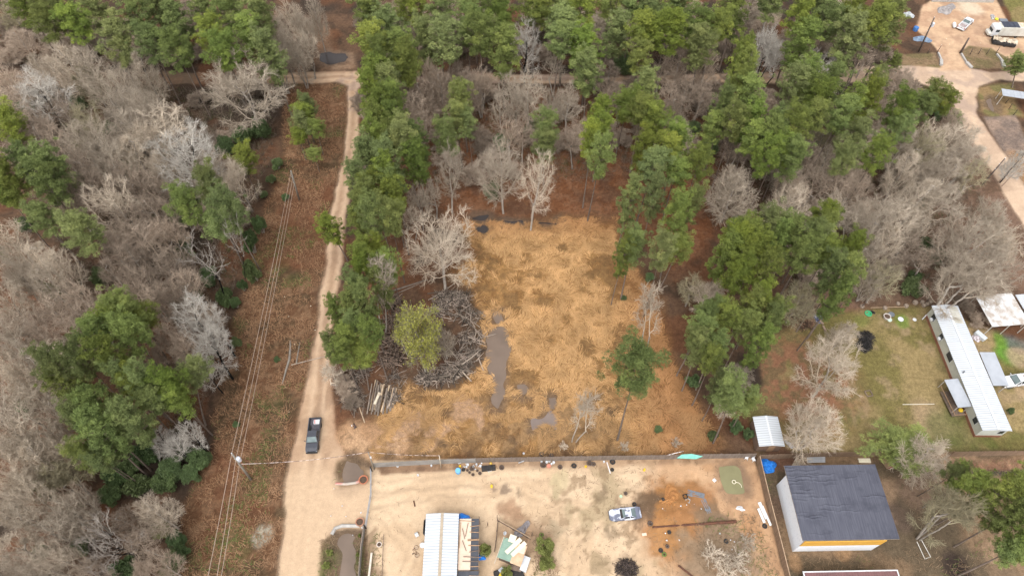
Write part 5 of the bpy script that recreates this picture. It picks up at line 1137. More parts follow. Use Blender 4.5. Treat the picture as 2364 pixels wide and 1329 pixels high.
# ---- mobile home
HM = 3.0
q4 = [np.array(G(*p, HM)) for p in ((2149, 705), (2213, 706), (2338, 994), (2268, 994))]
ax_ = ((q4[0] - q4[3]) + (q4[1] - q4[2])) / 2; Lm = np.hypot(*ax_); a = math.atan2(-ax_[0], ax_[1]); Wm = np.hypot(*(q4[1] - q4[0])) * math.cos(a - math.atan2(*(q4[1] - q4[0])[::-1])); Wm = 4.7
c = sum(q4) / 4
t = thing('mobile_home', 'long white roofed mobile home with pale siding and rust brown skirting', 'mobile home', (c[0], c[1], 0), a); hw, hl = Wm / 2, Lm / 2
MB().box((0, 0, 1.72), (Wm - .5, Lm - .5, 2.25)).build('wall', SIDING, t)
MB().box((0, 0, .30), (Wm - .42, Lm - .42, .6)).build('skirting', SKIRT, t)
for s in (-1, 1):
    m = MB(); roof_slab(m, 0, HM + .42, s * hw, HM, -hl, hl); ribs(m, 0, s * hw, -hl + .1, hl - .1, lambda x_, y_: HM + .42 - abs(x_) / hw * .42, 46, 'x', .035, .06); m.build('roof_panel', WHITE_M, t)
MB().add([(-hw + .25, -hl + .25, 2.85), (hw - .25, -hl + .25, 2.85), (0, -hl + .25, 3.3), (-hw + .25, hl - .25, 2.85), (hw - .25, hl - .25, 2.85), (0, hl - .25, 3.3)], [(0, 1, 2), (5, 4, 3), (0, 2, 5, 3), (2, 1, 4, 5)]).build('gable', SIDING, t)
MB().box((0, 0, HM + .44), (.35, Lm, .05)).build('ridge_cap', WHP, t)
m = MB().box((hw * .45, hl - 2.0, HM + .235), (Wm * .40, 3.6, .02), rot=Matrix.Rotation(math.atan2(.42, hw), 3, 'Y')); m.build('stained_panel', M('stained_roof', (.36, .33, .26), (.52, .50, .44), .8, .7), t)
for y_, w_ in ((hl - 1.9, 1.0), (hl - 5.9, .9), (hl - 9.9, 1.6), (-hl + 2.2, .9)):
    f_ = MB().box((-hw + .235, y_, 2.0), (.06, w_ + .14, 1.24)).build('window', WHP, t); MB().box((-hw + .19, y_, 2.0), (.06, w_, 1.1)).build('pane', GLASS, f_)
    if w_ < 1.5 and y_ > 0: MB().box((-hw + .0, y_ - .1, 1.55), (.45, .55, .4), bev=.04).build('window_air_conditioner', WHP, t)
f_ = MB().box((hw - 1.1, -hl + .235, 2.0), (.94, .06, 1.14)).build('window', WHP, t); MB().box((hw - 1.1, -hl + .19, 2.0), (.8, .06, 1.0)).build('pane', GLASS, f_)
MB().tube([(-hw * .75, -1.6, HM), (-hw * .75, -1.6, HM + .6)], .12, 10).build('roof_vent', GREYP, t)
def canopy(name, label, px4, z, mat, slope=.15, posts=((-1, -1), (-1, 1)), cat='canopy', ribn=0):
    c, a, W, D = quad_frame(px4, z); t = thing(name, label, cat, (c[0], c[1], 0), a); hw, hd = W / 2, D / 2
    m = MB(); roof_slab(m, -hw, z - slope / 2, hw, z + slope / 2, -hd, hd, .08)
    if ribn: ribs(m, -hw, hw, -hd, hd, lambda x_, y_: z + slope / 2 * x_ / hw, ribn, 'y', .035, .06)
    m.build('roof_sheet', mat, t)
    for sx, sy in posts: MB().box((sx * (hw - .15), sy * (hd - .15), (z - .1) / 2), (.1, .1, z - .1)).build('post', M('pale_post', (.55, .52, .47)), t)
    return t, hw, hd
t, hw, hd = canopy('porch', 'grey canopy porch with wooden deck on the lawn side of the mobile home', [(2184, 877), (2213, 872), (2241, 937), (2210, 941)], 2.6, GREY_SH, .1, ((-1, -1), (-1, 1), (1, -1), (1, 1)), 'porch')
MB().box((-.2, -.9, .5), (2 * hw, 2 * hd - .6, .1)).build('deck', LUMD, t); MB().beam((-hw - .2, -hd - .7, 1.2), (hw - .3, -hd - .7, 1.2), .08, .1).beam((-hw - .1, -hd - .7, 1.2), (-hw - .1, hd - .3, 1.2), .08, .1).build('railing', LUM, t)
single('yellow_cushion', MB().lathe([(0, 0), (.30, .02), (.38, .18), (.3, .34), (0, .36)]), YEL, 'round yellow cushion at the foot of the lawn side porch', 'cushion', (*G(2217, 947, .6), .55))
canopy('carport', 'grey roofed canopy on the far side of the mobile home beside the white pickup', [(2262, 812), (2295, 813), (2330, 890), (2293, 889)], 2.7, GREY_SH, .1, ((1, -1), (1, 1), (-1, -1), (-1, 1)), 'canopy')
canopy('carport', 'large stained white carport with ribbed roof above the mobile home', [(2254, 683), (2334, 675), (2376, 748), (2291, 753)], 3.2, WORN_M, .25, ((-1, -1), (0, -1), (1, -1), (-1, 1), (1, 1)), 'carport', 26)
canopy('carport', 'small white roof at the right edge next to the stained carport', [(2347, 680), (2400, 676), (2430, 730), (2378, 738)], 3.0, WHITE_M, .2, ((-1, -1), (1, 1), (-1, 1), (1, -1)), 'carport', 10)
canopy('carport', 'pale grey metal shelter roof at the upper right edge', [(2322, 214), (2420, 214), (2420, 228), (2314, 228)], 2.8, GREY_SH, .15, ((-1, -1), (-1, 1), (1, -1), (1, 1)), 'shelter', 14)
# ---- white metal shed by the fence
c, a, Ws, Ds = quad_frame([(1738, 961), (1796, 961), (1812, 1029), (1753, 1030)], 2.7); hw, hd = Ws / 2, Ds / 2
t = thing('metal_shed', 'white gabled metal shed with brown front beside the fence corner', 'shed', (c[0], c[1], 0), a)
MB().box((0, 0, 1.25), (Ws - .3, Ds - .5, 2.5)).build('wall', M('shed_brown', (.20, .13, .095)), t)
for s in (-1, 1):
    m = MB(); roof_slab(m, 0, 3.05, s * hw, 2.65, -hd, hd); ribs(m, 0, s * hw, -hd, hd, lambda x_, y_: 3.05 - abs(x_) / hw * .4, 15, 'x', .035, .05); m.build('roof_panel', WHITE_M, t)
MB().box((0, 0, 3.06), (.3, Ds, .05)).build('ridge_cap', WHP, t); MB().box((.3, -hd + .22, 1.1), (1.0, .06, 2.0)).build('door', LUM, t)
# ---- site foundations and culverts at upper right
t = thing('block_foundation', 'low concrete block foundation wall at the top right edge', 'foundation', (*G(2215, 6), 0))
o = Vector(t.location)
w0, w1 = G3(2150, 4) - o, G3(2292, 6) - o; MB().beam(w0 + Vector((0, 0, .55)), w1 + Vector((0, 0, .55)), .3, 1.1).build('front_wall', CONC, t); MB().beam(w1 + Vector((0, .3, .55)), w1 + Vector((0, 9, .55)), .3, 1.1).build('side_wall', CONC, t)
MB().box(((w0.x + w1.x) / 2, 4.5, .1), ((w1 - w0).length - .5, 8, .2)).build('slab', M('slab', (.33, .28, .24), (.2, .15, .14), .8, .9), t)
for lab, pts in (('pale concrete culvert wing left of the upper driveway', [(2165, 124), (2172, 140), (2172, 152)]), ('pale concrete culvert wing right of the upper driveway', [(2218, 126), (2230, 146), (2242, 158)]), ('pale concrete culvert wing near the burnt trailer', [(2300, 127), (2312, 142), (2317, 157)])):
    W_ = [G3(*p) for p in pts]; o = W_[0]; mb = MB()
    for a_, b_ in zip(W_[:-1], W_[1:]): mb.beam(a_ - o + Vector((0, 0, .2)), b_ - o + Vector((0, 0, .2)), .7 if b_ is W_[-1] else .35, .45)
    single('culvert_wing', mb, CONC, lab, 'culvert', tuple(o))
# curved kerbs at the yard entrance
for lab, pts, mt, w_ in (('curved red and white kerb beside the gate puddle', [(775, 1116), (800, 1117), (822, 1114), (836, 1108)], M('red_kerb', (.46, .20, .17), (.40, .35, .30), .6, .8, lo=.45, hi=.55), .22), ('curved pale kerb at the head of the lowest ditch', [(766, 1233), (774, 1219), (790, 1213), (830, 1213)], CONC, .28)):
    W_ = [G3(*p) for p in pts]; o = W_[0]; mb = MB().tube([p - o + Vector((0, 0, .10)) for p in W_], w_, 8); single('entrance_kerb', mb, mt, lab, 'kerb', tuple(o))
# ------------------------------------------------------------ vehicles
def wheel(t, x_, y_, r=.38, w=.26):
    R_ = Matrix.Rotation(PI / 2, 3, 'Y')
    wh = MB().torus((x_, y_, r), r - .11, .115, 18, 8, R_).build('wheel', RUB, t, smooth=True)
    MB().lathe([(0, -.07), (r - .16, -.07), (r - .14, .07), (0, .05)], (x_, y_, r), 14, R_).build('rim', CHR, wh)
def car_body(t, L, W, mat, secs, name='body'):
    "secs: list of (y, halfwidth, zbottom, zshoulder, ztop) cross-sections"
    rings = []
    for y_, hw_, z0, zs, z1 in secs:
        rings.append([(-hw_ * .92, y_, z0), (-hw_, y_, z0 + .18), (-hw_, y_, zs), (-hw_ * .94, y_, z1), (0, y_, z1 + .02), (hw_ * .94, y_, z1), (hw_, y_, zs), (hw_, y_, z0 + .18), (hw_ * .92, y_, z0)])
    m = MB().loft(rings); return m.build(name, mat, t)
def cabin(t, mat, y0, y1, y2, y3, hwb, hwt, zb, zt, glass=WS, side=GLASS, rearglass=True, open_side=False):
    "y0 windscreen base, y1 windscreen top, y2 rear top, y3 rear base (front is -y)"
    roof = MB().add([(-hwt, y1, zt), (0, y1 - .05, zt + .03), (hwt, y1, zt), (hwt, y2, zt), (0, y2, zt + .04), (-hwt, y2, zt), (-hwt, y1, zt - .07), (hwt, y1, zt - .07), (hwt, y2, zt - .07), (-hwt, y2, zt - .07)],
                    [(0, 1, 4, 5), (1, 2, 3, 4), (6, 9, 8, 7), (0, 5, 9, 6), (2, 7, 8, 3), (0, 6, 7, 2, 1), (5, 4, 3, 8, 9)]).build('roof', mat, t)
    MB().add([(-hwb * .96, y0, zb), (hwb * .96, y0, zb), (hwt, y1, zt - .06), (-hwt, y1, zt - .06)], [(0, 1, 2, 3)]).build('windscreen', glass, t, fix=False)
    MB().add([(-hwb * .96, y3, zb), (hwb * .96, y3, zb), (hwt, y2, zt - .06), (-hwt, y2, zt - .06)], [(3, 2, 1, 0)]).build('rear_window', glass, t, fix=False)
    for s in (-1, 1):
        if not (open_side and s == -1):
            MB().add([(s * hwb, y0, zb), (s * hwb, y3, zb), (s * hwt, y2, zt - .06), (s * hwt, y1, zt - .06)], [(0, 1, 2, 3)]).build('side_window', side, t)
        m = MB()
        for ya, yb in ((y0, y1), (y3, y2)): m.beam((s * hwb * .98, ya, zb), (s * hwt, yb, zt - .03), .09, .07)
        ym = (y0 + y3) / 2 + .1; m.beam((s * (hwb + .01), ym, zb), (s * (hwt + .01), ym - .05, zt - .05), .10, .05)
        m.build('pillar', mat, t)
def pickup(label, px_, py_, rz, paint, z=.0, L=5.8, W=1.98, cargo=True):
    p_ = G(px_, py_, .8); t = thing('pickup_truck', label, 'pickup truck', (p_[0], p_[1], z), rz)
    h = L / 2; hw = W / 2                              # front points to -y
    # front half: bonnet and cab, rear half: open bed
    car_body(t, L, W, paint, [(-h, hw * .80, .45, .78, .86), (-h + .12, hw * .93, .38, .88, 1.00), (-h + .6, hw, .36, .95, 1.10), (-h + 1.5, hw, .36, .98, 1.16), (h - 2.35, hw, .36, .98, 1.14)])
    bz = 1.14; yb0, yb1 = h - 2.35, h
    m = MB()
    for s in (-1, 1): m.box((s * (hw - .09), (yb0 + yb1) / 2, .78), (.18, yb1 - yb0, .76), bev=.04)
    m.build('bed_side', paint, t)
    MB().box((0, (yb0 + yb1) / 2, .62), (W - .36, yb1 - yb0 - .04, .18)).build('bed_floor', M('bed_liner', (.085, .08, .095), (.06, .055, .066), 3, .7) if paint is BLACKP else M('worn_bed', (.40, .33, .31), (.25, .2, .2), 1.5, .8), t)
    tg = MB().box((0, h - .05, .80), (W - .36, .10, .66), bev=.03).build('tailgate', paint, t); MB().box((0, h + .015, .95), (.3, .03, .06)).build('handle', BLACK, tg)
    MB().box((0, h + .10, .50), (W - .1, .2, .2), bev=.05).build('rear_bumper', CHR if paint is not BLACKP else BLACK, t)
    MB().box((0, -h - .03, .52), (W - .12, .22, .26), bev=.06).build('front_bumper', BLACK if paint is BLACKP else CHR, t)
    MB().box((0, -h + .04, .80), (W * .55, .08, .22)).build('grille', BLACK, t)
    for s in (-1, 1):
        MB().box((s * hw * .76, -h + .08, .82), (.32, .12, .18), bev=.03).build('headlight', CHR, t); MB().box((s * (hw - .12), h + .005, .88), (.14, .05, .34)).build('tail_light', RED, t)
        mr = MB().box((s * (hw + .16), -h + 1.75, 1.22), (.26, .10, .18), bev=.03).build('side_mirror', paint, t)
        for yy in (-h + .95, h - 1.15):
            wheel(t, s * (hw - .13), yy); MB().torus((s * (hw - .04), yy, .42), .44, .055, 16, 6, Matrix.Rotation(PI / 2, 3, 'Y')).build('wheel_arch', BLACK, t)
    cabin(t, paint, -h + 1.42, -h + 2.15, h - 2.62, h - 2.40, hw * .92, hw * .74, 1.14, 1.84)
    m = MB()
    for x_ in (-.42, -.21, 0, .21, .42): m.box((x_, (-h + 2.15 + h - 2.6) / 2, 1.872 - abs(x_) * .02), (.035, h * 2 - 5.1, .02))
    m.build('roof_rib', paint, t); MB().beam((-.48, -h + .35, 1.10), (-.36, -h + 1.35, 1.19), .05, .03).beam((.48, -h + .35, 1.10), (.36, -h + 1.35, 1.19), .05, .03).build('bonnet_crease', paint, t)
    MB().box((0, -h + 1.42, 1.17), (W * .82, .12, .04)).build('cowl', BLACK, t)
    return t
dA, dB = G3(731, 965, .8), G3(722, 1040, .8); rzt = math.atan2(dB.x - dA.x, -(dB.y - dA.y))
tb = pickup('dark charcoal pickup truck parked on the sandy road', 723.5, 1003, rzt, BLACKP)
def on(t, x_, y_, z_): return t.matrix_basis @ Vector((x_, y_, z_))
bb = on(tb, .36, 2.15, .80)
t = thing('cargo_box', 'white box with red stripes in the bed of the dark pickup', 'box', tuple(bb), rzt); MB().box((0, 0, .12), (1.0, .72, .40), bev=.02).build('carton', WHP, t); MB().box((-.34, 0, .325), (.12, .70, .02)).build('red_stripe', RED, t); MB().box((-.12, 0, .325), (.07, .70, .02)).build('red_stripe', M('pink_print', (.55, .22, .2)), t)
bb = on(tb, -.62, 1.15, .76); single('tool_bag', MB().box((0, 0, .12), (.22, .9, .3), bev=.06), BLACK, 'slim black bag along the side of the dark pickup bed', 'bag', tuple(bb), rzt)
dA, dB = G3(2218, 66, .8), G3(2243, 42, .8); pickup('white pickup truck with open bed at the upper right building site', 2230, 54, math.atan2(dB.x - dA.x, -(dB.y - dA.y)), WHP, L=5.6)
dA, dB = G3(2385, 871, .8), G3(2322, 880, .8); pickup('white pickup truck beside the canopy of the mobile home', 2352, 877, math.atan2(dB.x - dA.x, -(dB.y - dA.y)), WHP, L=5.6)
# stripped silver coupe
dA, dB = G3(1479, 1182, .6), G3(1407, 1189, .6); rz = math.atan2(dB.x - dA.x, -(dB.y - dA.y)); p_ = G(1443, 1186, .5)
t = thing('wrecked_coupe', 'stripped coupe with peeling white and blue-black paint and a missing door', 'wrecked car', (p_[0], p_[1], 0), rz)
peel = M('peeling_paint', (.58, .60, .68), (.13, .14, .19), .85, .45, lo=.47, hi=.55, detail=4)
L, W = 4.75, 1.85; h, hw = L / 2, W / 2
car_body(t, L, W, peel, [(-h, hw * .72, .38, .50, .58), (-h + .25, hw * .92, .30, .60, .70), (-h + 1.0, hw, .28, .68, .80), (-h + 1.65, hw, .28, .72, .88), (h - 1.5, hw, .28, .76, .90), (h - .35, hw * .97, .30, .80, .93), (h, hw * .85, .42, .74, .82)])
MB().box((-hw + .02, -.05, .62), (.10, 1.15, .46)).build('door_opening', DARKJ, t)
cabin(t, peel, -h + 1.65, -h + 2.30, h - 1.55, h - .62, hw * .88, hw * .66, .86, 1.26, open_side=True)
MB().box((0, -.2, .95), (W * .7, 1.2, .1)).build('seats', DARKJ, t)
MB().box((0, h - .18, 1.0), (W * .82, .16, .05), bev=.02).build('rear_spoiler', peel, t); MB().box((0, -h - .02, .45), (W * .7, .16, .2), bev=.05).build('front_bumper', M('dull_blue', (.11, .12, .16)), t)
for s in (-1, 1):
    for yy in (-h + .9, h - 1.0): wheel(t, s * (hw - .12), yy, .33)
    MB().box((s * (hw + .06), -h + 1.85, .95), (.16, .1, .1), bev=.02).build('side_mirror', M('dull_blue', (.11, .12, .16)), t)
# motorhome with tarpaulin, burnt trailer
dA, dB = G3(2288, 66, 2.8), G3(2364, 68, 2.8); rz = math.atan2((dB - dA).y, (dB - dA).x); p_ = G(2290, 68, 1.6)
t = thing('motorhome', 'old cream motorhome with a dark tarpaulin on its torn roof', 'motorhome', (p_[0], p_[1], 0), rz); CRM = M('cream_paint', (.56, .55, .50), (.45, .42, .37), .8, .6)
MB().box((5.3, 0, 1.75), (7.8, 2.4, 2.5), bev=.15).build('body', CRM, t); MB().box((.7, 0, 1.55), (1.8, 2.3, 2.7), bev=.25).build('cab_over', WHP, t); MB().box((-.4, 0, .8), (.9, 2.0, .9), bev=.2).build('engine_cover', CRM, t)
MB().box((-.16, 0, 1.65), (.1, 1.7, .7)).build('windscreen', GLASS, t); f_ = MB().box((.9, -1.17, 1.9), (.9, .06, .6)).build('side_window', GLASS, t)
m = MB()
for i in range(10): m.box((2.0 + i * .4, 0, 3.06 + .03 * math.sin(i * 2)), (.39, 2.3, .09))
m.build('tarpaulin', M('navy_tarp', (.045, .05, .075), (.03, .033, .05), 2, .5, bmp=.6), t); MB().box((7.5, 0, 3.02), (2.6, 1.9, .06)).build('torn_roof', M('torn_orange', (.48, .25, .14), (.6, .5, .4), 1, .8), t)
for x_ in (.8, 6.2):
    for s in (-1, 1): wheel(t, x_, s * 1.0, .4) if False else MB().torus((x_, s * 1.08, .4), .28, .12, 16, 8, Matrix.Rotation(PI / 2, 3, 'X')).build('wheel', RUB, t)
p_ = G(2318, 96, .8)
t = thing('burnt_trailer', 'burnt out trailer with crumpled cream roof above a black shell', 'trailer', (p_[0], p_[1], 0), rz - .25)
MB().box((0, 0, .65), (5.4, 2.2, .9), bev=.15).build('charred_shell', DARKJ, t)
n = 16; vs = [(-2.9 + 5.8 * i / n, -1.0 + 2.2 * j / 4, 1.45 + .22 * math.sin(i * 1.1 + j) + .12 * math.sin(i * 2.7) - .18 * abs(j - 2) + (.25 if i < 4 else 0)) for i in range(n + 1) for j in range(5)]
MB().add(vs, [(i * 5 + j, i * 5 + j + 1, (i + 1) * 5 + j + 1, (i + 1) * 5 + j) for i in range(n) for j in range(4)]).build('crumpled_roof', M('scorched_cream', (.56, .49, .38), (.28, .2, .14), 1.0, .8), t)
for s in (-1, 1): MB().torus((.3, s * 1.05, .34), .24, .1, 14, 6, Matrix.Rotation(PI / 2, 3, 'X')).build('wheel', RUB, t)
# ------------------------------------------------------------ utility poles and wires
POLE = M('pole_wood', (.27, .245, .205), (.19, .17, .145), 1.5, .9); DPOLE = M('dark_pole_wood', (.13, .10, .085), (.085, .065, .055), 1.5, .9)
def upole(label, base, topp, mat=POLE, r=.17, trans=False, arm=True):
    b = G(*base); H = min(np.arange(2, 20, .1), key=lambda z: np.hypot(*(G(*topp, z) - b))); tp = G3(*topp, H); o = Vector((b[0], b[1], 0)); d = tp - o
    t = thing('utility_pole', label, 'utility pole', tuple(o)); MB().tube([(0, 0, -.4), d * .5, d], [r * 1.15, r, r * .75], 10).build('pole', mat, t, smooth=True)
    att = [o + d, o + d * .80, o + d * .62]
    if arm: 
        for k, q in enumerate(att): MB().lathe([(0, 0), (.07, .02), (.09, .10), (.05, .2), (0, .22)], q - o + Vector((-.12 if k else 0, 0, 0)), 8).build('insulator', WHP, t)
    if trans:
        q = d * .78; tr = MB().lathe([(0, 0), (.30, 0), (.31, .85), (.26, .95), (0, 1.0)], q + Vector((.42, .0, -.3)), 16).build('transformer', M('transformer_paint', (.62, .65, .72), None, 2, .4), t); MB().tube([q + Vector((.35, 0, .65)), q + Vector((.35, 0, .9))], .05, 6).build('bushing', WHP, tr)
        MB().box(q + Vector((.15, 0, 0)), (.3, .1, .5)).build('bracket', GALV, t)
    return t, att
t1, A1 = upole('grey utility pole with white transformer in the power line strip', (580, 1107), (535, 1046), trans=True)
t2_, A2 = upole('plain grey utility pole at the far end of the strip', (691, 462), (672, 396))
WIRE = M('wire', (.40, .31, .25), (.34, .26, .21), 1, .6)
def wire(label, a_, b_, sag, r=.035, mat=WIRE, group='overhead wires'):
    a_ = Vector(a_); b_ = Vector(b_); o = (a_ + b_) / 2; pts = [a_.lerp(b_, k / 16) - o - Vector((0, 0, sag * (1 - (k / 8 - 1) ** 2))) for k in range(17)]
    return single('overhead_wire', MB().tube(pts, r, 5), mat, label, 'wire', tuple(o), 0, group)
P3 = G3(500, 1329, 0)
for i, (nm, q) in enumerate((('left', (478, 1335)), ('middle', (499, 1335)), ('right', (509, 1335)))):
    wire(f'{nm} overhead wire between the two grey poles', A1[i], A2[i], .5); e = G3(*q, A1[i].z); d = e - A1[i]; wire(f'{nm} overhead wire running off below the transformer pole', A1[i], A1[i] + d * 1.3, .2)
t3, A3 = upole('short service pole with white lamp bracket at the fence corner', (864, 1082), (850, 1043), r=.10, arm=False); MB().box((A3[0] - Vector(t3.location)) * .7 + Vector((.1, 0, 0)), (.25, .2, .6), bev=.05).build('meter_box', WHP, t3)
t4, A4 = upole('thin pale pole standing against the back of the grey fence', (1018, 1078), (1014, 1051), mat=M('pale_pole', (.52, .45, .36)), r=.09, arm=False)
TW = M('striped_wire', (.58, .48, .44), (.10, .08, .08), 1.4, .6, lo=.48, hi=.52, stretch=(1, 1, 1))
wire('pale twisted service wire crossing the road from the transformer pole', A1[2] + Vector((.3, 0, 0)), A3[0], .9, .035, TW); wire('pale twisted wire from the service pole along the grey fence', A3[0], A4[0], .4, .03, TW)
upole('tall dark utility pole beside the upper driveway', (2121, 120), (2157, 41), DPOLE, .18, trans=True)
upole('thick dark brown post at the bend of the upper driveway', (2217, 123), (2237, 88), DPOLE, .24, arm=False)
upole('leaning dark utility pole beside the right road', (2266, 428), (2320, 366), DPOLE, .15, trans=False)
for i, (b, tt) in enumerate((((2304, 422), (2336, 386)), ((2312, 430), (2345, 397)))): upole(f"thin brown bare pole on the right road edge, {('nearer', 'farther from')[i]} the leaning pole", b, tt, M('thin_pole', (.30, .22, .18)), .06, arm=False)
for i, (b, tt) in enumerate((((2163, 122), (2173, 106)), ((2299, 124), (2309, 108)), ((2240, 126), (2246, 112)), ((2258, 126), (2266, 112)), ((2277, 126), (2286, 112)), ((2142, 124), (2148, 110)))):
    upole(('dark fence post left of the upper driveway', 'dark fence post nearest the burnt trailer', 'grey fence post just right of the upper driveway', 'grey fence post second right of the upper driveway', 'dark fence post third right of the upper driveway', 'short post near the foot of the tall dark pole')[i], b, tt, DPOLE, .08, arm=False)
for i, (b, tt) in enumerate((((2320, 240), (2330, 228)), ((2328, 254), (2337, 239)), ((2338, 268), (2350, 252)))): upole(f"black frame post below the shelter roof at right, {ORD[i]}", b, tt, DARKJ, .06, arm=False)
for i, (a_, b_, h) in enumerate(((1884, 715, 5), (1938, 709, 1.2), (1956, 708, 1.6), (1989, 709, 1.3), (2138, 697, 2.0), (2168, 695, 2.0))): post_(f"dark post along the lane above the lawn, {ORD[i]}", a_, b_, h, .09, DPOLE)
plank('rail', 'long pale pole lying along the lane above the lawn', (2010, 710), (2090, 708), .15, .15, .1, .1, FENCE_T, 'rail')
plank('drain_pipe', 'white pipe slanting to the corner of the mobile home', (2129, 737), (2148, 717), .15, .8, .14, .14, WHP, 'pipe')
plank('pipe', 'white pipe lying on the lawn', (2084, 933), (2157, 932), .06, .06, .09, .06, M('cream_pipe', (.66, .62, .52)), 'pipe')
plank('beam', 'white square beam standing out of the top of the lowest fence', (858, 1275), (851, 1335), .5, .5, .28, .2, M('pale_beam', (.60, .53, .45)), 'beam')
plank('rail', 'thin rail right of the pale beam beside the yard', (886, 1232), (881, 1340), .4, .4, .07, .1, LUMD, 'rail')
# ------------------------------------------------------------ timber: brush ring, log stack, fallen trunks
def stick_field(name, label, cat, C, n, Lr, rr_, seed, zr, ang=None, mats=WOODG, spread=1.0, bend=.1):
    rnd = np.random.RandomState(seed); S = []; o = np.array([*C[0][:2], 0.0])
    for k in range(n):
        ce = C[rnd.randint(len(C))]; rad = ce[2] * math.sqrt(rnd.rand()); th = rnd.rand() * 6.28; x_, y_ = ce[0] + rad * math.cos(th), ce[1] + rad * math.sin(th) * .8
        a_ = rnd.uniform(0, PI) if ang is None else ang + rnd.normal() * .25; L = rnd.uniform(*Lr); r = rnd.uniform(*rr_); z = zr * (1 - (rad / ce[2]) ** 2 * .7) * rnd.rand() + .05; dz = rnd.normal() * .12
        d = np.array([math.cos(a_), math.sin(a_), dz]); p0 = np.array([x_, y_, z]) - d * L / 2; p0[2] = max(.04, p0[2]); m = p0 + d * L * .5 + rnd.normal(size=3) * bend * np.array([1, 1, .3]); e = p0 + d * L; e[2] = max(.03, e[2]); m[2] = max(.04, m[2])
        S += [(p0 - o, m - o, r, r * .85), (m - o, e - o, r * .85, r * .6)]
        if rnd.rand() < .4: q = d + rnd.normal(size=3) * .6; q[2] = abs(q[2]) * .5; S.append((m - o, m + q * L * .3 - o, r * .5, r * .3))
    V, F = seg_tubes(S, 5); tn = (rnd.uniform(.15, 1.0, len(S)) ** 1.5 * 1.7).repeat(10)[:, None] * np.ones((1, 3)); ob = np_mesh(name, V, F, tn, tone_mul(mats.copy())); ob.location = o; return tag(ob, label, cat, kind='stuff')
ring = [(*G(x_, y_), r_) for x_, y_, r_ in ((1058, 690, 2.2), (1080, 730, 2.4), (1086, 780, 2.4), (1078, 820, 2.4), (1055, 850, 2.4), (1025, 866, 2.0), (985, 876, 1.4), (1030, 690, 2.2), (1015, 720, 1.8))]
stick_field('brush_pile', 'ring of grey cut branches and logs piled beside the straw field', 'brush pile', ring, 800, (1.0, 3.6), (.025, .09), 61, .8, mats=M('brush_wood', (.29, .235, .19), (.18, .14, .115), 1.6, .95))
stick_field('brush_pile', 'long cut trunks lying over the ring of brush', 'brush pile', ring, 34, (3.0, 6.0), (.08, .14), 67, 1.1, mats=M('cut_trunks', (.27, .22, .175), (.17, .135, .11), 1.6, .95))
stick_field('brush_pile', 'heap of brown branches between the dirt road pines and the budding tree', 'brush pile', [(*G(x_, y_), r_) for x_, y_, r_ in ((905, 700, 2.0), (915, 740, 2.4), (910, 790, 2.6), (900, 830, 2.2))], 520, (1.0, 3.6), (.03, .09), 62, .9, mats=M('brown_dead_wood', (.25, .18, .135), (.16, .115, .09), 1.6, .95))
stick_field('brush_pile', 'thin loose branches around the log stack', 'brush pile', [(*G(x_, y_), r_) for x_, y_, r_ in ((800, 890, 2.4), (820, 925, 2.2), (905, 880, 2.2), (905, 920, 1.6), (830, 860, 2))], 420, (.8, 3.4), (.02, .05), 63, .9)
stick_field('twig_heap', 'dark burnt twig heap at the bottom of the yard', 'twig heap', [(*G(1447, 1312), 1.6)], 260, (.5, 1.4), (.02, .05), 64, .6, mats=M('dark_twigs', (.10, .075, .065), (.06, .045, .04), 2, .95))
stick_field('burnt_heap', 'black burnt heap of ash and sticks on the lawn', 'burnt heap', [(*G(1998, 778), 1.5), (*G(1994, 798), 1.4)], 420, (.4, 1.4), (.02, .05), 65, .4, mats=DARKJ)
stick_field('stick_heap', 'reddish heap of sticks at the lane end above the lawn', 'stick heap', [(*G(1850, 740), 2.4)], 240, (.6, 2.0), (.02, .05), 66, .5, mats=M('red_sticks', (.27, .16, .10), (.18, .10, .07), 2, .95))
rr = random.Random(21); LG = []
for i in range(26):
    f = i / 25; xt = 862 + 52 * f + rr.uniform(-5, 5); yt = 882 + 20 * f + rr.uniform(-8, 8); xb = 846 + 60 * f + rr.uniform(-5, 5); yb = 958 - 18 * f + rr.uniform(-14, 8); LG.append((xt, yt, xb, yb, rr.uniform(.07, .17), rr.uniform(.1, .9)))
LG.sort(key=lambda g: g[0])
nm_ = lambda i: WH[i] if i < 20 else ['twenty-first', 'twenty-second', 'twenty-third', 'twenty-fourth', 'twenty-fifth', 'twenty-sixth'][i - 20]
for i, (xt, yt, xb, yb, r, z) in enumerate(LG):
    pole_('log', f"{'peeled tan' if i % 4 == 1 else 'grey'} log in the stack by the road, {nm_(i)} from the left", (xt, yt), (xb, yb), z + .15, z, r, WOODT if i % 4 == 1 else WOODG, 'log', 'logs in the stack', r2=r * 1.2)
pole_('log', 'thick pale peeled log on top of the stack', (876, 906), (865, 932), 1.15, 1.1, .24, M('pale_peeled_log', (.62, .55, .44), (.5, .42, .32), 1.5, .9), 'log')
pole_('log', 'short tan peeled log beside the thick pale one', (885, 888), (880, 912), 1.15, 1.05, .17, WOODT, 'log')
for i, (p0, p1, r) in enumerate((((898, 674), (985, 646), .16), ((905, 682), (975, 652), .09), ((790, 870), (800, 900), .08), ((828, 935), (842, 975), .09), ((905, 940), (926, 908), .08))):
    pole_('fallen_trunk', ('long pale fallen trunk left of the brush ring', 'thin fallen trunk just below the long pale one', 'short leaning pole beside the small bare roadside tree', 'pale forked pole pointing at the person', 'thin tan pole at the right side of the log stack')[i], p0, p1, .3, .15, r, WOODG if i != 3 else WOODT, 'fallen trunk')
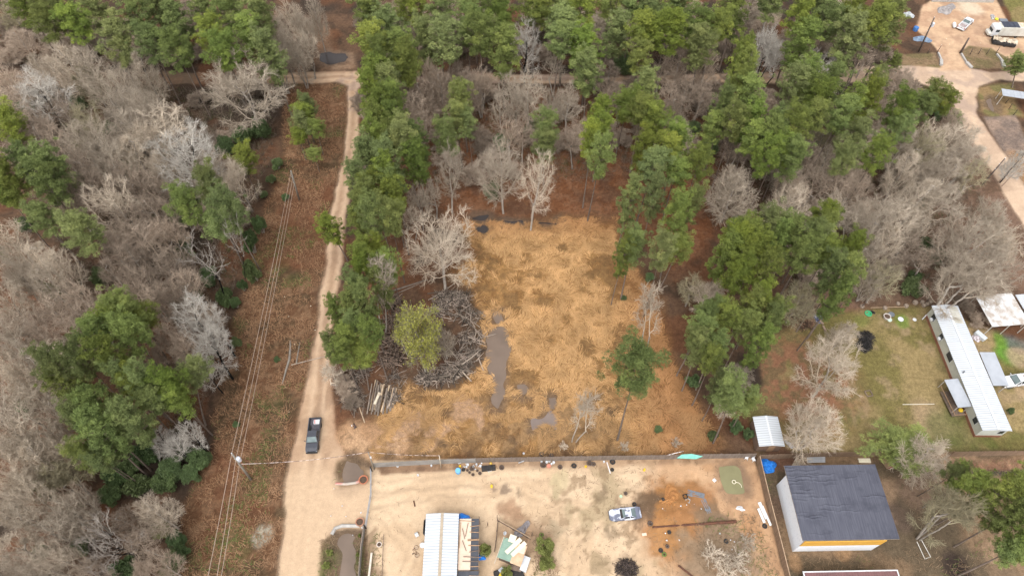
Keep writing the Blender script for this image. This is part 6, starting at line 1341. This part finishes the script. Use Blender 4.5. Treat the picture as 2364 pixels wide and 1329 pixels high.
pole_('fallen_trunk', 'long pale fallen trunk reaching onto the dirt road', (672, 842), (752, 822), .25, .25, .08, M('pale_log', (.42, .36, .30), (.3, .26, .22), 1.2, .9), 'fallen trunk', r2=.04)
pth = [(670, 786), (670, 805), (668, 830), (660, 855), (652, 885)]; W_ = [G3(*p, .25) for p in pth]; o = W_[0].copy()
single('fallen_trunk', MB().tube([p - o for p in W_], [.12, .18, .22, .18, .1], 9), M('bleached_log', (.25, .225, .19), (.16, .14, .12), 1.2, .9), 'grey bleached fallen trunk left of the dirt road', 'fallen trunk', tuple(o))
W_ = [G3(*p, .25) for p in ((692, 790), (688, 815), (684, 838))]; o = W_[0].copy(); single('fallen_trunk', MB().tube([p - o for p in W_], [.07, .11, .12], 8), M('bleached_log', (.40, .37, .32)), 'shorter grey fallen trunk beside the bleached one', 'fallen trunk', tuple(o))
pole_('iron_pipe', 'long rusty brown pipe lying across the clay', (1507, 1216), (1700, 1203), .35, .3, .14, RUST, 'pipe', r2=.24); pole_('iron_pipe', 'thinner rusty pipe bundled beside the long one', (1540, 1212), (1690, 1206), .3, .3, .08, RUST, 'pipe')
pole_('iron_pipe', 'rusty pipe slanting off the bottom of the yard', (1566, 1304), (1606, 1335), .2, .2, .14, RUST, 'pipe')
# ------------------------------------------------------------ yard clutter
def tyre(label, px_, py_, R=.33, mat=RUB, group=None, z=0):
    t = thing('tyre', label, 'tyre', (*G(px_, py_), z), 0, group); MB().torus((0, 0, .12), R - .1, .11, 18, 8).build('tread', mat, t, smooth=True); MB().lathe([(0, .03), (R - .14, .03), (R - .14, .05), (0, .05)], n=14).build('soil_fill', SOIL, t); return t
def pot(label, px_, py_, R=.3, h=.4, mat=TERR, soil=True, cat='pot', name='plant_pot', group=None):
    t = thing(name, label, cat, (*G(px_, py_), 0), 0, group); MB().lathe([(0, 0), (R * .72, 0), (R * .95, h), (R * 1.08, h), (R * 1.08, h * 1.1), (R * .86, h * 1.1), (R * .84, h * .8), (0, h * .8)], n=18).build('shell', mat, t, smooth=False)
    if soil: MB().lathe([(0, h * .82), (R * .82, h * .82), (R * .82, h * .86), (0, h * .88)], n=14).build('soil', SOIL, t)
    return t
pot('big terracotta planter at the top end of the tube gate', 840, 1109, .68, .5); pot('big terracotta planter at the bottom end of the tube gate', 832, 1206, .62, .5, M('faded_terracotta', (.40, .20, .13)))
pot('pale ring planter in the bed right of the sheet fence', 876, 1257, .36, .3, M('pale_ring', (.66, .58, .52)))
single('barrel', MB().lathe([(0, 0), (.40, 0), (.44, .3), (.44, .6), (.40, .9), (.34, .92), (0, .90)], n=20), M('sky_blue_plastic', (.12, .36, .66), (.16, .42, .70), 2, .4), 'sky blue plastic barrel below the grey fence', 'barrel', (*G(1058, 1089), 0))
def bucket(label, px_, py_, r=.17, h=.3, mat=WHP, name='bucket', cat='bucket', group='small litter below the grey fence', z=0):
    return single(name, MB().lathe([(0, 0), (r * .85, 0), (r, h), (r * .9, h), (r * .78, h * .25), (0, h * .25)], n=12), mat, label, cat, (*G(px_, py_), z), 0, group)
wl = [(918, 1076), (996, 1075), (965, 1097), (1060, 1068), (1063, 1067), (1077, 1078), (1080, 1073), (1093, 1077), (1100, 1072), (1109, 1076), (1128, 1077), (1128, 1087), (1133, 1085), (1250, 1066), (1262, 1067), (1268, 1065), (1273, 1071), (1278, 1068), (1394, 1066), (1209, 1047)]
wl.sort()
for i, (a_, b_) in enumerate(wl): bucket(f"small white tub in the litter below the grey fence, {nm_(i)} from the left", a_, b_, .17 if i % 3 else .22, .28)
for i, (a_, b_) in enumerate(((1062, 1076), (1133, 1070), (1352, 1077))): bucket(f"small yellow tub below the grey fence, {ORD[i]}", a_, b_, .2, .2, YEL)
for i, (a_, b_, r) in enumerate(((1070, 1084, .3), (1090, 1081, .42), (1158, 1079, .42), (1120, 1084, .3), (1254, 1073, .5), (1293, 1078, .38), (1325, 1075, .42), (1361, 1069, .45), (1370, 1071, .36), (1414, 1066, .45), (1250, 1048, .36), (1273, 1051, .34), (1413, 1084, .30))):
    tyre(f"{'wide' if r > .4 else 'small'} worn tyre by the grey fence, {WH[i]} in the row from the left" if i < 10 else ('small tyre behind the grey fence, left one', 'small tyre behind the grey fence, right one', 'small worn tyre below the white slanting plank')[i - 10], a_, b_, r, M('dusty_rubber', (.11, .08, .065), (.075, .055, .045), 3, .9) if i % 3 else RUB, 'tyres along the grey fence')
for i, (a_, b_, r) in enumerate(((1084, 1091, .2), (1092, 1096, .24), (1102, 1087, .2), (1108, 1093, .26), (1079, 1086, .2))):
    pot(f"small dark flower pot on the sand below the litter, {ORD[i]}", a_, b_, r, .25, M('dark_pot', (.10, .08, .075)) , True)
pot('red plastic basin beside the dark bag at the fence', 1267, 1076, .34, .2, M('salmon_plastic', (.55, .24, .17)), False, 'basin', 'basin')
single('cinder_block', MB().box((0, 0, .2), (2.2, .9, .35), bev=.05), DARKJ, 'dark crate heap among the litter below the grey fence', 'crate', (*G(1128, 1081), 0), .1)
plank('pipe', 'short white pipe leaning at the grey fence', (1197, 1068), (1210, 1063), .3, .6, .14, .14, GALV, 'pipe'); plank('plank', 'white plank slanting out from the grey fence', (1401, 1066), (1409, 1092), .5, .08, .16, .06, M('white_plank', (.62, .56, .54)), 'plank')
single('turquoise_panel', MB().add([(-2.1, -.35, 0), (.9, -.5, 0), (2.1, -.05, 0), (.4, .35, 0), (-1.2, .25, 0), (-2.1, -.35, .05), (.9, -.5, .05), (2.1, -.05, .05), (.4, .35, .05), (-1.2, .25, .05)], [(4, 3, 2, 1, 0), (5, 6, 7, 8, 9), (0, 1, 6, 5), (1, 2, 7, 6), (2, 3, 8, 7), (3, 4, 9, 8), (4, 0, 5, 9)]), TEAL, 'turquoise painted panel lying on top of the grey fence', 'panel', (*G(1592, 1052, 1.95), 1.95))
plank('pipe', 'white striped pipe slanting behind the grey fence', (1540, 1050), (1578, 1041), 1.9, 1.6, .1, .1, M('striped_pipe', (.75, .7, .66), (.25, .2, .18), 3, .6, lo=.48, hi=.52), 'pipe')
single('white_pad', MB().box((0, 0, .06), (.5, .5, .1), bev=.03), WHP, 'small white square pad left of the green pool', 'pad', (*G(1649, 1108), 0), .6)
t = thing('hose_float', 'pale hose with round float lying in the green pool', 'hose', (*G(1694, 1112), .08)); MB().torus((0, 0, .03), .28, .06, 16, 6).build('float', CREAM, t); MB().tube([(.3, -.05, .03), (.7, -.15, .05), (1.0, -.5, .04), (1.05, -.9, .04)], .05, 6).build('hose', CREAM, t)
for nm, p0, p1, wd in (('grey ribbed cover lying flat above the black bin', (1587, 1136), (1626, 1146), 1.0), ('grey ribbed cover lying diagonally right of the bins', (1622, 1152), (1638, 1184), .9)):
    a_ = G3(*p0, .1); b_ = G3(*p1, .1); o = (a_ + b_) / 2; m = MB().beam(a_ - o, b_ - o, wd, .08); d = (b_ - a_).normalized(); nr = Vector((-d.y, d.x, 0))
    for k in (-.3, 0, .3): m.beam(a_ - o + nr * k * wd + Vector((0, 0, .06)), b_ - o + nr * k * wd + Vector((0, 0, .06)), .1, .06)
    single('ribbed_cover', m, GREYP, nm, 'cover', tuple(o))
def open_bin(label, px_, py_, s_, h, mat, rz):
    m = MB(); w_ = .05
    for x_, y_, a_, b_ in ((0, s_ / 2, s_, w_), (0, -s_ / 2, s_, w_), (s_ / 2, 0, w_, s_ - .06), (-s_ / 2, 0, w_, s_ - .06)): m.box((x_, y_, h / 2), (a_, b_, h))
    m.box((0, 0, .05), (s_ - .08, s_ - .08, .06)); return single('open_bin', m, mat, label, 'bin', (*G(px_, py_), 0), rz)
open_bin('open black bin above the pale blue crate', 1581, 1147, .62, .5, BLACK, .2); open_bin('pale blue open crate below the black bin', 1587, 1156, .6, .3, M('pale_blue_plastic', (.42, .52, .56)), -.3)
tarp('pink and white crumpled rag beside the ribbed covers', 1602, 1164, 0, .4, .35, .2, 21, M('rag', (.7, .6, .62), (.45, .3, .33), 6, .8), name='rag'); tarp('white crumpled sheet on the sand near the right fence', 1709, 1173, 0, .35, .65, .25, 22, M('white_rag', (.72, .72, .74)), name='rag')
single('red_strip', MB().tube([(-.4, 0, .05), (0, .05, .08), (.45, .02, .05)], .07, 6), RED, 'small red strip left of the pink rag', 'strip', (*G(1585, 1169), 0))
for i, (a_, b_, w_, d_, mt, rz_, lb) in enumerate(((1510, 1194, .4, .75, PLYP, -.5, 'tan plank block right of the wrecked coupe'), (1594, 1216, .55, .7, PLY, -.3, 'yellowish board beside the rusty pipe'), (1487, 1233, .7, .4, PLYP, .1, 'pale box on the sand below the wrecked coupe'))): single('wood_block', MB().box((0, 0, .12), (w_, d_, .2), bev=.03), mt, lb, 'block', (*G(a_, b_), 0), rz_)
for i, (a_, b_, r, mt, lb) in enumerate(((1525, 1270, .34, RUB, 'black tyre lying beside the green one'), (1533, 1279, .36, M('mossy_rubber', (.12, .16, .04)), 'moss green tyre near the bottom of the clay'), (1540, 1261, .3, M('dusty_rubber', (.11, .08, .065)), 'dusty tyre above the moss green one'), (1544, 1229, .3, RUB, 'tyre just below the rusty pipe'), (1676, 1249, .36, RUB, 'black tyre among the grey brush'), (1500, 1209, .4, M('dusty_rubber', (.11, .08, .065)), 'rust coloured tyre at the left end of the rusty pipe'), (1530, 1153, .26, RUB, 'small dark tyre on the clay edge'), (1464, 1164, .34, RUB, 'tyre leaning by the coupe rear corner'),
        (1444, 1139, .3, M('dusty_rubber', (.11, .08, .065)), 'dusty tyre above the wrecked coupe'), (1250, 1234, .34, M('mossy_rubber', (.12, .16, .04)), 'mossy tyre on the sand above the shrub'), (1765, 1214, .38, RUB, 'dark tyre at the foot of the rail topped fence'))): tyre(lb, a_, b_, r, mt, z=ground_z(*G(a_, b_)))
pot('green lidded tub above the wrecked coupe', 1433, 1146, .22, .25, M('pale_green', (.45, .6, .42)), False, 'tub', 'tub')
single('fire_hydrant', MB().lathe([(0, 0), (.18, 0), (.18, .1), (.1, .12), (.1, .5), (.15, .52), (.12, .7), (0, .75)], n=12), YEL, 'yellow capped standpipe in the middle of the upper yard', 'standpipe', (*G(1487, 1085), 0)); single('standpipe', MB().lathe([(0, 0), (.2, 0), (.2, .1), (.11, .12), (.11, .5), (.2, .55), (.16, .7), (0, .75)], n=12), YEL, 'yellow standpipe right of the litter in the upper yard', 'standpipe', (*G(1135, 1123), 0))
pole_('branch', 'curved brown branch lying on the open sand', (955, 1155), (958, 1168), .06, .06, .1, RUST, 'branch')
# bicycle lying on the sand
t = thing('bicycle', 'rusty bicycle lying on its side by the long shed', 'bicycle', (*G(962, 1272), .08), 1.75)
for x_ in (-.55, .55): w_ = MB().torus((x_, 0, .02), .31, .025, 20, 6).build('wheel', M('rusty_tyre', (.16, .09, .065)), t); MB().tube([(x_ - .3, 0, .02), (x_ + .3, 0, .02)], .01, 4).tube([(x_, -.3, .02), (x_, .3, .02)], .01, 4).build('spokes', GALV, w_)
MB().tube([(-.55, 0, .05), (-.1, .0, .06), (.35, .42, .06), (-.2, .45, .06), (-.55, 0, .05)], .025, 6).tube([(-.1, 0, .06), (-.25, .55, .06)], .022, 6).tube([(.55, 0, .05), (.33, .5, .06)], .025, 6).build('frame', RUST, t)
MB().tube([(.2, .58, .02), (.33, .52, .08), (.42, .48, .2)], .022, 6).build('handlebar', RUST, t); MB().box((-.27, .58, .07), (.26, .12, .07), bev=.03).build('saddle', BLACK, t)
def chair(label, px_, py_, rz, mat=WHP, h=.45):
    t = thing('garden_chair', label, 'chair', (*G(px_, py_), 0), rz); MB().box((0, 0, h), (.5, .5, .05), bev=.02).build('seat', mat, t); MB().box((0, .25, h + .3), (.5, .05, .55), bev=.02).build('backrest', mat, t)
    for sx in (-1, 1):
        for sy in (-1, 1): MB().tube([(sx * .26, sy * .26, 0), (sx * .22, sy * .22, h)], .025, 5).build('leg', mat, t)
    return t
chair('white garden chair on the sand left of the long shed', 963, 1236, .5, M('faded_white', (.6, .62, .62))); chair('white chair in the fence corner by the rail topped fence', 1738, 1062, .3); chair('second white chair left of the corner one', 1722, 1058, -.4)
single('satellite_dish', MB().lathe([(0, 0), (.15, .01), (.3, .06), (.42, .14), (.42, .16), (.3, .08), (.15, .03), (0, .02)], n=18, rot=Matrix.Rotation(.6, 3, 'X')), WHP, 'white dish leaning on the wall of the long shed', 'dish', (*G(976, 1258), .3)); single('black_bag', MB().box((0, 0, .5), (.5, 2.2, 1.0), bev=.2), DARKJ, 'tall black sheeting against the left wall of the long shed', 'sheeting', (*G(981, 1215, .8), 0), 0)
# stacked white planks near the right fence
for i, (x_, y_, w_, l_, rz_) in enumerate(((1761, 1178, .5, 2.6, .3), (1757, 1190, .4, 2.2, .28), (1768, 1190, .35, 3.0, .3), (1772, 1202, .25, 1.6, .3))): single('sheet_board', MB().box((0, 0, .1 + .08 * i), (w_, l_, .07)), M('white_board', (.72, .74, .74), (.6, .62, .62), 2, .7), f"white panel stacked along the rail topped fence, {ORD[i]}", 'panel', (*G(x_, y_), 0), rz_ * .8, 'white panels by the fence')
for i, y_ in enumerate((1055.5, 1059, 1062.5, 1066)): plank('metal_sheet', f"pale metal strip stacked behind the dark roofed house, {('topmost', 'second', 'third', 'lowest')[i]}", (1863, y_ + 0), (1905, y_ - 1), .1 + .05 * i, .1 + .05 * i, .22, .05, GALV, 'metal strip', 'metal strips behind the house')
single('white_pallet', MB().box((0, 0, .1), (1.9, .7, .15)).box((0, 0, .22), (1.6, .1, .1)), CREAM, 'cream slab behind the right end of the dark roofed house', 'slab', (*G(1995, 1063), 0))
t = thing('small_hut', 'small tan hut with red side behind the lawn pine', 'hut', (*G(2052, 1068), 0), .35); MB().box((0, 0, .8), (1.9, 1.5, 1.6)).build('wall', M('tan_hut', (.36, .24, .16)), t); MB().box((0, 0, 1.68), (2.2, 1.8, .12)).build('roof', M('tan_roof', (.40, .31, .22)), t); MB().box((-.4, -.78, .7), (.7, .06, 1.2)).build('red_door', M('brick_red', (.32, .07, .045)), t)
tarp('cream rubble heap against the back of the dark roofed house', 1838, 1070, 0, 1.3, .5, .3, 25, M('cream_rubble', (.6, .55, .45), (.3, .2, .14), 4, .9), name='rubble_heap'); tarp('grey and white scrap beside the white shed', 1822, 1025, 0, .9, .35, .3, 26, M('shed_scrap', (.55, .56, .6), (.2, .2, .22), 4, .7), name='scrap')
# lawn clutter
pot('white rimmed brown tub on the lawn', 2045, 734, .62, .6, M('white_rim', (.56, .5, .46)), True, 'tub', 'tub'); pot('grey tub beside the white rimmed one', 2056, 728, .5, .4, GREYP, False, 'tub', 'tub')
for i, (a_, b_, r) in enumerate(((2053, 738, .45), (2079, 737, .5), (2111, 738, .34))): single('round_lid', MB().lathe([(0, .05), (r, .05), (r, .12), (0, .14)], n=18), M('mint_lid', (.50, .62, .56)) if i == 0 else WHP, ('pale mint round lid next to the tubs', 'larger white round lid on the lawn', 'small white round lid near the mobile home')[i], 'lid', (*G(a_, b_), 0))
single('paddling_pool', MB().torus((0, 0, .12), .55, .13, 20, 8).lathe([(0, .04), (.5, .04), (.5, .06), (0, .06)], n=18), GRNP, 'round green paddling pool on the lawn', 'paddling pool', (*G(2004, 724), 0)); tarp('small black plastic sheet beside the green pool', 2015, 721, 0, .5, .3, .15, 31, DARKJ, name='plastic_sheet')
for i, (a_, b_, r) in enumerate(((1989, 708, .4), (2042, 712, .38), (2072, 702, .34), (2091, 707, .4), (2112, 699, .46), (2128, 698, .36), (2132, 706, .36), (2139, 703, .34), (2147, 698, .34))): single('tree_stump', MB().lathe([(0, 0), (r * 1.1, 0), (r, .35), (r * .92, .4), (0, .42)], n=12), M('stump', (.28, .22, .17), (.18, .14, .11), 3, .9), f"cut stump along the lane above the lawn, {ORD[i]}", 'stump', (*G(a_, b_), 0), 0, 'stumps along the lane')
tarp('dark blue and white rubbish heap at the lane end', 1888, 733, 0, 1.3, .9, .4, 32, M('dark_rubbish', (.05, .06, .12), (.4, .4, .45), 3, .7, lo=.5, hi=.65), name='rubbish_heap')
for i, (p0, p1) in enumerate((((1890, 735), (1900, 748)), ((1900, 752), (1906, 764)))): pole_('log', ('brown log below the dark rubbish heap', 'shorter brown log on the grass below the first')[i], p0, p1, .2, .2, .22, M('brown_log', (.33, .24, .18)), 'log')
t = thing('fire_ring', 'square of low logs on the lawn', 'fire ring', (*G(2005, 908), 0), .2)
for x_, y_, a_, b_ in ((0, .5, 1.1, .16), (0, -.5, 1.1, .16), (.5, 0, .16, .8), (-.5, 0, .16, .8)): MB().box((x_, y_, .1), (a_, b_, .2), bev=.04).build('log', LUMD, t)
tarp('white and pink junk beside the mobile home', 2254, 780, 0, .9, .7, .4, 34, M('junk_mix', (.6, .55, .58), (.16, .12, .12), 3, .8, lo=.45, hi=.6), name='junk_heap'); single('white_appliance', MB().box((0, 0, .35), (.9, 2.0, .7), bev=.05), M('off_white', (.55, .58, .60)), 'white appliance lying beside the mobile home', 'appliance', (*G(2261, 777), 0), .55)
t = thing('swing_frame', 'low white swing frame in the bare yard at lower right', 'swing frame', (*G(2130, 1268), 0), .3)
for x_ in (-.5, .5): MB().tube([(x_, -1.2, 0), (x_ * .8, 1.2, .5)], .06, 6).build('leg', M('pale_post', (.55, .52, .47)), t)
MB().tube([(-.5, -1.2, .05), (.5, -1.2, .05)], .05, 6).build('crossbar', M('pale_post', (.55, .52, .47)), t)
single('propane_tank', MB().lathe([(0, -1.0), (.3, -.9), (.42, -.65), (.42, .65), (.3, .9), (0, 1.0)], n=16, rot=Matrix.Rotation(PI / 2, 3, 'X'), c=(0, 0, .5)), WHP, 'white gas tank beside the white pickup at the building site', 'gas tank', (*G(2201, 62), 0), -.3)
single('blue_drum', MB().lathe([(0, 0), (.6, 0), (.65, .5), (.6, 1.0), (0, 1.02)], n=16), M('blue_drum_paint', (.06, .17, .42)), 'blue drum above the faded tarp heap', 'drum', (*G(2112, 71), 0)); single('yellow_float', MB().lathe([(0, 0), (.4, .05), (.45, .25), (.3, .4), (0, .42)], n=14), M('lime_plastic', (.6, .62, .05)), 'lime yellow bucket beside the motorhome', 'bucket', (*G(2300, 46), 0))
single('grey_pallet', MB().box((0, 0, .1), (2.0, 1.2, .2)), GREYP, 'grey pallet above the motorhome', 'pallet', (*G(2316, 48), 0), -.1); tarp('white and grey junk left of the lime bucket', 2291, 40, 0, .5, 1.2, .5, 36, M('junk_grey', (.6, .58, .56), (.12, .12, .14), 4, .8), name='junk_heap')
# litter specks, each a countable scrap
rs2 = random.Random(50); sp_ = []
for zone, (x0, y0, x1, y1), n, w_ in (('in the yard clay', (1520, 1140, 1620, 1250), 8, 'white'), ('among the grey brush in the yard', (1640, 1215, 1720, 1290), 8, 'white'), ('in the litter strip below the fence', (1070, 1068, 1135, 1086), 12, 'white'), ('on the sand near the entrance', (760, 1110, 850, 1260), 8, 'white'), ('at the building site', (2150, 20, 2300, 110), 12, 'pale'), ('beside the dirt road', (655, 520, 760, 960), 8, 'pale')):
    pp = sorted([(rs2.uniform(x0, x1), rs2.uniform(y0, y1)) for _ in range(n)])
    for i, (a_, b_) in enumerate(pp): x_, y_ = G(a_, b_); s_ = rs2.uniform(.07, .15); single('scrap', MB().add([(-s_, -s_ * .6, 0), (s_, -s_ * .5, .03), (s_ * .7, s_, 0), (-s_ * .6, s_ * .8, .05), (0, 0, .14)], [(0, 1, 4), (1, 2, 4), (2, 3, 4), (3, 0, 4), (3, 2, 1, 0)]), WHP if w_ == 'white' else CREAM, f"tiny {w_} scrap {zone}, {ORD[i]}", 'scrap', (x_, y_, ground_z(x_, y_) + .03), rs2.uniform(0, 6), f'scraps {zone}')
# ------------------------------------------------------------ person
def person(label, px_, py_, rz, hgt=1.82):
    x_, y_ = G(px_, py_); t = thing('person', label, 'person', (x_, y_, ground_z(x_, y_)), rz)
    def skin(name, V, E, Rr, mat, root=0, sub=1):
        me = bpy.data.meshes.new(name); me.from_pydata(V, E, []); me.update(); o = bpy.data.objects.new(name, me); COL.objects.link(o); o.parent = t
        m = o.modifiers.new('skin', 'SKIN'); m.use_smooth_shade = True
        for i, r in enumerate(Rr): me.skin_vertices[0].data[i].radius = (r, r) if not isinstance(r, tuple) else r; me.skin_vertices[0].data[i].use_root = (i == root)
        s = o.modifiers.new('sub', 'SUBSURF'); s.levels = sub; s.render_levels = sub; me.materials.append(mat); return o
    SK = M('skin', (.35, .20, .14), (.31, .17, .12), 3, .6); TR = M('slate_trousers', (.075, .075, .10), (.055, .055, .075), 3, .85); JK = M('black_jacket', (.018, .018, .024), (.028, .028, .034), 3, .8)
    # body, facing -x: pelvis, spine, head, arms forward, legs in a small stride
    V = [(0, 0, .95), (0, 0, 1.15), (0, 0, 1.38), (0, 0, 1.52), (-.01, 0, 1.60), (-.02, 0, 1.70), (-.01, 0, 1.79)]; R_ = [(.15, .12), (.14, .11), (.17, .11), (.07, .07), (.065, .065), (.095, .085), (.06, .06)]; E = [(i, i + 1) for i in range(6)]
    for s in (-1, 1):
        i = len(V); V += [(0, s * .19, 1.43), (-.04, s * .24, 1.18), (-.27, s * .16, 1.13), (-.35, s * .13, 1.14)]; R_ += [.065, .05, .038, .034]; E += [(2, i), (i, i + 1), (i + 1, i + 2), (i + 2, i + 3)]
        for k, (dy, ln) in enumerate(((-.03, .085), (-.01, .10), (.01, .095), (.03, .075))):
            j = len(V); V += [(-.35 - ln * .6, s * .13 + dy, 1.145), (-.35 - ln, s * (.13) + dy - s * .015, 1.12)]; R_ += [.010, .008]; E += [(i + 3, j), (j, j + 1)]
        j = len(V); V += [(-.37, s * .08, 1.17)]; R_ += [.010]; E += [(i + 3, j)]
        i = len(V); ky = s * .11; st = s * .14; V += [(0, ky, .88), (-.03 + st * .4, ky, .50), (st, ky, .09), (st - .16, ky, .05)]; R_ += [.10, .065, .048, .04]; E += [(0, i), (i, i + 1), (i + 1, i + 2), (i + 2, i + 3)]
    k_ = hgt / 1.85; V = [(a * k_, b * k_, c * k_) for a, b, c in V]; skin('body', V, E, R_, SK, 0)
    # clothes follow the body
    Vj = [(0, 0, .98), (0, 0, 1.15), (0, 0, 1.38), (0, 0, 1.49)]; Rj = [(.18, .15), (.165, .13), (.20, .13), (.10, .09)]; Ej = [(0, 1), (1, 2), (2, 3)]
    for s in (-1, 1): i = len(Vj); Vj += [(0, s * .20, 1.42), (-.04, s * .25, 1.18), (-.25, s * .165, 1.13)]; Rj += [.085, .068, .055]; Ej += [(2, i), (i, i + 1), (i + 1, i + 2)]
    skin('jacket', [(a * k_, b * k_, c * k_) for a, b, c in Vj], Ej, Rj, JK, 0)
    Vt = [(0, 0, .98), (0, 0, .92)]; Rt = [(.165, .13), (.165, .14)]; Et = [(0, 1)]
    for s in (-1, 1): i = len(Vt); st = s * .14; Vt += [(0, s * .11, .82), (-.03 + st * .4, s * .11, .50), (st, s * .11, .14)]; Rt += [.12, .085, .07]; Et += [(1, i), (i, i + 1), (i + 1, i + 2)]
    skin('trousers', [(a * k_, b * k_, c * k_) for a, b, c in Vt], Et, Rt, TR, 0)
    for s in (-1, 1): st = s * .14; MB().box(((st - .06) * k_, s * .11, .05), (.29, .11, .1), bev=.03).build('shoe', BLACK, t)
    MB().lathe([(.10, -.02), (.105, .03), (.09, .09), (.05, .125), (0, .135)], (0.0, 0, 1.70 * k_), 14).build('hair', M('dark_hair', (.02, .015, .012)), t)
    MB().box((-.115 * k_, 0, 1.70 * k_), (.04, .03, .04), bev=.01).build('nose', SK, t); MB().box((-.098 * k_, 0, 1.655 * k_), (.02, .05, .012)).build('mouth', M('lips', (.28, .10, .09)), t)
    for s in (-1, 1): MB().box((-.098 * k_, s * .034, 1.725 * k_), (.015, .022, .012)).build('eye', BLACK, t); MB().box((0, s * .095, 1.70 * k_), (.04, .02, .055), bev=.008).build('ear', SK, t)
    return t
pr_ = person('person in black jacket and slate trousers standing by the log stack, holding a white device', 821.5, 988, .15)
p_ = pr_.matrix_basis @ Vector((-.43, 0, 1.15)); single('handheld_device', MB().box((0, 0, 0), (.14, .24, .04), bev=.01), WHP, 'white handheld device held by the person', 'device', tuple(p_), .15)
